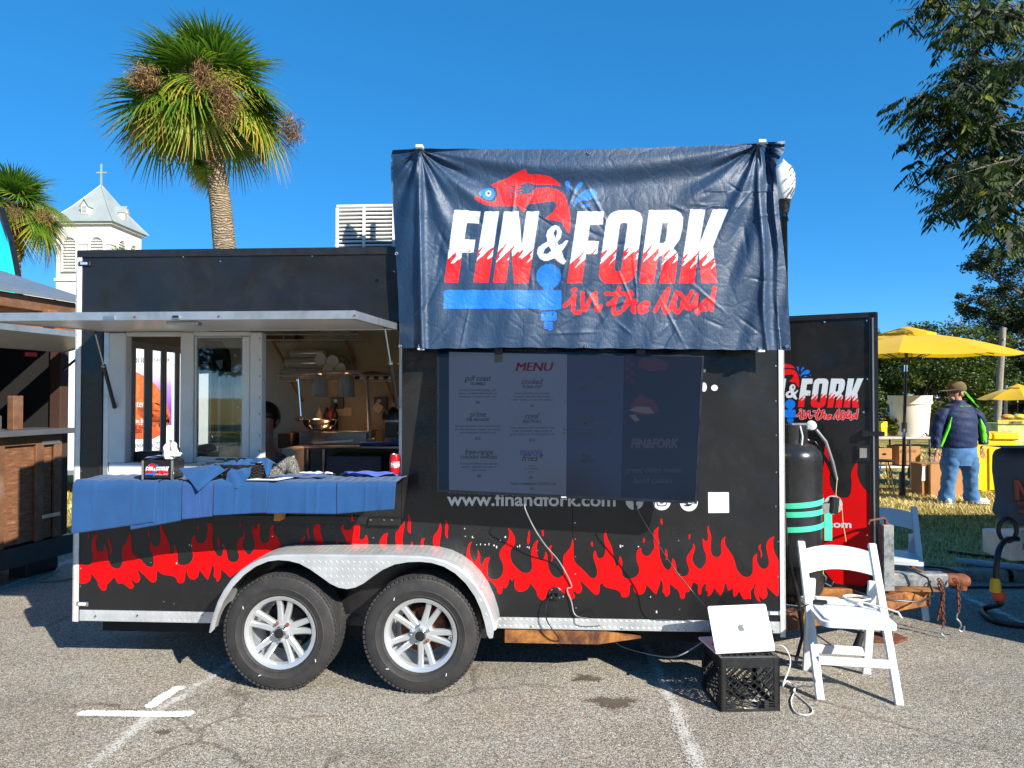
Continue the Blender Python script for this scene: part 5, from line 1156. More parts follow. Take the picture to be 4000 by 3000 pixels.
# napkin dispenser
ND = empty("napkin_dispenser", t2w(tp(640, 1880, -.20).x, -.20, ZC + .004), -TH + R(4), label="black and chrome napkin dispenser with printed logo on the counter", cat="napkin dispenser")
w_, d_, h_ = .178, .15, .115
MB().bx(-w_ / 2, w_ / 2, -d_ / 2, d_ / 2, 0, h_, .012).build("case", M_BLACKMETAL, ND)
m = MB(); m.grid(10, 8, lambda s, q: ((s - .5) * w_ * (1 - .1 * math.sin(math.pi * q) * 0), (q - .5) * d_, h_ + .001 + .022 * math.sin(math.pi * (.1 + .8 * q)) * math.sin(math.pi * (.08 + .84 * s)) ** .4)); m.build("lid", M_CHROME, ND, ang=60)
MB().bx(-w_ / 2 + .01, w_ / 2 - .012, -d_ / 2 - .004, -d_ / 2 - .001, .012, h_ - .008, .001).build("label_plate", M_TVB, ND)
for (a, b, c_, e_) in ((-w_ / 2 - .002, -w_ / 2 + .01, .0, h_), (w_ / 2 - .012, w_ / 2 + .002, .0, h_)): MB().bx(a, b, -d_ / 2 - .006, -d_ / 2 + .01, c_, e_, .003).build("face_frame", M_CHROME, ND)
U3, V3 = np.meshgrid(np.linspace(1700, 2880, 150), np.linspace(640, 1290, 84), indexing='ij'); PR3 = logo(U3, V3, (.007, .007, .008), halo=np.array(C('d0d0d0')))
VV = np.stack([(U3.ravel() - 2290) / 1180 * .145, np.full(U3.size, -d_ / 2 - .0046), .06 - (V3.ravel() - 965) / 1180 * .145], -1); ii = np.arange(150 * 84).reshape(150, 84)
numesh("logo_print", VV, np.stack([ii[:-1, :-1], ii[1:, :-1], ii[1:, 1:], ii[:-1, 1:]], -1).reshape(-1, 4), M_PRINT, ND, {"print": PR3})
def crumple(name, c, sz, mat, parent, label=None, cat=None, seed=1, n=14, amp=.4):
    rg = random.Random(seed); off = [[(rg.uniform(-amp, amp), rg.uniform(-amp, amp), rg.uniform(-amp, amp)) for _ in range(n + 1)] for _ in range(n + 1)]
    def f(s, q):
        i, j = round(s * n), round(q * n); o = off[i][j]; a = (s - .5) * 2; b = (q - .5) * 2
        return (c[0] + sz[0] * (a + o[0] * .3) * .5, c[1] + sz[1] * (b + o[1] * .3) * .5, c[2] + sz[2] * (max(0, 1 - .55 * (a * a + b * b)) + .35 * o[2] * (1 - .6 * max(abs(a), abs(b)))))
    m = MB(); m.grid(n, n, f); o = m.build(name, mat, parent, ang=20)
    return tag(o, label, cat)
nk = empty("napkin", t2w(tp(660, 1770, -.20).x, -.20, ZC + h_ + .022), -TH, label="white paper napkin sticking out of the napkin dispenser", cat="napkin")
m = MB()
def nf(s, q):
    a = (s - .5) * 2; w = .062 * (1 - .75 * q ** 1.3); return (a * w + .018 * q + .006 * math.sin(q * 9), .02 * math.sin(a * 5.5 + q * 3) * (1 - .4 * q) - .012 * q, .10 * q * (1 - .18 * a * a) + .006 * math.sin(a * 7))
m.grid(14, 8, nf); m.build("fold", M_PAPER, nk, ang=25)
m = MB(); m.grid(10, 6, lambda s, q: (.02 + .065 * s, -.035 + .05 * q + .008 * math.sin(s * 9), .002 + .03 * math.sin(math.pi * q) * (1 - s * .5))); m.build("fold", M_PAPER, nk, ang=25)
pb = NT("clear_plastic"); tr = pb.n("BsdfTransparent"); gl = pb.n("BsdfGlossy"); gl.inputs["Roughness"].default_value = .08; mx = pb.n("MixShader"); pb.l(pb.math('ADD', pb.math('MULTIPLY', pb.noise(40, 5), .5), .1, True), mx.inputs[0]); pb.l(tr.outputs[0], mx.inputs[1]); pb.l(gl.outputs[0], mx.inputs[2]); pb.l(mx.outputs[0], pb.out.inputs[0]); M_CLEAR = pb.m
p = tp(815, 1840, -.1); o = crumple("plastic_bag", (p.x, -.1, ZC + .012), (.19, .13, .07), M_CLEAR, None, "crumpled clear plastic bag on the counter behind the wicker basket", "bag", 4); place(o)
p = tp(858, 1835, -.07); o = crumple("plastic_bag", (p.x, -.06, ZC + .014), (.10, .08, .075), M_CLEAR, None, "small clear plastic bag of white cutlery on the counter", "bag", 9, 10); place(o)
# wicker basket
BK = empty("wicker_basket", t2w(tp(945, 1882, -.22).x, -.215, ZC + .018), -TH, label="low oval black wicker basket on the counter holding plastic cutlery", cat="basket")
M_WICK = mk("black_wicker", (.012, .011, .011), .3, var=.4, scale=60, bump=.3)
for k in range(9):
    z = .004 + k * .0085; ring = []
    for i in range(64):
        a = 2 * math.pi * i / 64; w = .0022 * (1 if (i + k) % 2 else -1); rx, ry = .155 + .012 * k / 9 + w, .062 + .008 * k / 9 + w; ring.append((rx * math.cos(a), ry * math.sin(a), z + .0012 * math.sin(a * 16 + k * 3.1)))
    MB().tube(ring, .0044, 5, closed=True).build("weave", M_WICK, BK)
MB().lathe([(.0001, .002), (1, .002)], 32, Matrix.Diagonal((.153, .06, 1, 1))).build("base", M_WICK, BK)
for k in range(3):
    a = Vector((-.03 + .06 * k, -.02 + .012 * k, .07)); MB().tube([a, a + Vector((-.05, .0, .022)), a + Vector((-.075, .0, .03))], [.004, .006, .004], 6).build("spoon_stem", M_TVB, BK); MB().sphere(a + Vector((-.095, 0, .034)), .024, 12, 8, (1.3, .8, .28)).build("spoon_bowl", M_TVB, BK)
def hang_cloth(name, P, label, seed):
    """cloth slung over the basket: list of rows of points (local to basket)"""
    n = len(P); m_ = len(P[0])
    def f(s, q):
        i = min(n - 2, int(s * (n - 1))); j = min(m_ - 2, int(q * (m_ - 1))); a, b = s * (n - 1) - i, q * (m_ - 1) - j
        A, B, C_, D_ = (Vector(P[i][j]), Vector(P[i + 1][j]), Vector(P[i + 1][j + 1]), Vector(P[i][j + 1])); return A.lerp(B, a).lerp(D_.lerp(C_, a), b) + Vector((0, -.003 * math.sin(s * 13 + q * 7 + seed), .003 * math.sin(s * 11 + seed)))
    m = MB(); m.grid(24, 24, f); o = m.build(name, M_BLUE, None, ang=80, label=label, cat="napkin"); o.location = BK.location; o.rotation_euler = BK.rotation_euler
    md = o.modifiers.new("t", 'SOLIDIFY'); md.thickness = .002; ss = o.modifiers.new("s", 'SUBSURF'); ss.levels = ss.render_levels = 1
hang_cloth("draped_napkin", [[(-.345, -.07, .055), (-.23, -.06, .06), (-.08, .04, .09)], [(-.29, -.105, .02), (-.2, -.09, .05), (-.05, .0, .10)], [(-.19, -.14, -.065), (-.13, -.10, .0), (-.01, -.05, .088)]], "blue napkin hanging off the basket towards the napkin dispenser", 1)
hang_cloth("draped_napkin", [[(-.055, -.105, -.045), (-.05, -.09, .03), (.0, -.02, .105)], [(.03, -.12, -.055), (.025, -.09, .04), (.03, .0, .105)], [(.09, -.10, .02), (.085, -.08, .06), (.10, .02, .10)]], "blue napkin folded over the middle of the basket's rim", 2)
hang_cloth("draped_napkin", [[(.06, -.03, .088), (.09, -.03, .118), (.1, .05, .10)], [(.14, -.05, .09), (.16, -.04, .115), (.15, .05, .09)], [(.185, -.085, .002), (.205, -.05, .085), (.24, .03, .055)]], "blue napkin heaped over the basket's end beside the sheets", 3)
# soda can
SC = empty("soda_can", t2w(tp(1543, 1832, .03).x, .03, ZC + .012), -TH, label="red soda can with white script on the counter", cat="can")
MB().lathe([(.0001, .003), (.024, .0), (.033, .008), (.033, .105), (.027, .118), (.0265, .122)], 28).build("body", mk("soda_red", C('d8101c'), .25, .3, var=.04), SC); MB().lathe([(.0265, .122), (.025, .118), (.0001, .118)], 24).build("lid", M_BRUSHED, SC)
V_, F_ = text2d("Coca-Cola", .03, .3, .01); m = MB(); m.add([(.0336 * math.sin(-1.0 + x / .0336), -.0336 * math.cos(-1.0 + x / .0336), .055 + y) for x, y in V_], F_); m.build("script", M_WHITEV, SC, ang=None, recalc=False)

# ------------------------------------------------------------------ interior, seen through the hatch
def ib(nm, u0, u1, v0, v1, o0, o1, mat, parent=None, ch=.003, **k):
    a, b = tp(u0, v0, o0), tp(u1, v1, o0); m = MB(); x0, z0 = a.x, b.z
    if parent is None:
        cx = (a.x + b.x) / 2; o = m.bx(a.x - cx, b.x - cx, 0, o1 - o0, 0, a.z - b.z, ch).build(nm, mat, None, **k); o.location = t2w(cx, o0, b.z); o.rotation_euler = (0, 0, -TH); return o
    return m.bx(a.x, b.x, o0, o1, b.z, a.z, ch).build(nm, mat, parent)
tzt = tz(1300, 1740, 1.2)
WT = empty("work_table", TO, -TH, label="stainless steel work table inside the trailer below the heat lamps", cat="table")
xa, xb = tx(1148, 1740, 1.2), tx(1700, 1740, 1.2)
MB().bx(xa, xb, 1.2, 1.79, tzt - .03, tzt, .008).build("table_top", M_STEEL, WT)
for (x, y) in ((tx(1203, 1800, 1.25), 1.25), (tx(1266, 1800, 1.25), 1.25), (xb - .05, 1.25), (xa + .06, 1.74), (xb - .05, 1.74)): MB().cyl((x, y, TB + .04), (x, y, tzt - .03), .02).build("leg", M_STEEL, WT)
ib("food_warmer", 1275, 1490, 1782, 1930, 1.35, 1.75, mk("grey_enamel", C('8d8a92'), .5), None, .01, label="grey metal cabinet under the steel work table in the trailer", cat="cabinet")
# pan, bowl, ladle
PN = empty("steam_pan", TO, -TH, label="deep rectangular stainless food pan on the work table", cat="pan")
px0, px1 = tx(1168, 1700, 1.32), tx(1432, 1700, 1.32); pz0, pz1 = tzt + .001, tz(1300, 1688, 1.32)
for (x0, x1, y0, y1) in ((px0, px1, 1.32, 1.335), (px0, px1, 1.605, 1.62), (px0, px0 + .015, 1.335, 1.605), (px1 - .015, px1, 1.335, 1.605)): MB().bx(x0, x1, y0, y1, pz0, pz1, .004).build("side", M_STEEL, PN)
MB().bx(px0 + .015, px1 - .015, 1.335, 1.605, pz0, pz0 + .01).build("base", M_STEEL, PN)
for (x0, x1, y0, y1) in ((px0 - .02, px1 + .02, 1.30, 1.32), (px0 - .02, px1 + .02, 1.62, 1.64)): MB().bx(x0, x1, y0, y1, pz1 - .004, pz1 + .002, .002).build("rim", M_STEEL, PN)
MB().bx((px0 + px1) / 2 + .06, px1 + .01, 1.30, 1.64, pz1 + .003, pz1 + .008, .002).build("lid", M_STEEL, PN)
bc = tp(1243, 1660, 1.42)
BW = MB().lathe([(.0001, .003), (.07, .0), (.10, .012), (.135, .055), (.148, .085), (.156, .088), (.156, .092), (.146, .09), (.13, .058), (.095, .016), (.0001, .008)], 40, Matrix.Diagonal((1, .8, 1, 1))).build("mixing_bowl", M_CHROME, None, ang=50, label="shiny steel bowl standing on the food pan under a heat lamp", cat="bowl")
BW.location = t2w(bc.x, 1.45, pz1 + .010)
LD = empty("ladle", TO, -TH, label="steel ladle with upright handle hooked on the bowl's rim", cat="ladle")
a, b = tp(1165, 1480, 1.42), tp(1176, 1625, 1.42); MB().tube([a + Vector((-.015, 0, -.02)), a + Vector((-.01, 0, 0)), a, a.lerp(b, .5), b], [.005, .006, .009, .007, .006], 8).build("handle", M_CHROME, LD)
c_ = tp(1167, 1632, 1.42); MB().lathe([(.0001, -.03), (.025, -.022), (.038, .0), (.036, .0), (.023, -.018), (.0001, -.025)], 20, Matrix.Translation(c_)).build("bowl", M_CHROME, LD)
# heat lamp
HL = empty("heat_lamp", TO, -TH, label="two shaded heat lamp on a bent aluminium stand over the food pan", cat="heat lamp")
hz = 1.36; P = [tp(u, v, hz) for u, v in ((1205, 1458), (1300, 1455), (1380, 1452), (1405, 1456), (1424, 1470), (1433, 1492), (1436, 1520), (1440, 1620), (1443, 1712))]
m = MB(); m.tube(P, .014, 4); m.build("stand_arm", mk("lamp_aluminium", C('cfd1d2'), .35, .35, var=.06), HL, ang=60)
m = MB(); q = tp(1444, 1716, hz); m.bar(q, tp(1224, 1733, hz - .1) + Vector((0, 0, .005)), .02, .016); m.build("stand_foot", M_BRUSHED, HL); MB().cyl(tp(1432, 1719, hz - .03), tp(1462, 1716, hz - .03), .011).build("foot_cap", mk("cream_rubber", C('d8cfae'), .6), HL)
M_WARN = mk("warning_yellow", C('d8b020'), .5)
warm = NT("lamp_filament"); warm.set(emit=(1, .42, .12), estr=14.0); M_FIL = warm.m
for (u, v) in ((1250, 1465), (1353, 1461)):
    p = tp(u, v, hz); zb_ = tz(u, 1551, hz) - p.z
    sh = MB().lathe([(.012, -.002), (.035, -.006), (.052, -.028), (.060, -.06), (.068, zb_ + .01), (.074, zb_), (.066, zb_ + .004), (.057, -.06), (.045, -.03), (.012, -.01)], 32, Matrix.Translation(p)).build("lamp_shade", mk("lamp_aluminium", C('cfd1d2'), .35, .35, var=.06), HL, ang=50)
    MB().sphere(p + Vector((0, 0, zb_ + .045)), .026, 14, 10).build("bulb", M_FIL, sh)
    for a in (-50, -18, 18, 50):
        for k in range(4): z = -.035 - .012 * k; rr = .0605 + .0025 * k; MB().sphere(p + Vector((rr * math.sin(R(a)), -rr * math.cos(R(a)), z)), .0028, 6, 4).build("vent_hole", M_TVB, sh)
    m = MB(); yy = -.0705; m.v = [p + Vector((-.011, yy, zb_ + .012)), p + Vector((.011, yy, zb_ + .012)), p + Vector((0, yy + .002, zb_ + .032))]; m.f = [(0, 1, 2)]; m.build("warning_label", M_WARN, sh, ang=None)
    ld = bpy.data.lights.new("heat_lamp_light", 'SPOT'); ld.energy = 2.6; ld.color = (1, .5, .2); ld.spot_size = R(110); ld.spot_blend = .6; ld.shadow_soft_size = .03
    lo = bpy.data.objects.new("heat_lamp_light", ld); link(lo, HL); lo.location = p + Vector((0, 0, zb_ + .012))
# shelves (parts of the trailer) and what is on them
for (v0, u0, u1, z_o) in ((1488, 1085, 1560, 1.5), (1327, 1010, 1400, 1.5)):
    x0, x1, z0 = tx(u0, v0, z_o), tx(u1, v0, z_o), tz(1300, v0, z_o)
    sh = MB().tube([(x0, z_o, z0), (x1, z_o, z0)], .006, 6).build("wire_shelf", M_VINYL, TR)
    MB().tube([(x0, z_o, z0 + .045), (x1, z_o, z0 + .045)], .006, 6).build("shelf_rail", M_VINYL, sh)
    for k in range(14): x = x0 + (x1 - x0) * (k + .5) / 14; MB().tube([(x, z_o, z0), (x, TW - .045, z0)], .003, 5).build("shelf_wire", M_VINYL, sh)
    for k in range(5): x = x0 + (x1 - x0) * k / 4; MB().tube([(x, z_o, z0), (x, z_o, z0 + .045)], .004, 5).build("rail_post", M_VINYL, sh)
    for x in (x0 + .1, x1 - .12): MB().bar((x, z_o + .05, z0 - .008), (x, TW - .05, z0 - .17), .018, .018).build("shelf_bracket", M_WOOD, sh)
M_FOAM = mk("white_foam", C('dcd8cc'), .6, var=.05)
szb = tz(1300, 1488, 1.5) + .007
k = 0
for (u, v, r_, lb) in ((1252, 1403, .050, "beside the lids"), (1300, 1412, .050, "topmost of the pile"), (1280, 1444, .044, "half hidden"), (1330, 1440, .046, "nearest the tray")):
    p = tp(u, v, 1.5); rr = r_
    st = empty("foam_cup_stack", t2w(p.x, 1.5, p.z), -TH, label="sleeve of white foam cups on the wire shelf, %s" % lb, cat="cups", group="sleeves of cups on the wire shelf")
    for j in range(6): MB().lathe([(rr * .86, .008), (rr, .0), (rr * 1.05, -.004), (rr * 1.05, .004), (rr * .98, .05), (rr * .9, .05)], 24, Matrix.Translation((0, .045 * j, 0)) @ Matrix.Rotation(R(-90), 4, 'X')).build("cup", M_FOAM, st, ang=50)
    MB().lathe([(.0001, .004), (rr * .9, .004)], 24, Matrix.Rotation(R(-90), 4, 'X')).build("cup_base", M_FOAM, st)
for (u0, u1, v0, v1, lb) in ((1102, 1272, 1440, 1482, "bottom"), (1110, 1268, 1398, 1436, "middle"), (1130, 1262, 1362, 1394, "top")):
    p0, p1 = tp(u0, (v0 + v1) / 2, 1.52), tp(u1, (v0 + v1) / 2, 1.52); r_ = (tz(u0, v0, 1.52) - tz(u0, v1, 1.52)) / 2
    st = empty("lid_sleeve", t2w(p0.x, 1.56, p0.z), -TH, label="clear wrapped sleeve of white lids, the %s of three on the wire shelf" % lb, cat="lids"); L_ = p1.x - p0.x
    pr = []
    for j in range(29): pr.append((r_ * (.97 if j % 2 else 1.0), L_ * j / 28))
    MB().lathe([(.0001, 0)] + pr + [(.0001, L_)], 20, Matrix.Rotation(R(90), 4, 'Y')).build("lids", M_FOAM, st, ang=25)
    MB().lathe([(r_ * 1.06, -.02), (r_ * 1.08, L_ / 2), (r_ * 1.05, L_ + .02)], 14, Matrix.Rotation(R(90), 4, 'Y')).build("wrap", M_CLEAR, st)
ib("wooden_crate", 1032, 1150, 1306, 1326, 1.52, 1.74, mk("brown_wood", C('6b4a2e'), .7, var=.3), None, label="brown wooden box on the trailer's top shelf", cat="box")
cz = tz(1300, 1327, 1.5) + .012
for q, (u, lb) in enumerate(((1285, "loose coil of white cable on the trailer's top shelf"), (1350, "tight coil of white cable at the end of the top shelf"))):
    p = tp(u, 1310, 1.6); cc = empty("cable_coil", t2w(p.x, 1.62, cz + .05), -TH, label=lb, cat="cable")
    for k in range(5): MB().tube([((.075 - .012 * q) * math.cos(a * .35), .05 * math.sin(a * .35), .012 * math.sin(a * .35 * (1 + k % 2)) + (k - 2) * .013) for a in range(18)], .007, 6, closed=True).build("turn", M_FOAM, cc)
p = tp(1455, 1468, 1.58); TY = empty("food_tray", t2w(p.x, 1.6, szb), -TH, label="brown card tray of green leaves on the wire shelf", cat="tray")
m = MB(); A_, B_ = [(-.09, -.05), (.09, -.05), (.09, .05), (-.09, .05)], [(-.13, -.075), (.13, -.075), (.13, .075), (-.13, .075)]
m.v = [Vector((x, y, 0)) for x, y in A_] + [Vector((x, y, .06)) for x, y in B_]; m.f = [(0, 1, 2, 3)] + [(i, (i + 1) % 4, 4 + (i + 1) % 4, 4 + i) for i in range(4)]; m.build("tray_sides", mk("brown_card", C('8a6238'), .8), TY, ang=None)
crumple("leaves", (0, 0, .04), (.2, .11, .035), mk("salad_green", C('4a6a26'), .6, var=.4, scale=40), TY, None, None, 3, 16)
p = tp(1462, 1481, 1.49); RL = empty("paper_roll", t2w(p.x, 1.49, szb - .0), -TH, label="thin striped paper roll lying along the wire shelf's edge", cat="paper roll")
for k in range(8): MB().cyl((-.16 + k * .04, .0, .018), (-.1605 + (k + 1) * .04, .0, .018), .013, .013, 12).build("band", M_PAPER if k % 2 else M_BLACKMETAL, RL)
for (u, v, c_, h_b, lb) in ((1247, 1622, C('d9c8a0'), .10, "cream squeeze bottle behind the steel bowl"), (1277, 1622, C('191614'), .12, "dark sauce bottle behind the steel bowl"), (1307, 1622, C('191614'), .12, "dark sauce bottle beside the wall papers"), (1292, 1618, C('b03020'), .10, "red sauce bottle between the dark bottles")):
    p = tp(u, v, 1.7); o = empty("sauce_bottle", t2w(p.x, 1.7, tzt), -TH, label=lb, cat="bottle"); H = p.z - tzt
    MB().lathe([(.0001, 0), (.03, 0), (.032, .01), (.032, H), (.02, H + .03), (.012, H + .035)], 18).build("body", mk("bottle_" + str(u), c_, .4), o); MB().lathe([(.014, H + .03), (.014, H + .05), (.004, H + .07), (.0001, H + .07)], 12).build("cap", mk("bottle_cap_" + str(u), tuple(x * .8 for x in c_), .4), o)
for (u0, u1) in ((1290, 1340), (1460, 1510)):
    ob = ib("socket_box", u0, u1, 1552, 1597, TW - .075, TW - .046, mk("socket_grey", C('6a6a68'), .6), TR)
    for k, dv in enumerate((1566, 1584)): p = tp((u0 + u1) / 2 - 4, dv, TW - .077); MB().lathe([(.0001, .003), (.016, .003), (.017, 0)], 16, Matrix.Translation(p) @ Matrix.Rotation(R(90), 4, 'X')).build("outlet", M_PAPER if k == 0 else M_TVB, ob)
for (u0, u1, v0, v1, lb) in ((1303, 1336, 1590, 1624, "cream instruction card taped to the wall beside the socket"), (1338, 1374, 1592, 1624, "white instruction card taped to the wall over the cutting board")): ib("wall_card", u0, u1, v0, v1, TW - .055, TW - .047, mk("card_paper", C('e8d8b8'), .7), None, 0, label=lb, cat="card")
p = tp(1475, 1588, TW - .09); tgo = MB().box((0, 0, 0), (.075, .003, .075), (0, R(35), 0)).build("hang_tag", mk("card_paper", C('e8d8b8'), .7), None, label="small paper tag hanging from the socket's plug", cat="tag"); tgo.location = t2w(p.x, TW - .09, p.z - .01); tgo.rotation_euler = (0, 0, -TH)
PC = empty("pressure_cooker", t2w(tp(1553, 1700, 1.4).x, 1.42, tzt), -TH, label="black and steel electric cooker on the work table", cat="cooker"); H = tz(1540, 1590, 1.4) - tzt
MB().lathe([(.0001, 0), (.12, 0), (.125, .01), (.125, H * .68), (.12, H * .70)], 28).build("body", M_BRUSHED, PC); MB().lathe([(.128, .03), (.128, H * .1), (.126, H * .1)], 28).build("band", M_CHROME, PC); MB().lathe([(.13, H * .66), (.132, H * .74), (.12, H * .9), (.06, H * 1.0), (.0001, H)], 28).build("lid", M_TVB, PC); MB().bx(-.075, .03, -.135, -.12, .06, H * .6, .01).build("panel", M_TVB, PC)
MB().tube([(tp(1505, 1590, TW - .06)), tp(1512, 1640, TW - .08), tp(1515, 1630, 1.6)], .006, 6).build("power_cable", M_TVB, TR)
ib("cutting_board", 1400, 1640, 1728, 1739, 1.19, 1.3, mk("blue_board", C('1e4fae'), .5), None, label="blue cutting board on the work table's front edge", cat="cutting board")
ib("cooler_box", 1098, 1142, 1752, 1900, .9, 1.15, M_FOAM, None, .01, label="white cooler box behind the person in the trailer", cat="cooler")
ib("cardboard_box", 1085, 1136, 1692, 1750, 1.3, 1.6, mk("box_brown", C('6b5238'), .8, var=.15), None, label="small brown cardboard box beside the steel food pan", cat="box")
# dark jacket and cap hanging behind the middle sash
JT = empty("hanging_jacket", TO, -TH, label="black jacket hung up behind the middle window pane", cat="jacket")
P = [(770, 1350), (800, 1330), (860, 1335), (885, 1370), (884, 1410), (892, 1452), (860, 1455), (775, 1460), (782, 1430), (770, 1400)]
Q = [tp(u, v, .22) for u, v in P]; m = MB(); m.prism([(q.x, q.z) for q in Q], lambda a, b, d: (a, d + .02 * math.sin(b * 30), b), .2, .27); m.build("cloth", mk("black_cloth", (.012, .012, .014), .9, bump=.4, bscale=20), JT, ang=None)
P = [(785, 1424), (870, 1405), (868, 1440), (835, 1448), (800, 1436)]; Q = [tp(u, v, .195) for u, v in P]; m = MB(); m.prism([(q.x, q.z) for q in Q], lambda a, b, d: (a, d, b), .192, .198); m.build("reflective_patch", mk("patch_grey", C('8fa0a8'), .4), JT, ang=None)
for k, (u, w, c_) in enumerate(((850, 8, C('c8c8c0')), (905, 5, C('b8b0a0')))): ib("utensil_rack", u, u + w, 1470, 1780, .5, .52, mk("rack_%d" % k, c_, .5), None, label=("white rack post behind the middle window pane", "beige rack post behind the middle window pane")[k], cat="rack")
ib("paper_towels", 900, 940, 1505, 1560, .6, .72, M_FOAM, None, .01, label="white paper towel block behind the middle window pane", cat="paper towels")
ib("supply_bag", 850, 945, 1690, 1800, .45, .6, mk("olive_bag", C('7d7a4a'), .6, var=.4, scale=14, bump=.6, bscale=12), None, .04, label="olive bag slumped behind the middle window pane", cat="bag")
ib("utensil_tray", 520, 625, 1765, 1806, .09, .2, mk("black_tray", (.01, .01, .01), .5), None, .006, label="black tray on the window sill of the rear bay", cat="tray")

# ------------------------------------------------------------------ person working inside
pc = tp(1046, 1620, .75); PS = t2w(pc.x, .75, 0)
t = NT("tweed_wool"); t.set(color=t.ramp(t.noise(120, 3, .8), [(.38, (.02, .02, .022)), (.5, (.09, .09, .09)), (.62, (.3, .3, .29))]), rough=.9); t.bump(t.noise(150, 3), .6, .01); M_TWEED = t.m
hz_ = tz(1040, 1640, .75)
PE = empty("person", PS, -TH, label="person in a grey tweed pullover bent over behind the serving counter", cat="person")
J, E = skin_chain([((0, .02, hz_ - .45), .12), ((.0, .0, hz_ - .27), .08), ((.0, -.04, hz_ - .17), .055), ((.0, -.075, hz_ - .08), .075), ((0, -.09, hz_), .098), ((0, -.06, hz_ + .07), .085)])
bodyo = skin("body", J, E, skinmat("inside_skin", C('a8705a')), PE)
J, E = skin_chain([((0, .06, TB + .5), .16), ((0, .06, hz_ - .62), .15), ((0, .04, hz_ - .40), .155), ((0, .0, hz_ - .235), .075)], [2, ((.17, .03, hz_ - .30), .07), ((.22, -.05, hz_ - .52), .055), ((.13, -.22, hz_ - .60), .045)], [2, ((-.17, .03, hz_ - .30), .07), ((-.22, -.05, hz_ - .52), .055), ((-.13, -.22, hz_ - .60), .045)])
skin("pullover", J, E, M_TWEED, bodyo)
M_HAIR = mk("dark_hair", (.012, .009, .008), .35, var=.4, scale=40, bump=.4, bscale=120)
m = MB(); m.sphere((0, -.055, hz_ + .025), .112, 20, 14, (1.0, 1.05, 1.02)); hair = m.build("hair", M_HAIR, bodyo, ang=60)
for v in hair.data.vertices:
    if v.co.y < -.10 and v.co.z < hz_ + .02: v.co.y = -.09 + (v.co.y + .10) * .2
MB().tube([(0, -.165, hz_ + .05), (0, -.15, hz_ + .10), (0, -.08, hz_ + .137)], .003, 5).build("parting", skinmat("scalp", C('b08a74')), bodyo)
MB().sphere((.1, -.07, hz_ - .01), .022, 10, 8, (.5, 1, 1.3)).build("ear", skinmat("inside_skin2", C('a8705a')), bodyo)
m = MB(); m.sphere((0, -.183, hz_ - .055), .017, 10, 8, (.8, 1, 1.2)); m.build("nose", skinmat("inside_skin3", C('a8705a')), bodyo)
M_MASK = cloth_mat("face_cloth", C('8d8a86')); MB().sphere((0, -.11, hz_ - .12), .075, 14, 10, (.9, .85, .6)).build("neck_gaiter", M_MASK, bodyo)
# ------------------------------------------------------------------ milk crate
M_CRATE = mk("black_crate_plastic", (.014, .015, .016), .38, var=.3, scale=25, bump=.15, bscale=120, dirt=.3, dirtcol=(.06, .06, .06))
CB = gp(2815, 2782); CR = gp(3047, 2778); crz = math.atan2(CR.y - CB.y, CR.x - CB.x); CS, CH = .325, .282
CT = empty("milk_crate", CB, crz, label="upturned black plastic milk crate on the asphalt with a laptop on it", cat="crate")
def side_frame(nm, M):
    m = MB(); w = CS
    def b(x0, x1, z0, z1, y0=0, y1=.012): m.bx(x0, x1, y0, y1, z0, z1, .0015)
    b(0, .032, 0, CH); b(w - .032, w, 0, CH); b(.032, w - .032, CH - .042, CH, .002); b(.032, w - .032, CH - .048, CH - .042, -.002, .012)
    b(0, w, .0, .006, -.003); 
    for z in (.018, .031, .044): b(.032, .085, z, z + .004, -.002); b(w - .085, w - .032, z, z + .004, -.002)
    b(.032, w - .032, .006, .014); b(.060, .086, .010, .052, .004); b(w - .086, w - .060, .010, .052, .004)
    # hand hole rim
    pts = [(w / 2 + .044 * math.copysign(abs(math.cos(a)) ** .6, math.cos(a)), .004, .036 + .020 * math.copysign(abs(math.sin(a)) ** .6, math.sin(a))) for a in [i * 2 * math.pi / 24 for i in range(24)]]
    m.tube(pts, .0045, 6, closed=True); pts2 = [(w / 2 + (p[0] - w / 2) * 1.28, p[1], .036 + (p[2] - .036) * 1.3) for p in pts if p[2] > .034]; pts2.sort(key=lambda p: p[0]); m.tube(pts2, .0035, 6)
    for k in range(-4, 5): x = w / 2 + k * .011; m.bar((x, .005, .058), (x, .005, .064), .0025, .008)
    for v in range(len(m.v)): m.v[v] = M @ m.v[v]
    o = m.build(nm, M_CRATE, CT, ang=30)
    m = MB(); z0, z1 = .055, CH - .05; xa, xb = .032, w - .032
    for sgn in (1, -1):
        for k in range(-4, 9):
            x = xa + k * .044; P0, P1 = (x, z0), (x + (z1 - z0) * 1.05, z1)
            (ax, az), (bx_, bz) = P0, P1
            if ax < xa: f = (xa - ax) / (bx_ - ax); ax, az = xa, az + (bz - az) * f
            if bx_ > xb: f = (xb - ax) / (bx_ - ax); bx_, bz = xb, az + (bz - az) * f
            if bx_ - ax < .01: continue
            if sgn < 0: ax, bx_ = w - ax, w - bx_
            m.bar((ax, .005 + .001 * sgn, az), (bx_, .005 + .001 * sgn, bz), .0045, .010, (0, 1, 0))
    for v in range(len(m.v)): m.v[v] = M @ m.v[v]
    m.build("lattice", M_CRATE, o, ang=30, recalc=False, kind="stuff")
Rz = lambda a: Matrix.Rotation(R(a), 4, 'Z')
side_frame("front_side", Matrix.Identity(4)); side_frame("right_side", Matrix.Translation((CS, 0, 0)) @ Rz(90)); side_frame("back_side", Matrix.Translation((CS, CS, 0)) @ Rz(180)); side_frame("left_side", Matrix.Translation((0, CS, 0)) @ Rz(-90))
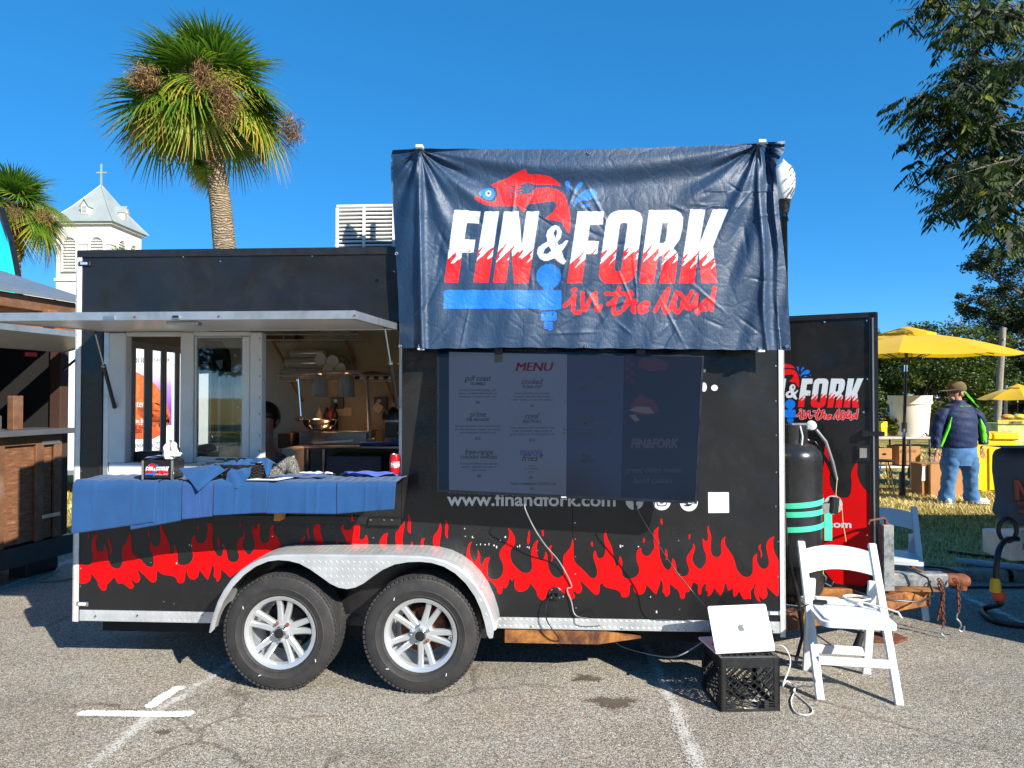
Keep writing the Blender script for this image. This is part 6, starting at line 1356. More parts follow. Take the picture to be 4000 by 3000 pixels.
m = MB(); m.bx(0, CS, 0, .02, CH, CH + .006, .001); m.bx(0, CS, CS - .02, CS, CH, CH + .006, .001); m.bx(0, .02, .02, CS - .02, CH, CH + .006, .001); m.bx(CS - .02, CS, .02, CS - .02, CH, CH + .006, .001)
base = m.build("base_rim", M_CRATE, CT)
m = MB()
for k in range(1, 9): a = CS * k / 9; m.bar((a, .02, CH + .001), (a, CS - .02, CH + .001), .004, .006); m.bar((.02, a, CH), (CS - .02, a, CH), .004, .006)
m.build("base_lattice", M_CRATE, base, recalc=False, kind="stuff")
def flip(u0, v0, s, h, w, nm):
    V_, F_ = text2d(s, 1.0); mn = min(p[0] for p in V_); mx_ = max(p[0] for p in V_); k = w / (mx_ - mn)
    m = MB(); m.add([(u0 + w - (x - mn) * k, .0012, v0 + h - y * h / .73) for x, y in V_], F_); m.build("moulded_text", mk("crate_text", (.03, .031, .033), .4), CT, ang=None, recalc=False)
flip(.125, CH - .030, "WARNING", .008, .06, "t"); flip(.05, CH - .018, "USE BY OTHER THAN REGISTERED OWNER", .004, .22, "t"); flip(.09, CH - .010, "PUNISHABLE BY LAW", .004, .14, "t")
# ------------------------------------------------------------------ laptop
M_LAP = mk("silver_laptop", C('c9cbcc'), .55, .0, var=.03, spec=.25); M_LAPD = mk("laptop_keys", (.02, .02, .022), .5)
hb = gp(2795, 2557, CH + .006); hr = gp(3028, 2545, CH + .006); hd = (hr - hb); LW = hd.length; lz = math.atan2(hd.y, hd.x)
LP = empty("laptop", (hb.x, hb.y, CH + .0065), lz, label="silver laptop standing half open on the black milk crate", cat="laptop")
MB().bx(0, LW, 0, .236, .0, .014, .004).build("base", M_LAP, LP); MB().bx(.03, LW - .03, .03, .12, .0142, .0155).build("keyboard", M_LAPD, LP)
MB().bx(LW / 2 - .05, LW / 2 + .05, .135, .215, .0142, .0148).build("touchpad", M_LAP, LP)
lean = R(26)
lid = empty("lid", (0, .002, .015), parent=LP); lid.rotation_euler = (-lean, 0, 0)
lidm = MB().prism(rrect(0, LW, 0, .238, .011, 5), lambda a, b, d: (a, d, b), -.003, .003).build("lid_shell", M_LAP, lid)
MB().bx(.008, LW - .008, .0032, .0036, .008, .23).build("screen", mk("laptop_screen", (.01, .01, .012), .1), lid)
ap = [(0, .30), (-.16, .36), (-.34, .28), (-.46, .06), (-.44, -.22), (-.30, -.46), (-.17, -.52), (0, -.45), (.17, -.52), (.32, -.42), (.43, -.20), (.30, -.10), (.24, .06), (.30, .22), (.40, .28), (.26, .36), (.12, .34)]
M_APL = mk("lid_emblem_grey", C('6a6c6e'), .7, spec=.1)
sc_ = .040; MB().prism([(LW / 2 + a * sc_, .118 + b * sc_) for a, b in chaikin(ap)], lambda a, b, d: (a, d, b), -.0052, -.0031).build("emblem", M_APL, lid, ang=None)
MB().prism([(LW / 2 + a * sc_, .118 + b * sc_) for a, b in chaikin([(0, .40), (.03, .55), (.14, .66), (.2, .68), (.18, .54), (.10, .43)])], lambda a, b, d: (a, d, b), -.0052, -.0031).build("emblem_leaf", M_APL, lid, ang=None)
# ------------------------------------------------------------------ folding chair
M_RESIN = mk("white_resin", C('cbcfd1'), .38, var=.03, scale=3)
def make_chair(name, loc, rz, label, **k):
    CHR = empty(name, loc, rz, label=label, cat="folding chair", **k)
    for s in (-1, 1):
        m = MB(); m.bar((s * .205, .0, .0), (s * .205, .408, .80), .024, .046, (1, 0, 0), .008)
        m.build("front_leg", M_RESIN, CHR)
        m = MB(); m.bar((s * .172, .425, .0), (s * .172, .30, .60), .022, .05, (1, 0, 0), .008); m.build("rear_leg", M_RESIN, CHR)
        MB().cyl((s * .16, .205, .405), (s * .215, .205, .405), .010).build("pivot", M_BRUSHED, CHR)
    m = MB()
    def slat(a, b, d):
        x = -.193 + a * .386; bow = .045 * (1 - (2 * a - 1) ** 2); z = .625 + b * .128 + .022 * (1 - (2 * a - 1) ** 2); y = .40 * z / .785 + bow + d
        return (x, y, z)
    n = 14; P = [(i / n, 0) for i in range(n + 1)] + [(i / n, 1) for i in range(n, -1, -1)]
    m.v = []; 
    for d in (-.009, .009):
        for i in range(n + 1):
            for j in (0, 1): m.v.append(Vector(slat(i / n, j, d)))
    k_ = 2 * (n + 1)
    for i in range(n):
        a = 2 * i; m.f += [(a, a + 2, a + 3, a + 1), (k_ + a, k_ + a + 1, k_ + a + 3, k_ + a + 2), (a, k_ + a, k_ + a + 2, a + 2), (a + 1, a + 3, k_ + a + 3, k_ + a + 1)]
    m.build("back_slat", M_RESIN, CHR, ang=50)
    seat = rrect(-.20, .20, -.03, .375, .05, 6)
    MB().prism(seat, lambda a, b, d: (a, b, d + .035 * 0), .415, .443).build("seat", M_RESIN, CHR, ang=40)
    m = MB(); m.prism(rrect(-.17, .17, 0, .35, .03, 5), lambda a, b, d: (a, b, d), .4435, .452); m.build("seat_pad", M_RESIN, CHR, ang=40)
    MB().bx(-.193, .193, .078, .094, .165, .215, .006).build("front_rung", M_RESIN, CHR)
    MB().bx(-.161, .161, .385, .403, .12, .175, .006).build("rear_rung", M_RESIN, CHR); MB().bx(-.161, .161, .325, .340, .40, .45, .005).build("seat_rail", M_RESIN, CHR)
    return CHR
fl, fr_ = gp(3200, 2735), gp(3517, 2757); cm = (fl + fr_) / 2; cz_ = math.atan2(fr_.y - fl.y, fr_.x - fl.x)
CHA = make_chair("folding_chair", cm, cz_, "white resin folding chair holding a power strip beside the milk crate")
bpy.context.view_layer.update()
cw = lambda x, y, z: CHA.matrix_world @ Vector((x, y, z))
# power strip on the chair
PSS = empty("power_strip", cw(-.06, .30, .4535), cz_ + R(-4), label="white power strip with a black plug lying on the folding chair", cat="power strip")
M_PL = mk("white_plastic", C('cfcfcb'), .4, var=.03)
MB().bx(-.09, .17, -.028, .028, 0, .036, .006).build("strip_body", M_PL, PSS); MB().bx(-.17, -.09, -.024, .03, 0, .03, .006).build("charger_block", M_PL, PSS)
MB().bx(-.105, -.03, -.05, -.0285, .006, .03, .006).build("black_plug", M_TVB, PSS)
for k in range(4): x = -.01 + k * .045; MB().bx(x - .014, x + .014, -.0292, -.0283, .006, .03).build("outlet_face", M_PAPER, PSS); MB().bx(x - .006, x - .004, -.0300, -.0293, .014, .024).build("outlet_slot", M_TVB, PSS); MB().bx(x + .004, x + .006, -.0300, -.0293, .014, .024).build("outlet_slot", M_TVB, PSS)
lp = [(.14 + .075 * math.cos(a * .4), .0 + .045 * math.sin(a * .4), .045 + .004 * math.sin(a)) for a in range(26)]
MB().tube(lp + [(.2, -.06, .03), (.28, -.10, .02), (.33, -.12, .01), (.345, -.13, -.02)], .0055, 7).build("coiled_lead", M_PL, PSS)
# ------------------------------------------------------------------ cables
def cable(name, pts, r, mat, label, sub=6):
    P = [Vector(p) for p in pts]; out = []
    for i in range(len(P) - 1):
        p0, p1, p2, p3 = P[max(0, i - 1)], P[i], P[i + 1], P[min(len(P) - 1, i + 2)]
        for k in range(sub):
            t_ = k / sub; out.append(.5 * ((2 * p1) + (p2 - p0) * t_ + (2 * p0 - 5 * p1 + 4 * p2 - p3) * t_ ** 2 + (3 * p1 - p0 - 3 * p2 + p3) * t_ ** 3))
    out.append(P[-1]); o0 = out[0].copy(); return MB().tube([p - o0 for p in out], r, 6).build(name, mat, None, ang=60, label=label, cat="cable"), o0
def cab(*a, **k): o, l = cable(*a, **k); o.location = l; return o
M_GCAB = mk("grey_cable", C('8d8f92'), .4); M_BCAB = mk("black_cable", (.012, .012, .012), .4)
wl = lambda u, v, o: t2w(*tp(u, v, o))
cab("video_cable", [wl(2050, 1965, -.2), wl(2052, 1990, -.22), wl(2085, 2060, -.16), wl(2130, 2130, -.10), wl(2185, 2195, -.03), wl(2232, 2285, -.012), wl(2215, 2302, -.012), wl(2232, 2350, -.015), wl(2250, 2405, -.02), wl(2330, 2430, -.06), gp(2420, 2520, .10), gp(2560, 2560, .14), gp(2650, 2562, .22), Vector((hb.x - .03, hb.y + .16, CH + .015))], .0038, M_GCAB, "thin grey video cable hanging from the television to the laptop's left side")
cab("video_cable", [wl(2488, 1975, -.2), wl(2494, 2000, -.22), wl(2560, 2110, -.20), wl(2640, 2230, -.20), wl(2720, 2330, -.24), Vector((hb.x + .03, hb.y + .22, CH + .16)), Vector((hb.x + .04, hb.y + .23, CH + .03))], .0038, M_BCAB, "black cable slanting from the television down behind the laptop")
cab("power_lead", [cw(-.16, .27, .475), cw(-.22, .22, .46), cw(-.34, .22, .40), Vector((CR.x - .02, CR.y + .32, .37)), Vector((hr.x - .08, hr.y + .2, CH + .03))], .0045, M_BCAB, "black power lead running from the power strip to the laptop")
cab("charging_lead", [Vector((hr.x + .0, hr.y + .05, CH + .018)), Vector((hr.x + .05, hr.y + .0, CH + .03)), Vector((hr.x + .075, hr.y - .02, CH - .05)), Vector((CR.x + .01, CR.y - .01, .14)), gp(3075, 2660, .06), gp(3105, 2690, .01), gp(3090, 2740, .006), gp(3110, 2785, .006), gp(3165, 2790, .006), gp(3170, 2765, .006), gp(3120, 2720, .006), gp(3100, 2697, .012), gp(3130, 2680, .02), cw(-.22, .03, .08), cw(-.215, .09, .25), cw(-.21, .24, .44), cw(-.2, .3, .47)], .004, M_PL, "white charging lead looping over the asphalt between crate and chair")
cab("inlet_cable", [wl(2168, 2325, -.03), wl(2140, 2345, -.04), wl(2135, 2420, -.05), wl(2180, 2490, -.03), wl(2180, 2520, .1)], .004, M_BCAB, "short black cord hanging from the power inlet below the flames")
M_HOSE = mk("maroon_hose", C('4d1020'), .45); M_GHOSE = mk("grey_garden_hose", C('6f6d62'), .5)
cab("garden_hose", [gp(-60, 2205, .012), gp(80, 2205, .012), gp(195, 2206, .012), gp(222, 2222, .012), gp(200, 2245, .012), gp(160, 2260, .012), gp(158, 2268, .012), gp(220, 2268, .012), gp(300, 2255, .012), gp(420, 2240, .012)], .012, M_GHOSE, "grey hose lying on the shaded asphalt by the wooden stall")
cab("garden_hose", [gp(4100, 2292, .012), gp(3850, 2293, .012), gp(3720, 2290, .012), gp(3760, 2265, .02), gp(3745, 2240, .10), gp(3700, 2222, .115), gp(3620, 2214, .115), gp(3570, 2224, .11), gp(3572, 2245, .10), gp(3600, 2260, .05), gp(3640, 2270, .014)], .011, M_HOSE, "maroon hose looped over the kerb beside the tow hitch")
# ------------------------------------------------------------------ vegetation helpers
def leaf_mat(name, cols, trans=.35, rough=.5):
    t = NT(name); a = t.n("Attribute"); a.attribute_name = "tone"; c = t.ramp(a.outputs["Fac"], [(i / (len(cols) - 1), C(h)) for i, h in enumerate(cols)])
    t.set(color=c, rough=rough, spec=.35); tl_ = t.n("BsdfTranslucent"); t.l(c, tl_.inputs[0]); mx = t.n("MixShader"); mx.inputs[0].default_value = trans
    t.l(t.b.outputs[0], mx.inputs[1]); t.l(tl_.outputs[0], mx.inputs[2]); t.l(mx.outputs[0], t.out.inputs[0]); return t.m
def bark_mat(name, a, b, sc=14, st=(1, 1, .25)):
    t = NT(name); n = t.noise(sc, 8, .7, stretch=st); t.set(color=t.ramp(n, [(.3, C(a)), (.7, C(b))]), rough=.9); t.bump(n, .9, .04); return t.m
M_BARK = bark_mat("tree_bark", '3a322a', '7d7468')
def limb(mb, a, b, r0, r1, rg, bend=.12, n=6):
    a, b = Vector(a), Vector(b); L_ = (b - a).length; o = Vector((rg.uniform(-1, 1), rg.uniform(-1, 1), rg.uniform(-.5, .8))) * L_ * bend
    P = [a.lerp(b, i / n) + o * math.sin(math.pi * i / n) for i in range(n + 1)]; mb.tube(P, [r0 + (r1 - r0) * i / n for i in range(n + 1)], 7); return P
def leaves(centers, radii, n, ln, wd, rg, droop=.0, flat=1.0, tones=(0, 1)):
    """diamond leaves scattered through clumps: arrays for numesh"""
    C_ = np.array([tuple(c) for c in centers]); Rr = np.array(radii); k = rg.integers(0, len(C_), n)
    d = rg.normal(size=(n, 3)); d /= np.linalg.norm(d, axis=1)[:, None]; r = Rr[k] * rg.uniform(0, 1, n) ** (1 / 2.2)
    P = C_[k] + d * r[:, None] * np.array([1, 1, flat])
    ax = rg.normal(size=(n, 3)); ax[:, 2] = ax[:, 2] * .5 - droop; ax /= np.linalg.norm(ax, axis=1)[:, None]
    sd = np.cross(ax, rg.normal(size=(n, 3))); sd /= np.linalg.norm(sd, axis=1)[:, None]
    L_ = ln * rg.uniform(.6, 1.3, n)[:, None]; W = wd * rg.uniform(.6, 1.3, n)[:, None]
    V = np.stack([P, P + ax * L_ * .45 + sd * W, P + ax * L_, P + ax * L_ * .45 - sd * W], 1).reshape(-1, 3)
    base = rg.uniform(0, 1, len(C_))[k] * .45 + rg.uniform(0, 1, n) * .55
    T_ = np.repeat(tones[0] + (tones[1] - tones[0]) * base, 4)
    return V, np.arange(4 * n).reshape(-1, 4), T_
M_OAK = leaf_mat("oak_leaves", ('1c2a10', '2f4218', '4a5c22', '7a8638'))
M_DARKL = leaf_mat("dark_leaves", ('131d0c', '1f2c12', '33421c', '5d6a2c'), .25)
def tree(name, base, height, crown, nleaf, ln, mat, label, seed, trunk_r=.28, group=None, clump=1.0, low=.3):
    """crown: list of (x,y,z,r) lobes relative to base"""
    rg = random.Random(seed); nr = np.random.default_rng(seed); T_ = empty(name, base, label=label, cat="tree", group=group)
    m = MB(); fork = Vector((rg.uniform(-.2, .2), rg.uniform(-.2, .2), height * low)); limb(m, (0, 0, -.1), fork, trunk_r, trunk_r * .75, rg, .05)
    cs, rs = [], []
    for (x, y, z, r) in crown:
        P = limb(m, fork, (x, y, z - r * .2), trunk_r * .5, .05, rg)
        for q in range(int(9 * clump)):
            d = Vector((rg.gauss(0, 1), rg.gauss(0, 1), rg.gauss(0, .8))).normalized() * r * rg.uniform(.45, 1.0); c = Vector((x, y, z)) + d; cs.append(c); rs.append(r * rg.uniform(.22, .46))
            if q % 3 == 0: limb(m, P[-2], c, .04, .012, rg, .1, 4)
    m.build("trunk", M_BARK, T_, ang=50)
    V, F_, tt = leaves(cs, rs, nleaf, ln, ln * .28, nr, .1, .8)
    numesh("crown", V, F_, mat, T_, {"tone": tt}); return T_
# ------------------------------------------------------------------ palms
t = NT("palm_frond"); a = t.n("Attribute"); a.attribute_name = "tone"
c_ = t.ramp(a.outputs["Fac"], [(0, C('2c5418')), (.4, C('527a24')), (.65, C('86982f')), (.85, C('b39a3a')), (1, C('c98f3e'))])
oi = t.n("ObjectInfo"); c_ = t.mix(1, c_, t.ramp(oi.outputs["Random"], [(0, (.75, .85, .8)), (1, (1.2, 1.1, 1.0))]), 'MULTIPLY')
t.set(color=c_, rough=.38, spec=.5); tl_ = t.n("BsdfTranslucent"); t.l(c_, tl_.inputs[0]); mx = t.n("MixShader"); mx.inputs[0].default_value = .35
t.l(t.b.outputs[0], mx.inputs[1]); t.l(tl_.outputs[0], mx.inputs[2]); t.l(mx.outputs[0], t.out.inputs[0]); M_FROND = t.m
def frond_mesh(seed, dry):
    """fan leaf: stalk along +x, blade segments fanned and drooping; unit = metres"""
    rg = random.Random(seed); V, F_, T_ = [], [], []
    def strip(P, W, nrm, tone0, tone1):
        b = len(V); n = len(P)
        for i, (p, w) in enumerate(zip(P, W)):
            tg = (P[min(i + 1, n - 1)] - P[max(0, i - 1)]).normalized(); s = tg.cross(nrm).normalized() * w
            V.extend([p - s, p + Vector((0, 0, -w * .5)) , p + s]); tn = tone0 + (tone1 - tone0) * i / (n - 1); T_.extend([tn] * 3)
        for i in range(n - 1):
            a_ = b + 3 * i; F_.append((a_, a_ + 1, a_ + 4, a_ + 3)); F_.append((a_ + 1, a_ + 2, a_ + 5, a_ + 4))
    L0 = .85
    strip([Vector((L0 * q / 5, 0, .10 * math.sin(q / 5 * 1.6))) for q in range(6)], [.02, .018, .016, .014, .012, .010], Vector((0, 0, 1)), .45, .6)
    o = Vector((L0, 0, .10)); n = 46; tip = Matrix.Rotation(R((4, 16, 44, 58)[seed - 3]), 3, 'Y')
    for k in range(n):
        a_ = R(-128 + 256 * k / (n - 1)) + rg.uniform(-.03, .03); ln = (1.0 - .30 * (abs(a_) / R(128)) ** 2) * rg.uniform(.88, 1.08) * .92
        d = Vector((math.cos(a_), math.sin(a_), 0)); dr = rg.uniform(.08, .34) + dry * .30; P = []
        for q in range(6):
            f = q / 5; P.append(o + tip @ (d * ln * f + Vector((.06 * f, 0, .07 * math.sin(f * 2.4) + .05 * (k % 2) * f * (1 - f) + .05 * abs(math.sin(a_)) * f))) + Vector((0, 0, -dr * ln * f ** 2.6)))
        strip(P, [.008, .021, .024, .019, .011, .002], tip @ Vector((0, 0, 1)), .1 + dry * .45 + rg.uniform(-.1, .1), min(1, .45 + dry * .65 + rg.uniform(-.2, .25)))
    return V, F_, T_
FR = []
for k, dry in enumerate((0, .10, .24, .52)):
    V, F_, T_ = frond_mesh(k + 3, dry); o = numesh("frond", [tuple(v) for v in V], F_, M_FROND, None, {"tone": np.clip(T_, 0, 1)}); FR.append(o.data); bpy.data.objects.remove(o)
t = NT("palm_trunk"); wv = t.n("TexWave", bands_direction='Z'); wv.inputs["Scale"].default_value = 6.5; wv.inputs["Distortion"].default_value = 9.0; wv.inputs["Detail"].default_value = 3; t.l(t.coord(), wv.inputs["Vector"])
n_ = t.noise(16, 7, .7); t.set(color=t.mix(.5, t.ramp(n_, [(.3, C('5a4a3a')), (.7, C('b09c80'))]), t.ramp(wv.outputs["Fac"], [(0, C('4a3a2c')), (1, C('b8a68a'))])), rough=.9)
t.bump(t.math('ADD', wv.outputs["Fac"], n_), .8, .05); M_PTRUNK = t.m
def fruit(parent, c, sz, seed, n=900):
    nr = np.random.default_rng(seed); P = nr.normal(size=(n, 3)) * .42; P = np.clip(P, -1, 1) * np.array(sz) + np.array(c)
    ax = nr.normal(size=(n, 3)); ax[:, 2] -= .6; ax /= np.linalg.norm(ax, axis=1)[:, None]; sd = np.cross(ax, nr.normal(size=(n, 3))); sd /= np.linalg.norm(sd, axis=1)[:, None]
    V = np.stack([P - sd * .006, P + sd * .006, P + ax * .13], 1).reshape(-1, 3)
    numesh("fruit_cluster", V, np.arange(3 * n).reshape(-1, 3), M_FRUIT, parent, {"tone": np.repeat(nr.uniform(0, 1, n), 3)}, kind="stuff")
M_FRUIT = leaf_mat("palm_fruit", ('2e2118', '5a4230', '8a6a44', 'a8854e'), .1, .8)
def palm(name, pts, rad, cu, cv, Y, size, nf, label, seed, dryness, fruits=()):
    rg = random.Random(seed); PM = empty(name, pts[0], label=label, cat="palm tree"); o0 = Vector(pts[0])
    P = [Vector(p) - o0 for p in pts]; Q = []
    for i in range(len(P) - 1):
        for k in range(10): Q.append(P[i].lerp(P[i + 1], k / 10))
    Q.append(P[-1]); m = MB(); m.tube(Q, [rad[0] + (rad[1] - rad[0]) * i / (len(Q) - 1) + .004 * ((i % 2) - .5) for i in range(len(Q))], 16); m.build("trunk", M_PTRUNK, PM, ang=30)
    top = P[-1]
    for k in range(nf):
        f = (k + .5) / nf; el = R(86 - 104 * f + rg.uniform(-12, 12)); az = k * 2.39996 + rg.uniform(-.2, .2)
        v = FR[0] if f < .3 else FR[1] if f < .55 else FR[2] if f < .85 else FR[3]
        if rg.random() < dryness and f > .45: v = FR[3]
        Mx = Matrix.Translation(top + Vector((0, 0, .15 - .35 * f))) @ Matrix.Rotation(az, 4, 'Z') @ Matrix.Rotation(-el, 4, 'Y') @ Matrix.Rotation(rg.uniform(-.5, .5), 4, 'X') @ Matrix.Scale(size * (.84 + .22 * min(1, f * 1.6)) * rg.uniform(.88, 1.1), 4)
        inst(v, "frond", PM, mat=Mx)
    for k in range(9):
        az = rg.uniform(0, 6.28); Mx = Matrix.Translation(top + Vector((0, 0, -.45 - .07 * k))) @ Matrix.Rotation(az, 4, 'Z') @ Matrix.Rotation(R(62), 4, 'Y') @ Matrix.Scale(size * .45, 4); inst(FR[3], "dead_frond", PM, mat=Mx)
    for (u, v, w, h, n) in fruits:
        c_ = at(u, v, Y - 1.35) - o0; fruit(PM, tuple(c_), (w, w, h), int(u), n)
    return PM
Yp = 13.3; b = at(790, 1890, Yp)
palm("cabbage_palm", [(b.x, b.y, .05), tuple(at(800, 1600, Yp)), tuple(at(850, 1250, Yp)), tuple(at(878, 975, Yp)), tuple(at(862, 800, Yp)), tuple(at(842, 660, Yp)), tuple(at(806, 425, Yp))], (.24, .18), 800, 400, Yp, .98, 72, "tall cabbage palm with brown fruit clusters rising behind the trailer", 5, .12, ((790, 300, .25, .3, 650), (885, 400, .28, .5, 1100), (565, 305, .3, .26, 800), (1140, 510, .22, .32, 600), (850, 340, .2, .25, 300)))
Yq = 25.0; b = at(60, 1700, Yq)
palm("cabbage_palm", [(b.x, b.y, .05), tuple(at(58, 1300, Yq)), tuple(at(50, 850, Yq))], (.27, .22), 50, 800, Yq, 1.15, 52, "shorter cabbage palm with orange dry fronds in front of the church", 11, .55, ((60, 830, .45, .4, 700), (170, 840, .4, .35, 600)))
Yr = 38.0; b = at(470, 1600, Yr)
palm("cabbage_palm", [(b.x, b.y, .05), tuple(at(470, 1080, Yr))], (.25, .2), 470, 1000, Yr, 1.0, 34, "small palm whose frond tips show over the trailer before the church", 17, .1)
# ------------------------------------------------------------------ church tower
M_CH = mk("church_white", C('cccac4'), .8, var=.05, scale=1.2, bump=.1, bscale=3); M_ROOF = mk("metal_roof", C('a4aca8'), .45, .3, var=.1, scale=.8)
Yc = 60.0; c0 = at(205, 1500, Yc); c1 = at(388, 900, Yc); 
cxx, ang = at(352, 900, Yc + 3.6), R(-23)
CHU = empty("church_tower", (-37.5, 62.0, 0), R(-1), label="white church tower with grey hipped roof and a cross on top", cat="church")
ez = at(427, 866, 59.6).z; az_ = at(384, 722, 62).z; hw = 2.4
MB().bx(-hw, hw, -hw, hw, 0, ez - .25).build("tower_wall", M_CH, CHU, ang=None)
MB().bx(-hw - .12, hw + .12, -hw - .12, hw + .12, at(352, 1095, Yc).z - .12, at(352, 1095, Yc).z + .12).build("string_course", M_CH, CHU)
MB().bx(-hw - .08, hw + .08, -hw - .08, hw + .08, at(352, 955, Yc).z - .1, at(352, 955, Yc).z + .06).build("string_course", M_CH, CHU)
MB().bx(-hw - .25, hw + .25, -hw - .25, hw + .25, ez - .25, ez - .05).build("cornice", M_CH, CHU)
m = MB(); e = hw + .45; m.v = [Vector(p) for p in ((-e, -e, ez - .05), (e, -e, ez - .05), (e, e, ez - .05), (-e, e, ez - .05), (-e * .55, -e * .55, ez + (az_ - ez) * .40), (e * .55, -e * .55, ez + (az_ - ez) * .40), (e * .55, e * .55, ez + (az_ - ez) * .40), (-e * .55, e * .55, ez + (az_ - ez) * .40), (0, 0, az_))]
m.f = [(0, 1, 5, 4), (1, 2, 6, 5), (2, 3, 7, 6), (3, 0, 4, 7), (4, 5, 8), (5, 6, 8), (6, 7, 8), (7, 4, 8), (3, 2, 1, 0)]; RF = m.build("roof", M_ROOF, CHU, ang=None)
for sx, sy in ((-1, -1), (1, -1), (1, 1), (-1, 1)): MB().tube([(sx * e, sy * e, ez), (sx * e * .55, sy * e * .55, ez + (az_ - ez) * .405), (0, 0, az_)], .05, 5).build("ridge_cap", M_ROOF, RF)
for (dx, dy, rz) in ((0, -1, 0), (1, 0, 90)):
    dm = empty("dormer", (dx * e * .62, dy * e * .62, ez + (az_ - ez) * .30), R(rz), parent=CHU)
    MB().prism([(-.32, -.5), (.32, -.5), (.32, .25), (0, .75), (-.32, .25)], lambda a, b, d: (a, d, b), -.55, .6).build("dormer_body", M_CH, dm, ang=None)
    for s in (-1, 1): m = MB(); m.v = [Vector((0, -.68, .82)), Vector((s * .42, -.68, .15)), Vector((s * .42, .7, .15)), Vector((0, .7, .82))]; m.f = [(0, 1, 2, 3)]; m.build("dormer_roof", M_ROOF, dm, ang=None)
    for k in range(6): MB().bx(-.2, .2, -.60, -.552, -.4 + k * .12, -.34 + k * .12).build("louvre", mk("louvre_grey", C('b8b8b4'), .7), dm)
MB().bx(-.06, .06, -.06, .06, az_, az_ + 1.9).build("cross_post", M_ROOF, CHU); MB().bx(-.45, .45, -.05, .05, az_ + 1.05, az_ + 1.17).build("cross_arm", M_ROOF, CHU)
zt_, zb_ = at(280, 935, 59.6).z, at(280, 1062, 59.6).z
M_LV = mk("louvre_white", C('d6d4ce'), .7)
for (face, x) in ((0, -1.2), (0, 1.2), (1, -.9), (1, .9)):
    wn_ = empty("louvred_window", (0, 0, 0), R(90) * face, parent=CHU); y = -hw
    arch = [(x - .5, zb_), (x + .5, zb_), (x + .5, zt_ - .5)] + [(x + .5 * math.cos(R(a)), zt_ - .5 + .5 * math.sin(R(a))) for a in range(15, 180, 15)] + [(x - .5, zt_ - .5)]
    MB().prism(arch, lambda a, b, d: (a, d, b), y - .03, y - .01).build("recess", mk("louvre_dark", C('b2b2ae'), .9), wn_, ang=None)
    ar2 = [(x + (p[0] - x) * 1.28, zb_ - .2 + (p[1] - zb_ + .2) * 1.06) for p in arch]
    MB().tube([Vector((p[0], y - .08, p[1])) for p in ar2], .13, 4, closed=True).build("surround", M_CH, wn_)
    k = 0
    while zb_ + k * .26 < zt_ - .15:
        z = zb_ + k * .26; w = .6 if z < zt_ - .55 else math.sqrt(max(.01, .36 - (z - zt_ + .6) ** 2)); MB().box((x, y - .09, z + .1), (w * 2, .14, .06), (R(-35), 0, 0)).build("slat", M_LV, wn_); k += 1
NV_ = MB().bx(-16, -2.6, -1.6, 9, 0, at(120, 1125, Yc).z).build("church_nave", M_CH, CHU, ang=None)
# ------------------------------------------------------------------ street lamp
Yl = 10.6; lb = at(3068, 1800, Yl)
SL = empty("street_lamp", (lb.x, lb.y, .085), label="black street lamp with a clear acorn globe behind the banner", cat="street lamp")
zc = lambda v: at(3068, v, Yl).z - .085
M_LPOST = mk("lamp_black", (.015, .017, .018), .4, var=.2)
MB().lathe([(.0001, 0), (.2, 0), (.2, .12), (.14, .3), (.11, .5), (.075, .7), (.065, 1.2), (.052, zc(870)), (.075, zc(860)), (.055, zc(845)), (.085, zc(820)), (.10, zc(790)), (.11, zc(782)), (.0001, zc(780))], 20).build("post", M_LPOST, SL, ang=40)
t = NT("acorn_glass"); t.set(color=(.9, .91, .9), rough=.25, trans=.12, ior=1.2); t.b.inputs['Roughness'].default_value = .3; M_ACORN = t.m
MB().lathe([(.10, zc(781)), (.155, zc(755)), (.178, zc(715)), (.168, zc(680)), (.13, zc(655)), (.08, zc(645))], 24).build("globe", M_ACORN, SL, ang=50)
MB().lathe([(.085, zc(646)), (.07, zc(640)), (.03, zc(630)), (.012, zc(622)), (.0001, zc(618))], 18).build("finial", mk("lamp_cap", C('c9cac6'), .4, .3), SL, ang=50)
# ------------------------------------------------------------------ trees on the right and behind
tree("oak_tree", (16.2, 26, .08), 4.5, [(-3.6, 0, 2.5, 1.5), (-2.0, .6, 3.1, 1.5), (-.2, 0, 3.35, 1.45), (1.4, 0, 2.9, 1.5), (2.9, .4, 2.3, 1.4), (-1.2, -.8, 1.7, 1.3), (.9, -.8, 1.6, 1.3), (-3.2, -.5, 1.5, 1.1), (3.2, -.5, 1.4, 1.0)], 60000, .125, M_OAK, "wide evergreen oak beyond the yellow parasol", 21, .26, low=.25, clump=2.4)
tree("oak_tree", (8.5, 30, .08), 4.6, [(-2, 0, 3, 1.6), (0, 0, 3.6, 1.7), (2.2, 0, 2.8, 1.6), (0, -.8, 1.8, 1.3)], 16000, .16, M_OAK, "evergreen oak hidden mostly behind the open trailer door", 24, .26, low=.25, clump=2.0)
tree("oak_tree", (21.2, 27, .08), 6.2, [(-1.6, 0, 4.0, 1.5), (0, .5, 4.9, 1.5), (1.6, 0, 4.4, 1.6), (-.8, -.6, 2.7, 1.3), (1.2, -.5, 2.4, 1.4), (3.0, 0, 3.4, 1.6)], 34000, .14, M_DARKL, "dark tree behind the wooden utility pole", 22, .3, low=.25, clump=2.0)
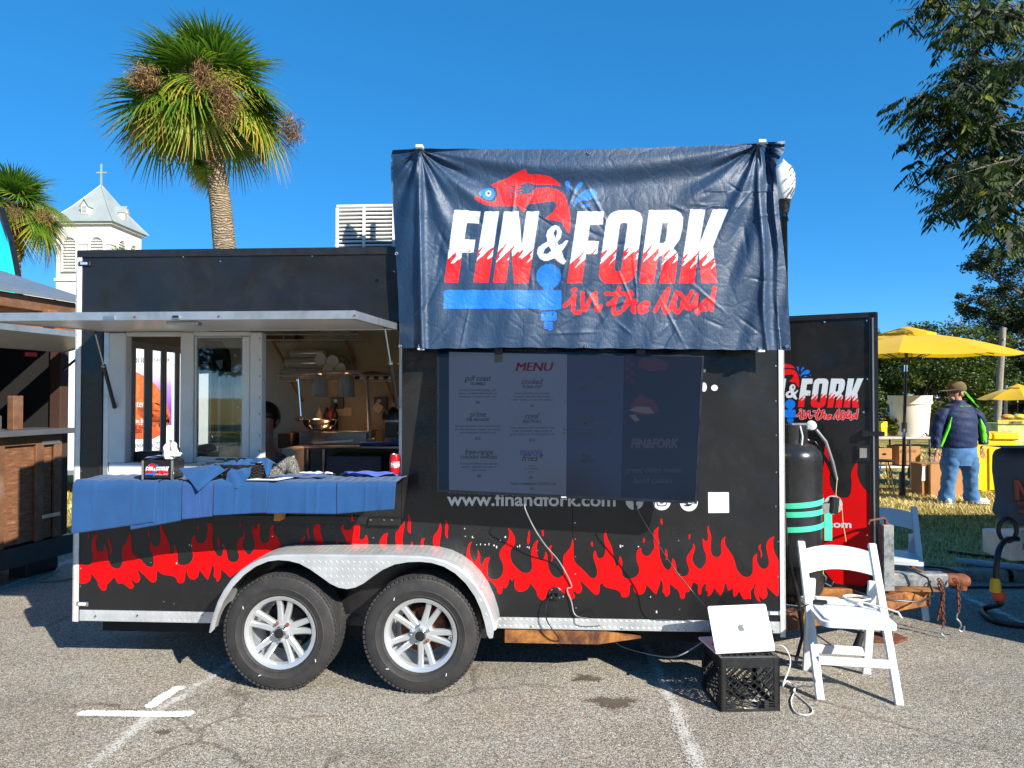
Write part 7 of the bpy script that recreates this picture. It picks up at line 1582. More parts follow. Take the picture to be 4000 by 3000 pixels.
tree("oak_tree", (27.4, 34, .08), 10, [(-3.6, 0, 8.4, 1.0), (-2.4, 0, 7.2, 1.2), (-1.2, 0, 9.0, 1.4), (.8, 0, 8.4, 1.8), (-4.3, 0, 6.2, .8), (-2.8, 0, 5.4, 1.1), (1.6, 0, 6.2, 2.0), (-.6, 0, 6.3, 1.4)], 26000, .13, M_DARKL, "tall spreading tree with bare grey twigs at the park's edge", 23, .4, clump=2.0, low=.35)
for (bx_, by_, s, lb_) in ((4.5, 46, 31, "far oak showing above the open trailer door"), (33, 60, 33, "distant round tree beyond the tents"), (-19, 64, 34, "distant tree beside the church"), (-30, 40, 35, "leafy tree behind the wooden stall")):
    tree("oak_tree", (bx_, by_, 0), 7, [(-2.5, 0, 4, 2.4), (0, 0, 5.2, 2.6), (2.6, 0, 4, 2.4), (0, -1.5, 3, 2.0)], 9000, .3, M_OAK, lb_, s, .3)
# near pecan branch reaching in at the upper right
t_ = random.Random(5); nr = np.random.default_rng(41)
PB = Vector((11.6, 10.2, .085)); PT = empty("pecan_tree", PB, label="pecan tree whose leafy boughs hang in from beside the parasols", cat="tree")
m = MB(); limb(m, (0, 0, -.1), (-.3, .2, 5.2), .34, .26, t_, .04); limb(m, (-.3, .2, 5.0), (.4, -.3, 9.4), .2, .08, t_, .06)
Ypc = 9.6
boughs = [((3960, 60), (3500, 40), 12), ((3990, 120), (3620, 130), 10), ((3990, 330), (3650, 290), 12), ((3990, 300), (3760, 180), 8), ((3990, 420), (3560, 380), 14), ((3990, 520), (3470, 420), 16), ((3990, 560), (3530, 520), 14), ((3990, 640), (3560, 640), 10), ((3990, 620), (3700, 700), 10), ((3990, 700), (3640, 760), 12), ((3990, 640), (3680, 830), 9), ((3990, 700), (3860, 870), 12), ((3990, 900), (3960, 960), 6), ((4010, 230), (3820, 330), 10), ((4010, 100), (3780, 60), 9), ((4010, 480), (3800, 520), 10), ((4010, 800), (3900, 640), 8), ((3990, 20), (3640, 20), 9)]
tips = []
for q, (a, b, n) in enumerate(boughs):
    pa, pb_ = at(*a, Ypc + t_.uniform(-.9, .9)) - PB, at(*b, Ypc + t_.uniform(-1.2, .8)) - PB; hub_ = Vector((-.3, .2, 4.0 + (pa.z - 3) * .5)); hub_.z = min(max(hub_.z, 3.6), 8.2)
    Ph = limb(m, hub_, pa, .05, .02, t_, .06); tips += [Ph[k] + Vector((t_.gauss(0, .2), t_.gauss(0, .25), t_.gauss(0, .2))) for k in (2, 3, 3, 4, 4, 5, 5, 6)]; P = limb(m, pa, pb_, .016, .004, t_, .05, 8)
    for k in range(n): f = .25 + .75 * (k + t_.random()) / n; p = P[min(8, int(f * 8))]; tips.append(p + Vector((t_.gauss(0, .09), t_.gauss(0, .2), t_.gauss(0, .10)))); m.tube([p, tips[-1]], [.005, .003], 3)
for k in range(150):
    d = Vector((t_.gauss(0, 1), t_.gauss(0, 1), t_.gauss(0, .8))).normalized() * 2.6 * t_.uniform(.4, 1); tips.append(Vector((.9, .2, 7.6)) + d); m.tube([Vector((.3, .0, 7.0)), tips[-1]], [.02, .004], 3)
m.build("trunk", M_BARK, PT, ang=50)
# compound leaves: a rachis with paired hanging leaflets
V, T_ = [], []
for p in tips:
    for c in range(6):
        az = t_.uniform(0, 6.28); d = Vector((math.cos(az), math.sin(az), t_.uniform(-1.1, .3))).normalized(); s = d.cross(Vector((0, 0, 1))).normalized(); o = p + Vector((t_.gauss(0, .07), t_.gauss(0, .10), t_.gauss(0, .07))); L_ = t_.uniform(.22, .4); tn = t_.uniform(0, .7) + (.3 if t_.random() < .12 else 0)
        rw = Vector((0, 0, .0022)); V += [o - rw, o + d * L_ - rw, o + d * L_ + rw, o + rw]; T_ += [.2] * 4
        for k in range(5):
            for sg in (-1, 1):
                q = o + d * L_ * (k + .6) / 5; dirv = (s * sg * .8 + d * .5 + Vector((0, 0, -.75 - .3 * t_.random()))).normalized(); w = dirv.cross(d).normalized() * .018; l_ = t_.uniform(.09, .16)
                V += [q, q + dirv * l_ * .4 + w, q + dirv * l_, q + dirv * l_ * .4 - w]; T_ += [tn + t_.uniform(-.1, .1)] * 4
V = np.array([tuple(v) for v in V]); numesh("crown", V, np.arange(len(V)).reshape(-1, 4), leaf_mat("pecan_leaves", ('141f0b', '22320f', '3c5018', '9aa032'), .35, .6), PT, {"tone": np.clip(T_, 0, 1)})
# park trees behind the photographer (mirrored in glossy skin and window panes)
for (bx_, by_, s, lb_) in ((-9, -25, 51, "park tree across the car park, facing the hatch"), (-1, -28, 52, "park tree across the car park, facing the banner"), (7, -33, 53, "park tree across the car park, facing the tow hitch"), (-17, -27, 54, "park tree across the car park, farthest from the hitch"), (-13, -34, 55, "park tree in the second row across the car park"), (2, -38, 56, "park tree at the back of the second row across the car park")):
    tree("park_tree", (bx_, by_, 0), 9, [(-2.8, 0, 5.0, 2.6), (0, 0, 7.6, 2.8), (2.8, 0, 5.4, 2.6), (0, 0, 4.2, 2.4)], 7000, .42, M_OAK, lb_, s, .35)
nr = np.random.default_rng(77); cs, rs = [], []
for k in range(150):
    a_ = R(-75 + 150 * k / 149); d_ = nr.uniform(82, 100); h_ = nr.uniform(2.2, 5.2); cs += [(d_ * math.sin(a_), d_ * math.cos(a_), h_ * q) for q in (.45, 1.0)]; rs += [2.6, 2.2]
V, F_, tt = leaves(cs, rs, 26000, .75, .25, nr, .1, .8); numesh("tree_line", V, F_, M_OAK, None, {"tone": tt}, label="far line of green trees closing off the park", cat="trees", kind="stuff")
# ------------------------------------------------------------------ wooden stall on the left
t = NT("plywood_siding"); n_ = t.noise(9, 7, .65, stretch=(1, .35, 5)); t.set(color=t.ramp(n_, [(.3, C('472c1c')), (.5, C('6c462c')), (.62, C('7f5638')), (.76, C('ab8e74'))]), rough=.75); t.bump(n_, .6, .01); M_PLY = t.m
M_BOARD = mk("cedar_board", C('63432c'), .7, var=.3, scale=9, bump=.3, bscale=30, dirt=.3, dirtcol=C('a89888')); M_BEAM = mk("orange_beam", C('8a5228'), .7, var=.25, scale=8, bump=.2)
M_GALV = mk("galvanised_roof", C('8f959a'), .4, .6, var=.15, scale=4)
sa, sb = Vector((-4.80, 4.45, 0)), Vector((-4.38, 6.62, 0)); SD = (sb - sa).normalized(); SN = Vector((SD.y, -SD.x, 0)); SLn = (sb - sa).length
WS = empty("wooden_stall", sb, math.atan2(-SD.y, -SD.x), label="brown timber food stall with metal roof beside the trailer's rear end", cat="stall")
# local frame: +x runs towards the camera along the visible end, +y into the stall, z up
def sbx(nm, x0, x1, y0, y1, z0, z1, mat, ch=.004, par=None): return MB().bx(x0, x1, y0, y1, z0, z1, ch).build(nm, mat, par or WS)
bpy.context.view_layer.update(); wsI = WS.matrix_world.inverted(); tst = wsI @ (sb - SN * .5); sg = 1 if tst.y > 0 else -1
def S(nm, x0, x1, y0, y1, z0, z1, mat, ch=.004, par=None): return sbx(nm, x0, x1, min(sg * y0, sg * y1), max(sg * y0, sg * y1), z0, z1, mat, ch, par)
for k in range(3): S("siding_panel", .09 + k * .68, .09 + k * .68 + .675, .0, .02, .36, 1.33, M_PLY, 0)
for x in (.0, .20, .60, 1.0, 1.5, 2.0): S("batten", x, x + .085, -.03, -.001, .35, 1.33, M_BOARD)
S("top_rail", .0, 2.2, -.031, .0, 1.25, 1.335, M_BOARD); S("counter_board", -.06, 2.2, -.14, .35, 1.34, 1.39, mk("dark_counter", C('4a4c52'), .5))
for (z, x) in ((1.24, .03), (.55, .02)): S("strap_hinge", x, x + .2, -.036, -.032, z, z + .035, M_BRUSHED)
S("corner_post", -.10, .0, .0, .12, .35, 2.6, mk("dark_post", C('3a2418'), .8)); S("corner_post", 1.55, 1.65, .02, .12, 1.39, 2.6, M_BOARD); S("corner_post", 2.15, 2.25, .0, .12, .35, 2.6, M_BOARD)
S("inner_shade_back", -.1, 2.25, 1.1, 1.14, .35, 2.6, mk("stall_inside_shade", (.006, .005, .004), .95), 0); S("inner_end", -.1, -.06, .12, 2.2, .35, 2.6, mk("stall_inside_shade", C('3a281c'), .9), 0); S("inner_end", 2.21, 2.25, .12, 2.2, .35, 2.6, mk("stall_inside_shade", C('3a281c'), .9), 0)  # back set forward; near-black colour stands in for the shade inside the stall
S("base_frame", -.16, 2.3, -.03, 2.2, .16, .34, mk("black_frame", (.02, .02, .022), .6)); S("skid", -.1, .25, .1, .3, .0, .16, M_BLACKMETAL); S("skid", 1.9, 2.2, .1, .3, .0, .16, M_BLACKMETAL)
S("header_beam", -.15, 2.3, -.02, .08, 2.32, 2.62, M_BEAM); S("fascia_board", -.25, 2.4, -.10, -.021, 2.48, 2.60, M_BOARD); S("rafter_end", .2, .3, -.16, -.02, 2.42, 2.5, M_BEAM)
S("shelf_bracket", .35, .45, .05, .12, 1.39, 1.7, M_BOARD); S("tap", .42, .46, .2, .24, 1.39, 1.52, M_BRUSHED, .01)
m = MB(); m.prism([(-.16, 2.60), (-.16, 2.64), (1.0, 3.0), (2.3, 2.64), (2.3, 2.60), (1.0, 2.96)], lambda a, b, d: (d, sg * a, b), -.30, 2.45); m.build("roof_sheet", M_GALV, WS, ang=None)
# its raised hatch
m = MB(); m.prism([(-.02, 2.12), (-.02, 2.15), (-.56, 2.27), (-.56, 2.235)], lambda a, b, d: (d, sg * a, b), .02, 2.1); hp = m.build("hatch_panel", M_UNDER, WS, ang=None)
m = MB(); m.prism([(-.555, 2.225), (-.555, 2.275), (-.575, 2.275), (-.575, 2.225)], lambda a, b, d: (d, sg * a, b), .0, 2.12); m.build("hatch_frame", M_TRIM, hp, ang=None)
m = MB(); m.prism([(-.02, 2.11), (-.02, 2.155), (-.555, 2.275), (-.555, 2.228)], lambda a, b, d: (d, sg * a, b), .0, .02); m.build("hatch_frame", M_TRIM, hp, ang=None)
MB().tube([(.06, sg * -.45, 2.2), (.02, sg * -.05, 1.95)], .012, 8).build("hatch_stay", M_BLACKMETAL, WS); S("tail_lamp", .3, .42, -.05, -.02, 2.06, 2.1, mk("tail_red", C('b01818'), .3), .01)
# teal feather flag
FG = empty("feather_flag", (-7.56, 10.4, .085), label="teal and green feather flag with black edge behind the stall", cat="flag")
MB().tube([(0, 0, 0), (0, 0, 3.1), (-.06, 0, 3.7), (-.32, 0, 4.55)], [.02, .018, .014, .01], 8).build("flag_pole", M_BLACKMETAL, FG)
t = NT("flag_teal"); gr = t.n("SeparateXYZ"); t.l(t.coord(), gr.inputs[0]); t.set(color=t.ramp(t.math('MULTIPLY', t.math('SUBTRACT', gr.outputs[2], 2.4), .5, True), [(0, C('1fb586')), (.6, C('14c8c8')), (1, C('10a8d8'))]), rough=.7); M_FLAG = t.m
def ff(s, q):
    z = 1.0 + 3.5 * q; w = (.78 if q < .55 else .78 * math.sqrt(max(0, 1 - ((q - .55) / .45) ** 2))); xr = 0 - (.33 * max(0, (q - .6) / .4) ** 1.8)
    return (xr - s * w + .02, .03 * math.sin(z * 3 + s * 5), z)
m = MB(); m.grid(10, 30, ff); m.build("flag_cloth", M_FLAG, FG, ang=80)
m = MB(); m.grid(2, 30, lambda s, q: tuple(Vector(ff(0, q)) + Vector((.0 + .09 * s, -.006, 0)))); m.build("flag_edge", M_BLACKMETAL, FG, ang=80)
# ------------------------------------------------------------------ white trailer with the cookie graphics, and a purple stall
Yw = 11.0; WTX = empty("white_trailer", (-7.2, Yw, .085), label="white food trailer with cookie graphics and black lettering beyond the stall", cat="food trailer")
wx1 = at(672, 1500, Yw).x + 7.2
M_WPANEL = mk("white_trailer_skin", C('d4d7da'), .4, var=.03)
MB().bx(-2.4, wx1, 0, 2.0, .40, 2.62, .02).build("body", M_WPANEL, WTX); MB().bx(-2.4, wx1, -.01, .0, .34, .42).build("skirt", M_TRIM, WTX)
for x in (-1.6, -.8): MB().lathe([(.0001, -.1), (.2, -.1), (.33, -.09), (.33, .09), (.2, .1), (.0001, .1)], 24, Matrix.Translation((x, .1, .33)) @ Matrix.Rotation(R(90), 4, 'X')).build("wheel", M_RUBBER, WTX)
o_w = Vector((-7.2, Yw, .085)); wfn = lambda u, v: at(u, v, Yw - .004) - o_w; wfn2 = lambda u, v: at(u, v, Yw - .008) - o_w; wfn3 = lambda u, v: at(u, v, Yw - .012) - o_w
t = NT("purple_fade"); gr = t.n("SeparateXYZ"); t.l(t.coord(), gr.inputs[0]); zp = (at(640, 1600, Yw).z - .085, at(640, 1420, Yw).z - .085)
t.set(color=t.ramp(t.math('DIVIDE', t.math('SUBTRACT', gr.outputs[2], zp[0]), zp[1] - zp[0], True), [(0, C('7a3fae')), (.5, C('a583cf')), (1, C('e9ecee'))]), rough=.45); M_PFADE = t.m
decal("purple_print", [(440, 1418), (671, 1418), (671, 1660), (440, 1660)], wfn, M_PFADE, WTX)
t = NT("cookie_print"); vo = t.n("TexVoronoi"); vo.inputs["Scale"].default_value = 5; t.l(t.coord(), vo.inputs["Vector"]); t.set(color=t.mix(t.ramp(vo.outputs["Distance"], [(.16, 1.0), (.22, 0.0)]), t.ramp(t.noise(14, 6, .6), [(.3, C('b8481f')), (.7, C('ee7a3e'))]), C('4a1a18')), rough=.45); M_COOK = t.m
for P in ([(440, 1470), (520, 1445), (600, 1490), (650, 1560), (668, 1640), (640, 1680), (560, 1700), (440, 1690)], [(520, 1600), (600, 1560), (670, 1625), (655, 1668), (590, 1670)]): decal("cookie_print", chaikin(P), wfn2, M_COOK, WTX)
decal("cookie_print", [(440, 1655), (560, 1660), (640, 1690), (600, 1712), (440, 1716)], wfn3, mk("cookie_base", C('c8512a'), .45), WTX)
m = MB(); text_px(m, "CATHOLIC", wfn, 452, 1420, 572, 26); text_px(m, "FLAVOR OR", wfn, 600, 1412, 664, 13); text_px(m, "DELICIOUSNESS", wfn, 604, 1428, 668, 12); text_px(m, "PENSACOLA", wfn, 520, 1748, 600, 14); text_px(m, "TRY", wfn, 606, 1738, 628, 13); text_px(m, "THE", wfn, 606, 1758, 628, 13)
text_px(m, "C", wfn, 226, 1514, 254, 36); text_px(m, "OM", wfn, 212, 1590, 251, 22); text_px(m, "MAY BE", wfn, 212, 1666, 262, 12); text_px(m, "OR", wfn, 248, 1680, 264, 11); text_px(m, "E", wfn, 232, 1396, 246, 18); m.bar(wfn2(205, 1532), wfn2(253, 1532), .004, .01, (0, 1, 0)); m.build("lettering", M_BLACKMETAL, WTX, ang=None, recalc=False, kind="stuff")
m = MB(); text_px(m, "Cathedral Schools", wfn3, 470, 1432, 552, 9, bold=.02); text_px(m, "Jackson St", wfn3, 490, 1652, 563, 17, bold=.02); text_px(m, "Pensacola 325", wfn3, 470, 1673, 566, 17, bold=.02); text_px(m, "(850) 280", wfn3, 488, 1692, 553, 17, bold=.02); text_px(m, "Sister", wfn3, 505, 1590, 566, 28, shear=.3); m.build("lettering", M_WHITEV, WTX, ang=None, recalc=False, kind="stuff")
PSX = empty("purple_stall", (at(725, 1500, 17).x, 17, .085), label="small white kiosk with a purple sign beyond the cookie trailer", cat="stall")
MB().bx(-.55, .75, 0, 1.2, 0, 2.0, .02).build("body", mk("kiosk_white", C('dedede'), .5), PSX); o_p = Vector(PSX.location); pf = lambda u, v: at(u, v, 16.98) - o_p; pf2 = lambda u, v: at(u, v, 16.96) - o_p
decal("sign_panel", [(640, 1444), (800, 1444), (800, 1492), (640, 1492)], pf, mk("sign_purple", C('6a3fa0'), .5), PSX); m = MB(); text_px(m, "cookie", pf2, 668, 1482, 770, 30, shear=.3); m.build("sign_text", M_WHITEV, PSX, ang=None, recalc=False)
decal("badge", disc(683, 1612, 9), pf, mk("badge_teal", C('20b0a0'), .5), PSX)
# ------------------------------------------------------------------ parasols
M_YEL = cloth_mat("yellow_canvas", C('e6b806'), .05, 3, 200, .12, .7)
t = M_YEL.node_tree; b_ = t.nodes["Principled BSDF"]; tl_ = t.nodes.new("ShaderNodeBsdfTranslucent"); tl_.inputs[0].default_value = (*C('f4d010'), 1); mx = t.nodes.new("ShaderNodeMixShader"); mx.inputs[0].default_value = .3; t.links.new(b_.outputs[0], mx.inputs[1]); t.links.new(tl_.outputs[0], mx.inputs[2]); t.links.new(mx.outputs[0], t.nodes["Material Output"].inputs[0])
def parasol(base, top, rim_z, rad, tilt, label, ph=.2, thin=1.0):
    o = empty("parasol", base, label=label, cat="parasol"); tp_ = Vector(top) - Vector(base); A = Vector((tp_.x, tp_.y, tp_.z))
    M_PP = mk("parasol_pole", (.02, .019, .018), .35)
    MB().tube([(0, 0, 0), tuple(A + Vector((0, 0, -.06)))], .024 * thin, 12).build("pole", M_PP, o); MB().lathe([(.0001, 0), (.05, 0), (.045, .35), (.03, .4)], 14).build("pole_foot", M_PP, o)
    f = .42; MB().tube([tuple(A * (f - .03)), tuple(A * (f + .03))], .04 * thin, 12).build("crank_housing", M_PP, o); MB().tube([tuple(A * f + Vector((-.03, -.05, -.02))), tuple(A * f + Vector((-.06, -.06, -.16)))], .015, 8).build("crank", M_BRUSHED, o)
    MB().tube([tuple(A * .76), tuple(A * .80)], .027 * thin, 12).build("tilt_sleeve", M_CHROME, o)
    rz = rim_z - base[2]; N = 8; Mt = Matrix.Translation(A) @ Matrix.Rotation(R(tilt), 4, 'X') @ Matrix.Translation(-A); rim = []
    for k in range(N):
        a = ph + 2 * math.pi * k / N; rim.append(Mt @ (Vector((A.x + rad * math.cos(a), A.y + rad * math.sin(a), rz))))
    m = MB(); n = 10
    for k in range(N):
        a, b = rim[k], rim[(k + 1) % N]; base_i = len(m.v)
        for i in range(n + 1):
            for j in range(7):
                q = .08 + .92 * i / n; p = A.lerp(a.lerp(b, j / 6), q); p.z += .06 * math.sin(math.pi * q) - .03 * math.sin(math.pi * j / 6) * q; m.v.append(p)
        for i in range(n):
            for j in range(6): c = base_i + i * 7 + j; m.f.append((c, c + 7, c + 8, c + 1))
    m.build("canopy", M_YEL, o, ang=25)
    m = MB()
    for k in range(N):
        a, b = A.lerp(rim[k], .26), A.lerp(rim[(k + 1) % N], .26); bi = len(m.v); up = Vector((0, 0, .075)); m.v += [A + Vector((0, 0, .10)), a + up, b + up, a + up - Vector((0, 0, .05)), b + up - Vector((0, 0, .05))]; m.f += [(bi, bi + 1, bi + 2), (bi + 1, bi + 3, bi + 4, bi + 2)]
    m.build("vent_cap", M_YEL, o, ang=20)
    for k in range(N):
        m = MB(); m.tube([tuple(A + Vector((0, 0, -.05))), tuple(rim[k] + Vector((0, 0, -.03)))], .008, 5); m.build("rib", M_PP, o)
        MB().tube([tuple(A * .82), tuple(A.lerp(rim[k], .5) + Vector((0, 0, -.01)))], .007, 5).build("strut", M_PP, o)
    return o
ub = gp(3525, 1940, .085); ut = at(3542, 1298, ub.y)
parasol(tuple(ub), tuple(ut), 2.36, 1.58, 2, "large yellow market parasol standing beside the man")
ub2 = at(3972, 1720, 20.0); parasol((ub2.x, 20.0, .085), (ub2.x + .05, 20.0, at(3972, 1512, 20).z), 1.60, 1.02, 0, "small yellow parasol over the lemonade stand", .3, .7)
# ------------------------------------------------------------------ table, tub, boxes, stool
Yt = 12.0
def rb(nm, u0, u1, v0, v1, Y, d, mat, parent=None, ch=.006, **k):
    a, b = at(u0, v0, Y), at(u1, v1, Y); z0 = max(b.z, .086) if v1 > 1900 else b.z
    o = MB().bx(-(b.x - a.x) / 2, (b.x - a.x) / 2, 0, d, 0, a.z - z0, ch).build(nm, mat, parent, **k); o.location = ((a.x + b.x) / 2, Y, z0); return o
TBL = empty("serving_table", (at(3520, 1700, Yt).x, Yt, .085), label="metal topped table on castors carrying a large white tub", cat="table"); zt_ = at(3520, 1706, Yt).z - .085
MB().bx(-.85, .5, -.1, .65, zt_ - .04, zt_, .006).build("table_top", mk("grey_top", C('a9a9a6'), .5, .2), TBL); MB().bx(-.85, .5, -.05, .6, at(3520, 1820, Yt).z - .12, at(3520, 1820, Yt).z - .09, .004).build("lower_shelf", M_VINYL, TBL)
for x in (-.8, .12, .46):
    for y in (-.06, .58): MB().cyl((x, y, .1), (x, y, zt_ - .04), .016).build("leg", mk("leg_grey", C('55585a'), .5, .4), TBL)
    MB().lathe([(.0001, -.015), (.05, -.015), (.05, .015), (.0001, .015)], 14, Matrix.Translation((x, -.06, .05)) @ Matrix.Rotation(R(90), 4, 'X')).build("castor", M_BLACKMETAL, TBL)
TUB = empty("white_tub", (at(3560, 1700, Yt + .22).x, Yt + .26, zt_ + .085), label="large round white plastic tub with a tap on the table", cat="tub"); Ht = at(3560, 1545, Yt).z - zt_ - .085
M_TUB = mk("tub_white", C('e6e2d6'), .45, var=.04); MB().lathe([(.0001, 0), (.27, 0), (.285, .03), (.325, Ht * .78), (.345, Ht * .79), (.35, Ht * .97), (.36, Ht), (.34, Ht), (.32, Ht * .9), (.0001, Ht * .88)], 32).build("tub_body", M_TUB, TUB, ang=40)
for s in (-1, 1): MB().bx(s * .34 - .03, s * .34 + .05 * s + .0, -.06, .06, Ht * .80, Ht * .86, .01).build("handle", M_TUB, TUB)
MB().tube([(.1, -.29, .06), (.1, -.33, .05), (.1, -.335, .01)], .015, 8).build("tap", M_BLACKMETAL, TUB)
M_CARD = mk("cardboard", C('a8794a'), .8, var=.1, scale=5); zsh = at(3520, 1820, Yt).z - .088
def cbox(u0, u1, v0, v1, Y, d, label, text=None, hole=False, ground=False):
    o = rb("cardboard_box", u0, u1, v0, v1, Y, d, M_CARD, None, .004, label=label, cat="box"); L = Vector(o.location); fn = lambda u, v: at(u, v, Y - .004) - L
    if text:
        m = MB()
        for s, a, b, v, h, up in text:
            V_, F_ = text2d(s, 1.0); mn, mxx = min(p[0] for p in V_), max(p[0] for p in V_); vs = []
            for x, y in V_: f = (x - mn) / (mxx - mn); vs.append(fn(b - f * (b - a), v - h + y * h / .73) if up else fn(a + f * (b - a), v - y * h / .73))
            m.add(vs, F_)
        m.build("print", mk("box_ink", C('4a3320'), .8), o, ang=None, recalc=False)
    if hole: decal("hand_hole", [((u0 + u1) / 2 + 9 * math.cos(i * .5), v0 + 22 + 4 * math.sin(i * .5)) for i in range(12)], fn, M_TVB, o)
    decal("tape_seam", [(u0 + 4, v0 + 1), (u1 - 4, v0 + 1), (u1 - 4, v0 + 4), (u0 + 4, v0 + 4)], fn, mk("tape_tan", C('b8935e'), .4), o); return o
cbox(3424, 3485, 1752, 1815, Yt, .35, "cardboard box with a hand hole on the table's lower shelf", hole=True); cbox(3512, 3596, 1744, 1816, Yt, .4, "wide cardboard box printed upside down on the table's lower shelf", [("DO NOT DROP", 3515, 3578, 1768, 11, True), ("www.fooddelivery.com", 3518, 3575, 1804, 5, False)])
bb = cbox(3634, 3762, 1815, 1955, 10.95, .45, "tall cardboard box on the grass beside the man", [("K", 3709, 3718, 1895, 15, False)])
bs = rb("box", 3600, 3634, 1812, 1952, 11.02, .3, mk("cardboard_side", C('9a6c40'), .8), None, .004); bs.name = "side_flap"; bs.parent = bb; bpy.context.view_layer.update(); bs.matrix_parent_inverse = bb.matrix_world.inverted()
L = Vector(bb.location); decal("shipping_label", [(3604, 1822), (3618, 1822), (3617, 1878), (3600, 1878)], lambda u, v: at(u, v, 11.01) - L, M_PAPER, bb)
pg = crumple("plastic_wrap", (at(3660, 1812, 11).x, 11.1, at(3660, 1815, 10.95).z + .004), (.3, .3, .12), M_CLEAR, None, "clear plastic wrap sticking out of the tall cardboard box", "wrap", 12, 10)
SK = empty("bar_stool", (at(3452, 1935, 11.4).x, 11.4, .085), label="black stool with chrome legs standing by the table", cat="stool"); zs = at(3452, 1795, 11.4).z - .085
MB().lathe([(.0001, zs - .03), (.15, zs - .03), (.16, zs - .01), (.15, zs), (.0001, zs)], 20).build("seat", M_BLACKMETAL, SK)
for a in range(4): c, s = math.cos(a * 1.571 + .6), math.sin(a * 1.571 + .6); MB().tube([(c * .08, s * .08, zs - .03), (c * .2, s * .2, 0)], .012, 6).build("leg", M_CHROME, SK)
for k, (u0, u1, v0, v1) in enumerate(((3441, 3467, 1647, 1672), (3443, 3466, 1673, 1703))): rb("yellow_crate", u0, u1, v0, v1, Yt + .1, .2, mk("crate_yellow", C('e8c810'), .5), None, .004, label=("upper small yellow crate stacked on the table", "lower small yellow crate stacked on the table")[k], cat="crate")
PLn = empty("potted_plant", (at(3490, 1700, Yt + .3).x, Yt + .3, zt_ + .085), label="leafy plant standing between crates and white tub", cat="plant"); V, F_, tt = leaves([(0, 0, .18)], [.17], 260, .13, .03, np.random.default_rng(8)); numesh("foliage", V, F_, M_OAK, PLn, {"tone": tt}); MB().lathe([(.0001, 0), (.06, 0), (.08, .12)], 12).build("pot", M_CARD, PLn)
# yellow cart
YB = empty("yellow_cart", (at(3875, 1930, 11.4).x, 11.4, .085), R(-8), label="yellow wheeled insulated cart behind the man", cat="cart"); M_YP = mk("yellow_plastic", C('e9c400'), .45, var=.06, dirt=.2, dirtcol=C('a08a30'))
zz = lambda v: at(3875, v, 11.4).z - .085
MB().bx(-.40, .40, 0, .7, zz(1925), zz(1720), .02).build("body", M_YP, YB)
for x0, x1 in ((-.42, .0), (.015, .42)): MB().bx(x0, x1, -.03, .72, zz(1718), zz(1692), .02).build("lid", M_YP, YB)
for x in (-.28, -.05): MB().bx(x, x + .13, -.025, -.001, zz(1915), zz(1750), .015).build("rib", M_YP, YB)
MB().bx(.12, .33, -.012, -.001, zz(1790), zz(1755), .004).build("handle_recess", mk("cart_shade", C('a88c00'), .6), YB); MB().cyl((.11, -.03, zz(1772)), (.34, -.03, zz(1772)), .015).build("handle", M_YP, YB)
for x in (-.3, .3): MB().lathe([(.0001, -.03), (.08, -.03), (.1, -.02), (.1, .02), (.08, .03), (.0001, .03)], 18, Matrix.Translation((x, .02, .1)) @ Matrix.Rotation(R(90), 4, 'X')).build("wheel", M_RUBBER, YB)
MB().bx(-.38, .38, .02, .68, .17, zz(1927), .01).build("chassis", M_VINYL, YB)
# ------------------------------------------------------------------ the man
mfY = 10.75; mb_ = gp(3750, 1968, .085); MN = empty("person", (mb_.x, mb_.y, .085), R(0), label="man in a navy and lime jacket, jeans and brown cap seen from behind", cat="person")
H = 1.72; k_ = H / 1.78
def hand(c, d, s):
    c = Vector(c); ch = [[(c + Vector((0, 0, .05)), .028), (c, .034), (c + Vector((0, 0, -.05)), .032)]]
    for f in range(4): x = (f - 1.5) * .019; L_ = (.07, .085, .08, .06)[f]; ch.append([2, (c + Vector((x, 0, -.075)), .0105), (c + Vector((x, -.012, -.075 - L_ * .5)), .0095), (c + Vector((x * .9, -.03, -.075 - L_ * .9)), .008)])
    ch.append([1, (c + Vector((s * .04, -.02, -.02)), .011), (c + Vector((s * .05, -.03, -.06)), .009)]); return ch
# body: head, neck, hidden trunk
def loft(rings, n=28, wr=0.0, seed=0):
    """closed elliptical rings (x, y, z, rx, ry) with wrinkles"""
    m = MB(); R_ = []
    for i in range(len(rings) - 1):
        for k in range(6): f = k / 6; f2 = f * f * (3 - 2 * f); R_.append([a_ + (b_ - a_) * (f2 if q > 2 else f) for q, (a_, b_) in enumerate(zip(rings[i], rings[i + 1]))])
    R_.append(list(rings[-1]))
    for i, (x, y, z, rx, ry) in enumerate(R_):
        for k in range(n):
            a = 2 * math.pi * k / n; w = 1 + wr * (math.sin(z * 31 + 3 * math.sin(a * 2 + seed) + seed) * .6 + math.sin(z * 57 + a * 3 + seed * 2) * .4) / max(rx, .05)
            m.v.append(Vector((x + rx * w * math.cos(a), y + ry * w * math.sin(a), z)))
    for i in range(len(R_) - 1):
        for k in range(n): k2 = (k + 1) % n; m.f.append((i * n + k, i * n + k2, (i + 1) * n + k2, (i + 1) * n + k))
    m.f.append(tuple(range(n))[::-1]); m.f.append(tuple((len(R_) - 1) * n + k for k in range(n))); return m
hx = -.03; J, E = skin_chain([((0, .0, 1.20), .12), ((hx + .02, .01, 1.42), .075), ((hx + .02, .01, 1.53), .068), ((hx - .02, .01, 1.60), .078), ((hx - .01, .01, 1.68), .096), ((hx, .01, 1.75), .085)])
body = skin("body", J, E, M_SKIN, MN)
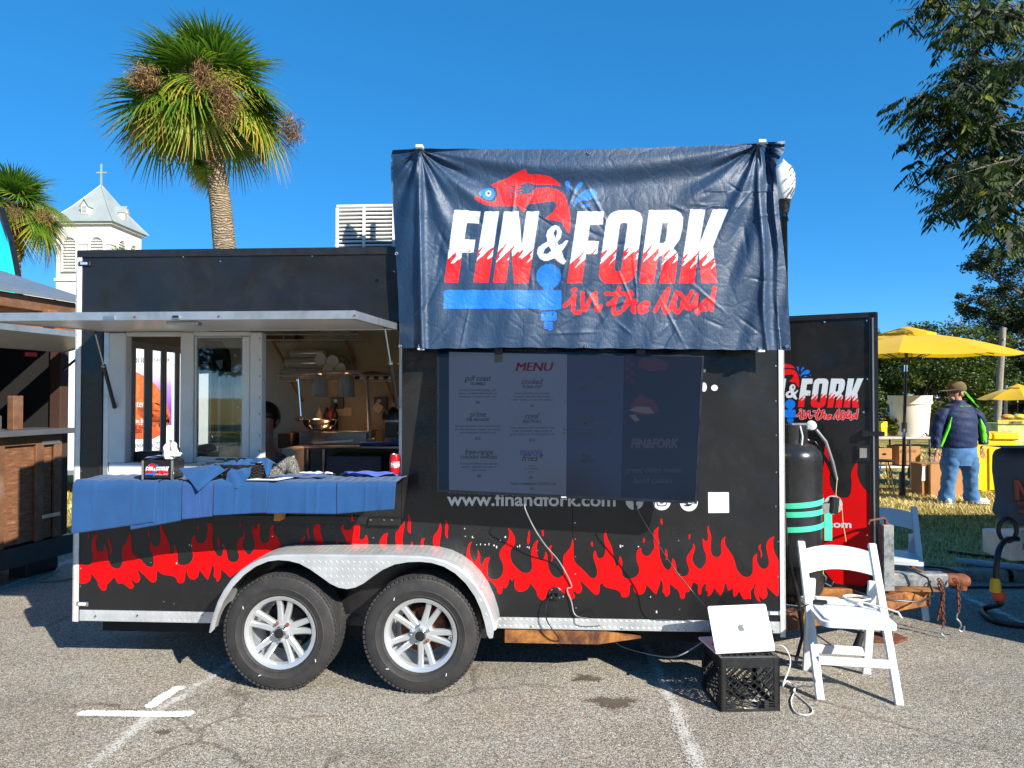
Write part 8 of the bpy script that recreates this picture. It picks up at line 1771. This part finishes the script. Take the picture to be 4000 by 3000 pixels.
MB().sphere((hx - .118, .0, 1.655), .019, 10, 8, (1.3, .7, 1.1)).build("nose", M_SKIN, body); MB().sphere((hx + .02, -.088, 1.655), .028, 10, 8, (.8, .4, 1.2)).build("ear", M_SKIN, body); MB().sphere((hx - .07, .0, 1.575), .045, 12, 8, (.9, 1, .8)).build("chin_beard", mk("grey_stubble", C('a08070'), .8), body); MB().sphere((hx + .03, .01, 1.66), .096, 16, 10, (1.0, .95, .8)).build("hair", mk("grey_hair", C('8a7c70'), .8), body)
J, E = skin_chain(*hand((-.365, -.03, .775), 1, 1)); skin("hand", J, E, M_SKIN, body, 1); J, E = skin_chain(*hand((.325, -.03, .83), 1, -1)); skin("hand", J, E, M_SKIN, body, 1)
M_NAVY = cloth_mat("navy_shell", C('14264e'), .25, 6, 300, .9, .5); M_LIME = cloth_mat("lime_shell", C('62d11c'), .12, 6, 300, .6, .5); M_JEAN = cloth_mat("denim", C('46719f'), .35, 7, 320, .9, .8)
loft([(-.01, .0, .845, .242, .172), (-.005, .0, .87, .25, .18), (0, .0, 1.0, .252, .185), (.005, .0, 1.15, .25, .18), (.01, .005, 1.28, .255, .165), (.01, .01, 1.38, .25, .142), (.0, .01, 1.455, .20, .118), (-.005, .01, 1.51, .115, .095), (-.01, .01, 1.55, .088, .086)], 40, .007, 1).build("jacket", M_NAVY, MN, ang=70)
loft([(-.355, -.03, .83, .052, .06), (-.36, -.02, .87, .06, .066), (-.345, .0, 1.0, .072, .078), (-.315, .015, 1.18, .084, .09), (-.255, .01, 1.34, .088, .095), (-.19, .01, 1.43, .07, .08)], 22, .010, 2).build("sleeve", M_NAVY, MN, ang=70)
loft([(.33, -.03, .885, .052, .06), (.345, -.02, .92, .06, .066), (.36, .0, 1.02, .072, .078), (.335, .015, 1.18, .084, .09), (.27, .01, 1.34, .088, .095), (.20, .01, 1.43, .07, .08)], 22, .010, 4).build("sleeve", M_NAVY, MN, ang=70)
loft([(-.315, -.06, .86, .022, .02), (-.275, -.075, .98, .022, .02), (-.225, -.09, 1.12, .022, .025), (-.185, -.115, 1.30, .008, .01)], 12, .006, 6).build("lime_panel", M_LIME, MN, ang=70); loft([(.335, -.055, .90, .034, .026), (.335, -.055, 1.02, .048, .032), (.310, -.05, 1.15, .040, .038), (.265, -.06, 1.30, .012, .02)], 14, .006, 7).build("lime_panel", M_LIME, MN, ang=70)
V_, F_ = text2d("GULF COAST", .026); wd = max(p[0] for p in V_); m = MB(); m.add([(.02 - wd / 2 + x, -.118 - .0 * y, 1.452 + y) for x, y in V_], F_); m.build("back_print", M_LIME, MN, ang=None, recalc=False)
loft([(0, .0, .58, .225, .15), (0, .0, .66, .248, .168), (0, .0, .78, .245, .178), (0, .0, .88, .235, .165)], 30, .004, 9).build("trousers_seat", M_JEAN, MN, ang=70)
loft([(-.19, .03, .035, .10, .115), (-.185, .03, .10, .104, .115), (-.172, .02, .25, .090, .10), (-.155, .0, .44, .100, .11), (-.14, .0, .62, .13, .15), (-.12, .0, .70, .13, .15)], 26, .009, 11).build("trouser_leg", M_JEAN, MN, ang=70); loft([(.20, .03, .035, .10, .115), (.195, .03, .10, .104, .115), (.178, .02, .25, .090, .10), (.158, .0, .44, .100, .11), (.14, .0, .62, .13, .15), (.12, .0, .70, .13, .15)], 26, .009, 13).build("trouser_leg", M_JEAN, MN, ang=70)
M_SHOE = mk("white_trainers", C('d8d8d6'), .5)
for (x, a) in ((-.19, -20), (.215, 60)):
    sh = empty("shoe", (x, .0, 0), R(a), parent=MN); MB().sphere((0, -.02 if a < 0 else -.06, .05), .05, 16, 10, (1.0, 2.6, .95)).build("upper", M_SHOE, sh); MB().sphere((0, -.02 if a < 0 else -.06, .018), .055, 16, 8, (1.0, 2.5, .32)).build("sole", M_SHOE, sh)
M_CAP = cloth_mat("brown_camo", C('5e503a'), .2, 12)
m = MB(); m.lathe([(.112, -.02), (.118, .01), (.114, .05), (.09, .095), (.05, .12), (.0001, .127)], 24, Matrix.Translation((hx + .005, .01, 1.715)) @ Matrix.Diagonal((1.14, .98, 1, 1))); cap = m.build("cap", M_CAP, MN, ang=50)
m = MB(); m.prism([(-.07, -.10), (-.17, -.085), (-.23, -.04), (-.245, .01), (-.23, .06), (-.17, .105), (-.07, .12)], lambda a, b, d: (hx + a, b, d + (a + .08) * .14), 1.70, 1.71); m.build("cap_peak", M_CAP, cap, ang=None)
MB().bx(hx - .115, hx - .03, -.088, -.075, 1.662, 1.692, .006).build("sunglasses", M_TVB, MN); MB().bx(hx - .03, hx + .03, -.098, -.092, 1.68, 1.688).build("glasses_arm", M_BLACKMETAL, MN)
MB().tube([(hx + .02, -.1, 1.685), (hx + .08, -.085, 1.66), (hx + .14, -.03, 1.61), (hx + .22, -.03, 1.53), (hx + .30, -.04, 1.44)], [.004, .007, .008, .008, .004], 6).build("lime_strap", M_LIME, MN); MB().tube([(hx + .09, -.06, 1.68), (hx + .15, -.03, 1.63), (hx + .24, -.03, 1.53)], [.004, .007, .005], 6).build("lime_strap", M_LIME, MN)
# ------------------------------------------------------------------ tents, lemonade stand, poles
M_TENT = mk("tent_white", C('e4e6ea'), .7, var=.04); M_TENTB = mk("tent_blue", C('6f8fc8'), .7, var=.06)
def tent(u0, u1, vp, ve, Y, label, mat=None):
    a, b = at(u0, ve, Y), at(u1, ve, Y); w = b.x - a.x; o = empty("canopy_tent", ((a.x + b.x) / 2, Y + w / 2, .085), label=label, cat="tent"); ze, zp = a.z - .085, at(u0, vp, Y).z - .085; h = w / 2; mat = mat or M_TENT
    m = MB(); m.v = [Vector(p) for p in ((-h, -h, ze), (h, -h, ze), (h, h, ze), (-h, h, ze), (0, 0, zp), (-h, -h, ze - .22), (h, -h, ze - .22), (h, h, ze - .22), (-h, h, ze - .22))]; m.f = [(0, 1, 4), (1, 2, 4), (2, 3, 4), (3, 0, 4), (5, 6, 1, 0), (6, 7, 2, 1), (7, 8, 3, 2), (8, 5, 0, 3)]; m.build("canopy", mat, o, ang=None)
    for sx in (-1, 1):
        for sy in (-1, 1): MB().cyl((sx * (h - .03), sy * (h - .03), 0), (sx * (h - .03), sy * (h - .03), ze), .03, .03, 8).build("leg", M_TRIM, o)
    return o
tent(3730, 3905, 1555, 1600, 27, "white canopy tent beyond the man, over dark wares"); tent(3560, 3665, 1555, 1612, 31, "pale canopy tent glimpsed between tub and man"); tent(3925, 4090, 1568, 1610, 30, "blue white canopy tent behind the small parasol", M_TENTB); tent(3430, 3520, 1560, 1615, 33, "white canopy tent behind the table's yellow crates")
rb("wares_rack", 3740, 3895, 1625, 1715, 28.2, 1.0, mk("mixed_wares", C('4a3030'), .7, var=.9, scale=9), None, .01, label="rack of dark red wares under the white tent", cat="rack"); rb("wares_rack", 3790, 3870, 1640, 1700, 26.6, .4, mk("mixed_wares2", C('7a3a3a'), .7, var=.8, scale=14), None, .01, label="patterned cloth display in front of the wares rack", cat="display")
LS = empty("lemonade_stand", (at(3965, 1740, 17.5).x, 17.5, .085), label="yellow green lemonade stand with a lettered sign", cat="stand"); lo_ = Vector(LS.location); lf = lambda u, v: at(u, v, 17.44) - lo_
zz = lambda v: at(3965, v, 17.5).z - .085
MB().bx(-.45, .8, 0, .8, .0, zz(1655), .02).build("counter", mk("lemon_print", C('a9b26a'), .6, var=.4, scale=4), LS); MB().bx(-.47, .82, -.04, -.001, zz(1657), zz(1640), .005).build("sign_board", mk("sign_olive", C('b0a030'), .6), LS)
m = MB(); text_px(m, "LEMONADE", lf, 3943, 1655, 3994, 11, bold=.02); m.build("sign_text", M_BLACKMETAL, LS, ang=None, recalc=False); MB().bx(.5, .78, -.05, -.041, .2, zz(1665), .004).build("yellow_panel", mk("panel_yellow", C('f0d820'), .5), LS)
for (u, v, c_, lb) in ((3935, 1632, C('e09020'), "orange fruit bowl on the lemonade stand"), (3985, 1630, C('f0d020'), "yellow flower bunch on the lemonade stand")):
    p = at(u, v, 17.6); o = MB().sphere((0, 0, 0), .12, 12, 8, (1.3, 1, .6)).build("display_bowl", mk("bowl_%d" % u, c_, .5, var=.4, scale=25), None, label=lb, cat="bowl"); o.location = (p.x, 17.6, zz(1640) + .16)
rb("dark_counter", 3895, 3930, 1655, 1720, 20.5, .8, M_BLACKMETAL, None, .01, label="dark counter beside the lemonade stand", cat="counter")
UP = empty("utility_pole", (at(3888, 1640, 22).x, 22, .085), label="weathered wooden utility pole before the dark tree", cat="pole"); q0, q1 = Vector((0, 0, 0)), at(3918, 1280, 22) - Vector(UP.location); MB().tube([tuple(q0), tuple(q1)], [.11, .09], 12).build("shaft", bark_mat("pole_wood", '6d665a', '9a9284', 10, (1, 1, .1)), UP); MB().cyl(tuple(q1 * .9 + Vector((-.02, -.1, 0))), tuple(q1 * .9 + Vector((-.02, -.14, 0))), .03).build("insulator", M_BRUSHED, UP)
UP2 = empty("metal_post", (at(3925, 1640, 21).x, 21, .085), label="thin grey metal post near the lemonade stand", cat="post"); MB().cyl((0, 0, 0), tuple(at(3930, 1505, 21) - Vector(UP2.location)), .045).build("shaft", M_GALV, UP2)
for k, (v0, v1) in enumerate(((1308, 1330), (1318, 1342))): cab("overhead_wire", [at(3918, 1290 + 8 * k, 22), at(3770, v0, 30), at(3500, v1, 44)], .012, M_BCAB, ("upper overhead wire running from the utility pole", "lower overhead wire running from the utility pole")[k])
# ------------------------------------------------------------------ things in the shade at the right: second chair, pipes, covered rack, truck
c2 = make_chair("folding_chair", (at(3440, 2090, 5.45).x, 5.25, 0), R(-20), "white resin folding chair standing in the shade behind the tongue jack")
def pipe(nm, P, r, mat, label, cat): o0 = Vector(P[0]); o = MB().tube([Vector(p) - o0 for p in P], r, 10).build(nm, mat, None, ang=60, label=label, cat=cat); o.location = o0; return o
M_PVC = mk("blue_grey_pipe", C('8fa4bc'), .4); pipe("plastic_pipe", [gp(3734, 2190, .125), gp(4020, 2222, .125)], .03, M_PVC, "long pale plastic pipe lying along the kerb's grass", "pipe"); pipe("plastic_pipe", [gp(3515, 2170, .125), gp(3588, 2172, .125)], .03, M_PVC, "short pale plastic pipe behind the tongue jack", "pipe")
cab("black_hose", [gp(3700, 2155, .11), gp(3800, 2168, .11), gp(3900, 2178, .11), gp(4030, 2195, .11)], .018, M_BCAB, "black hose lying on the grass below the truck's bumper")
TK = empty("food_truck", (4.36, 3.72, 0), label="step van with tread plate bumper parked beside the tow hitch", cat="truck")
M_TKB = mk("truck_grey", C('7d8286'), .4, var=.06)
MB().bx(0, 6.0, 0, 2.05, .55, 2.85, .06).build("body", M_TKB, TK); MB().bx(.1, 5.9, .1, 1.95, .35, .55).build("chassis", M_DARK, TK); MB().bx(-.02, 6.02, -.02, 2.07, 2.86, 2.92, .02).build("roof", M_WPANEL, TK)
for x in (1.0, 4.8):
    for y in (.1, 1.95): MB().lathe([(.0001, -.12), (.2, -.12), (.38, -.11), (.4, -.08), (.4, .08), (.38, .11), (.2, .12), (.0001, .12)], 28, Matrix.Translation((x, y, .4)) @ Matrix.Rotation(R(90), 4, 'X')).build("wheel", M_RUBBER, TK)
MB().bx(1.8, 3.8, -.01, -.001, 1.3, 2.3, .01).build("side_window", M_TVB, TK); MB().bx(-.012, -.001, .5, 1.5, 1.2, 2.2, .01).build("rear_window", M_TVB, TK)
bpx = w = at(3862, 2100, 5.62).x - 4.36
BPm = MB().bx(bpx, -.002, 1.66, 1.98, at(3900, 2178, 5.5).z, at(3900, 2082, 5.5).z, .006).build("bumper", M_TREAD, TK); bz0, bz1 = at(3900, 2178, 5.5).z, at(3900, 2082, 5.5).z
m = MB(); lozenges(m, bpx + .02, -.03, bz0, bz1, lambda x, z, h: (x, 1.6598 - h, z)); m.build("tread_pattern", M_TREAD, BPm, ang=None, recalc=False, kind="stuff")
MB().bx(bpx + .1, bpx + .2, 1.650, 1.6575, bz0 + .09, bz0 + .14, .003).build("indicator", mk("amber_lens", C('c8781a'), .25), BPm); MB().bx(bpx + .2, bpx + .3, 1.650, 1.6575, bz0 + .08, bz0 + .14, .003).build("tail_lamp", mk("red_lens", C('8f1c14'), .25), BPm)
# covered hose reel carrier: grey cloth with orange brush lettering
CV = empty("cloth_cover", (at(3960, 2050, 5.3).x, 5.3, at(3960, 2095, 5.3).z), label="grey cloth cover with an orange brush letter draped over the truck's rear rack", cat="cover")
M_COV = cloth_mat("charcoal_cloth", C('55565a'), .12, 4, 260, .25)
prof = [(3870, 1780), (3874, 1850), (3893, 1960), (3872, 2020), (3905, 2045), (3945, 2058)]
cvz = lambda v: at(3960, v, 5.3).z - CV.location.z; cvx = lambda u, v: at(u, v, 5.3).x - CV.location.x
def cf(s, q):
    v = 1755 + (2055 - 1755) * q; ul = np.interp(v, [1755, 1762, 1785, 1850, 1960, 2022, 2055], [3925, 3893, 3876, 3874, 3888, 3873, 3905]); a = math.pi * (1.0 - s); x0 = cvx(ul, v) + (ul - 2000) / FPX * .3; x1 = x0 + .62 + .1 * q; hw_ = (x1 - x0) / 2
    d = .30 * (1 - .1 * q) * (math.sin(math.pi * min(1, q * 6) / 2) ** .5 if q < .17 else 1) + .02 * q * math.sin(s * 22)
    return (x0 + hw_ - hw_ * math.cos(math.pi * s), -d * math.sin(math.pi * s) + .3 , cvz(v) - .03 * q * math.sin(s * 9))
m = MB(); m.grid(36, 24, cf); m.grid(8, 4, lambda s, q: (cvx(3925, 1755) + .02 + .4 * s, .02 + .28 * q, cvz(1753) + .004)); m.build("cloth", M_COV, CV, ang=80)
M_ORG = mk("orange_brush_print", C('a8503a'), .8); 
def cq(s, q): p = Vector(cf(s, q)); return p + Vector((-.004, -.010, 0))
for P in ([(.20, .66), (.21, .40)], [(.21, .40), (.255, .60)], [(.255, .60), (.30, .42)], [(.30, .42), (.32, .66)], [(.345, .66), (.375, .44)], [(.20, .70), (.33, .71)], [(.215, .79), (.31, .83)]):
    pts = [cq(P[0][0] + (P[1][0] - P[0][0]) * k / 4, P[0][1] + (P[1][1] - P[0][1]) * k / 4) for k in range(5)]; m = MB(); m.tube(pts, .019, 6); m.build("brush_stroke", M_ORG, CV, ang=60)
MB().bx(cvx(3960, 2050) + .32, cvx(3960, 2050) + .5, .2, .4, cvz(2085), cvz(1900), .02).build("rack_frame", M_BLACKMETAL, CV)
MB().tube([(cvx(3935, 2065) + .07 * math.cos(a * .4), .0, cvz(2070) + .09 * math.sin(a * .4)) for a in range(16)], .016, 8, closed=True).build("wheel_rim", M_BLACKMETAL, CV)
pl = gp(3885, 2330); Ypl = 5.05; p0 = at(3888, 2258, Ypl)
cab("shore_cable", [at(3975, 2105, 5.3), at(3935, 2107, 5.22), at(3905, 2140, 5.1), at(3893, 2200, Ypl), at(3890, 2262, Ypl)], .021, M_BCAB, "thick black cable hanging down to the yellow plug")
PG = empty("yellow_plug", p0, label="yellow and orange cable connector hanging from the thick black cable", cat="plug"); MB().lathe([(.022, .0), (.032, -.02), (.038, -.08), (.04, -.10), (.0001, -.10)], 16).build("plug_body", mk("plug_yellow", C('d8a818'), .5), PG); MB().sphere((.02, -.01, -.125), .045, 14, 10, (1, .8, 1.1)).build("plug_cap", mk("plug_orange", C('d84818'), .5), PG)
e0 = at(3900, 2335, Ypl); cab("shore_cable", [at(3898, 2345, Ypl), at(3906, 2360, Ypl), gp(3850, 2375, .03), gp(3838, 2395, .025), gp(3880, 2425, .022), gp(3950, 2440, .022), gp(4060, 2448, .022)], .021, M_BCAB, "thick black cable lying on the shaded asphalt by the truck")
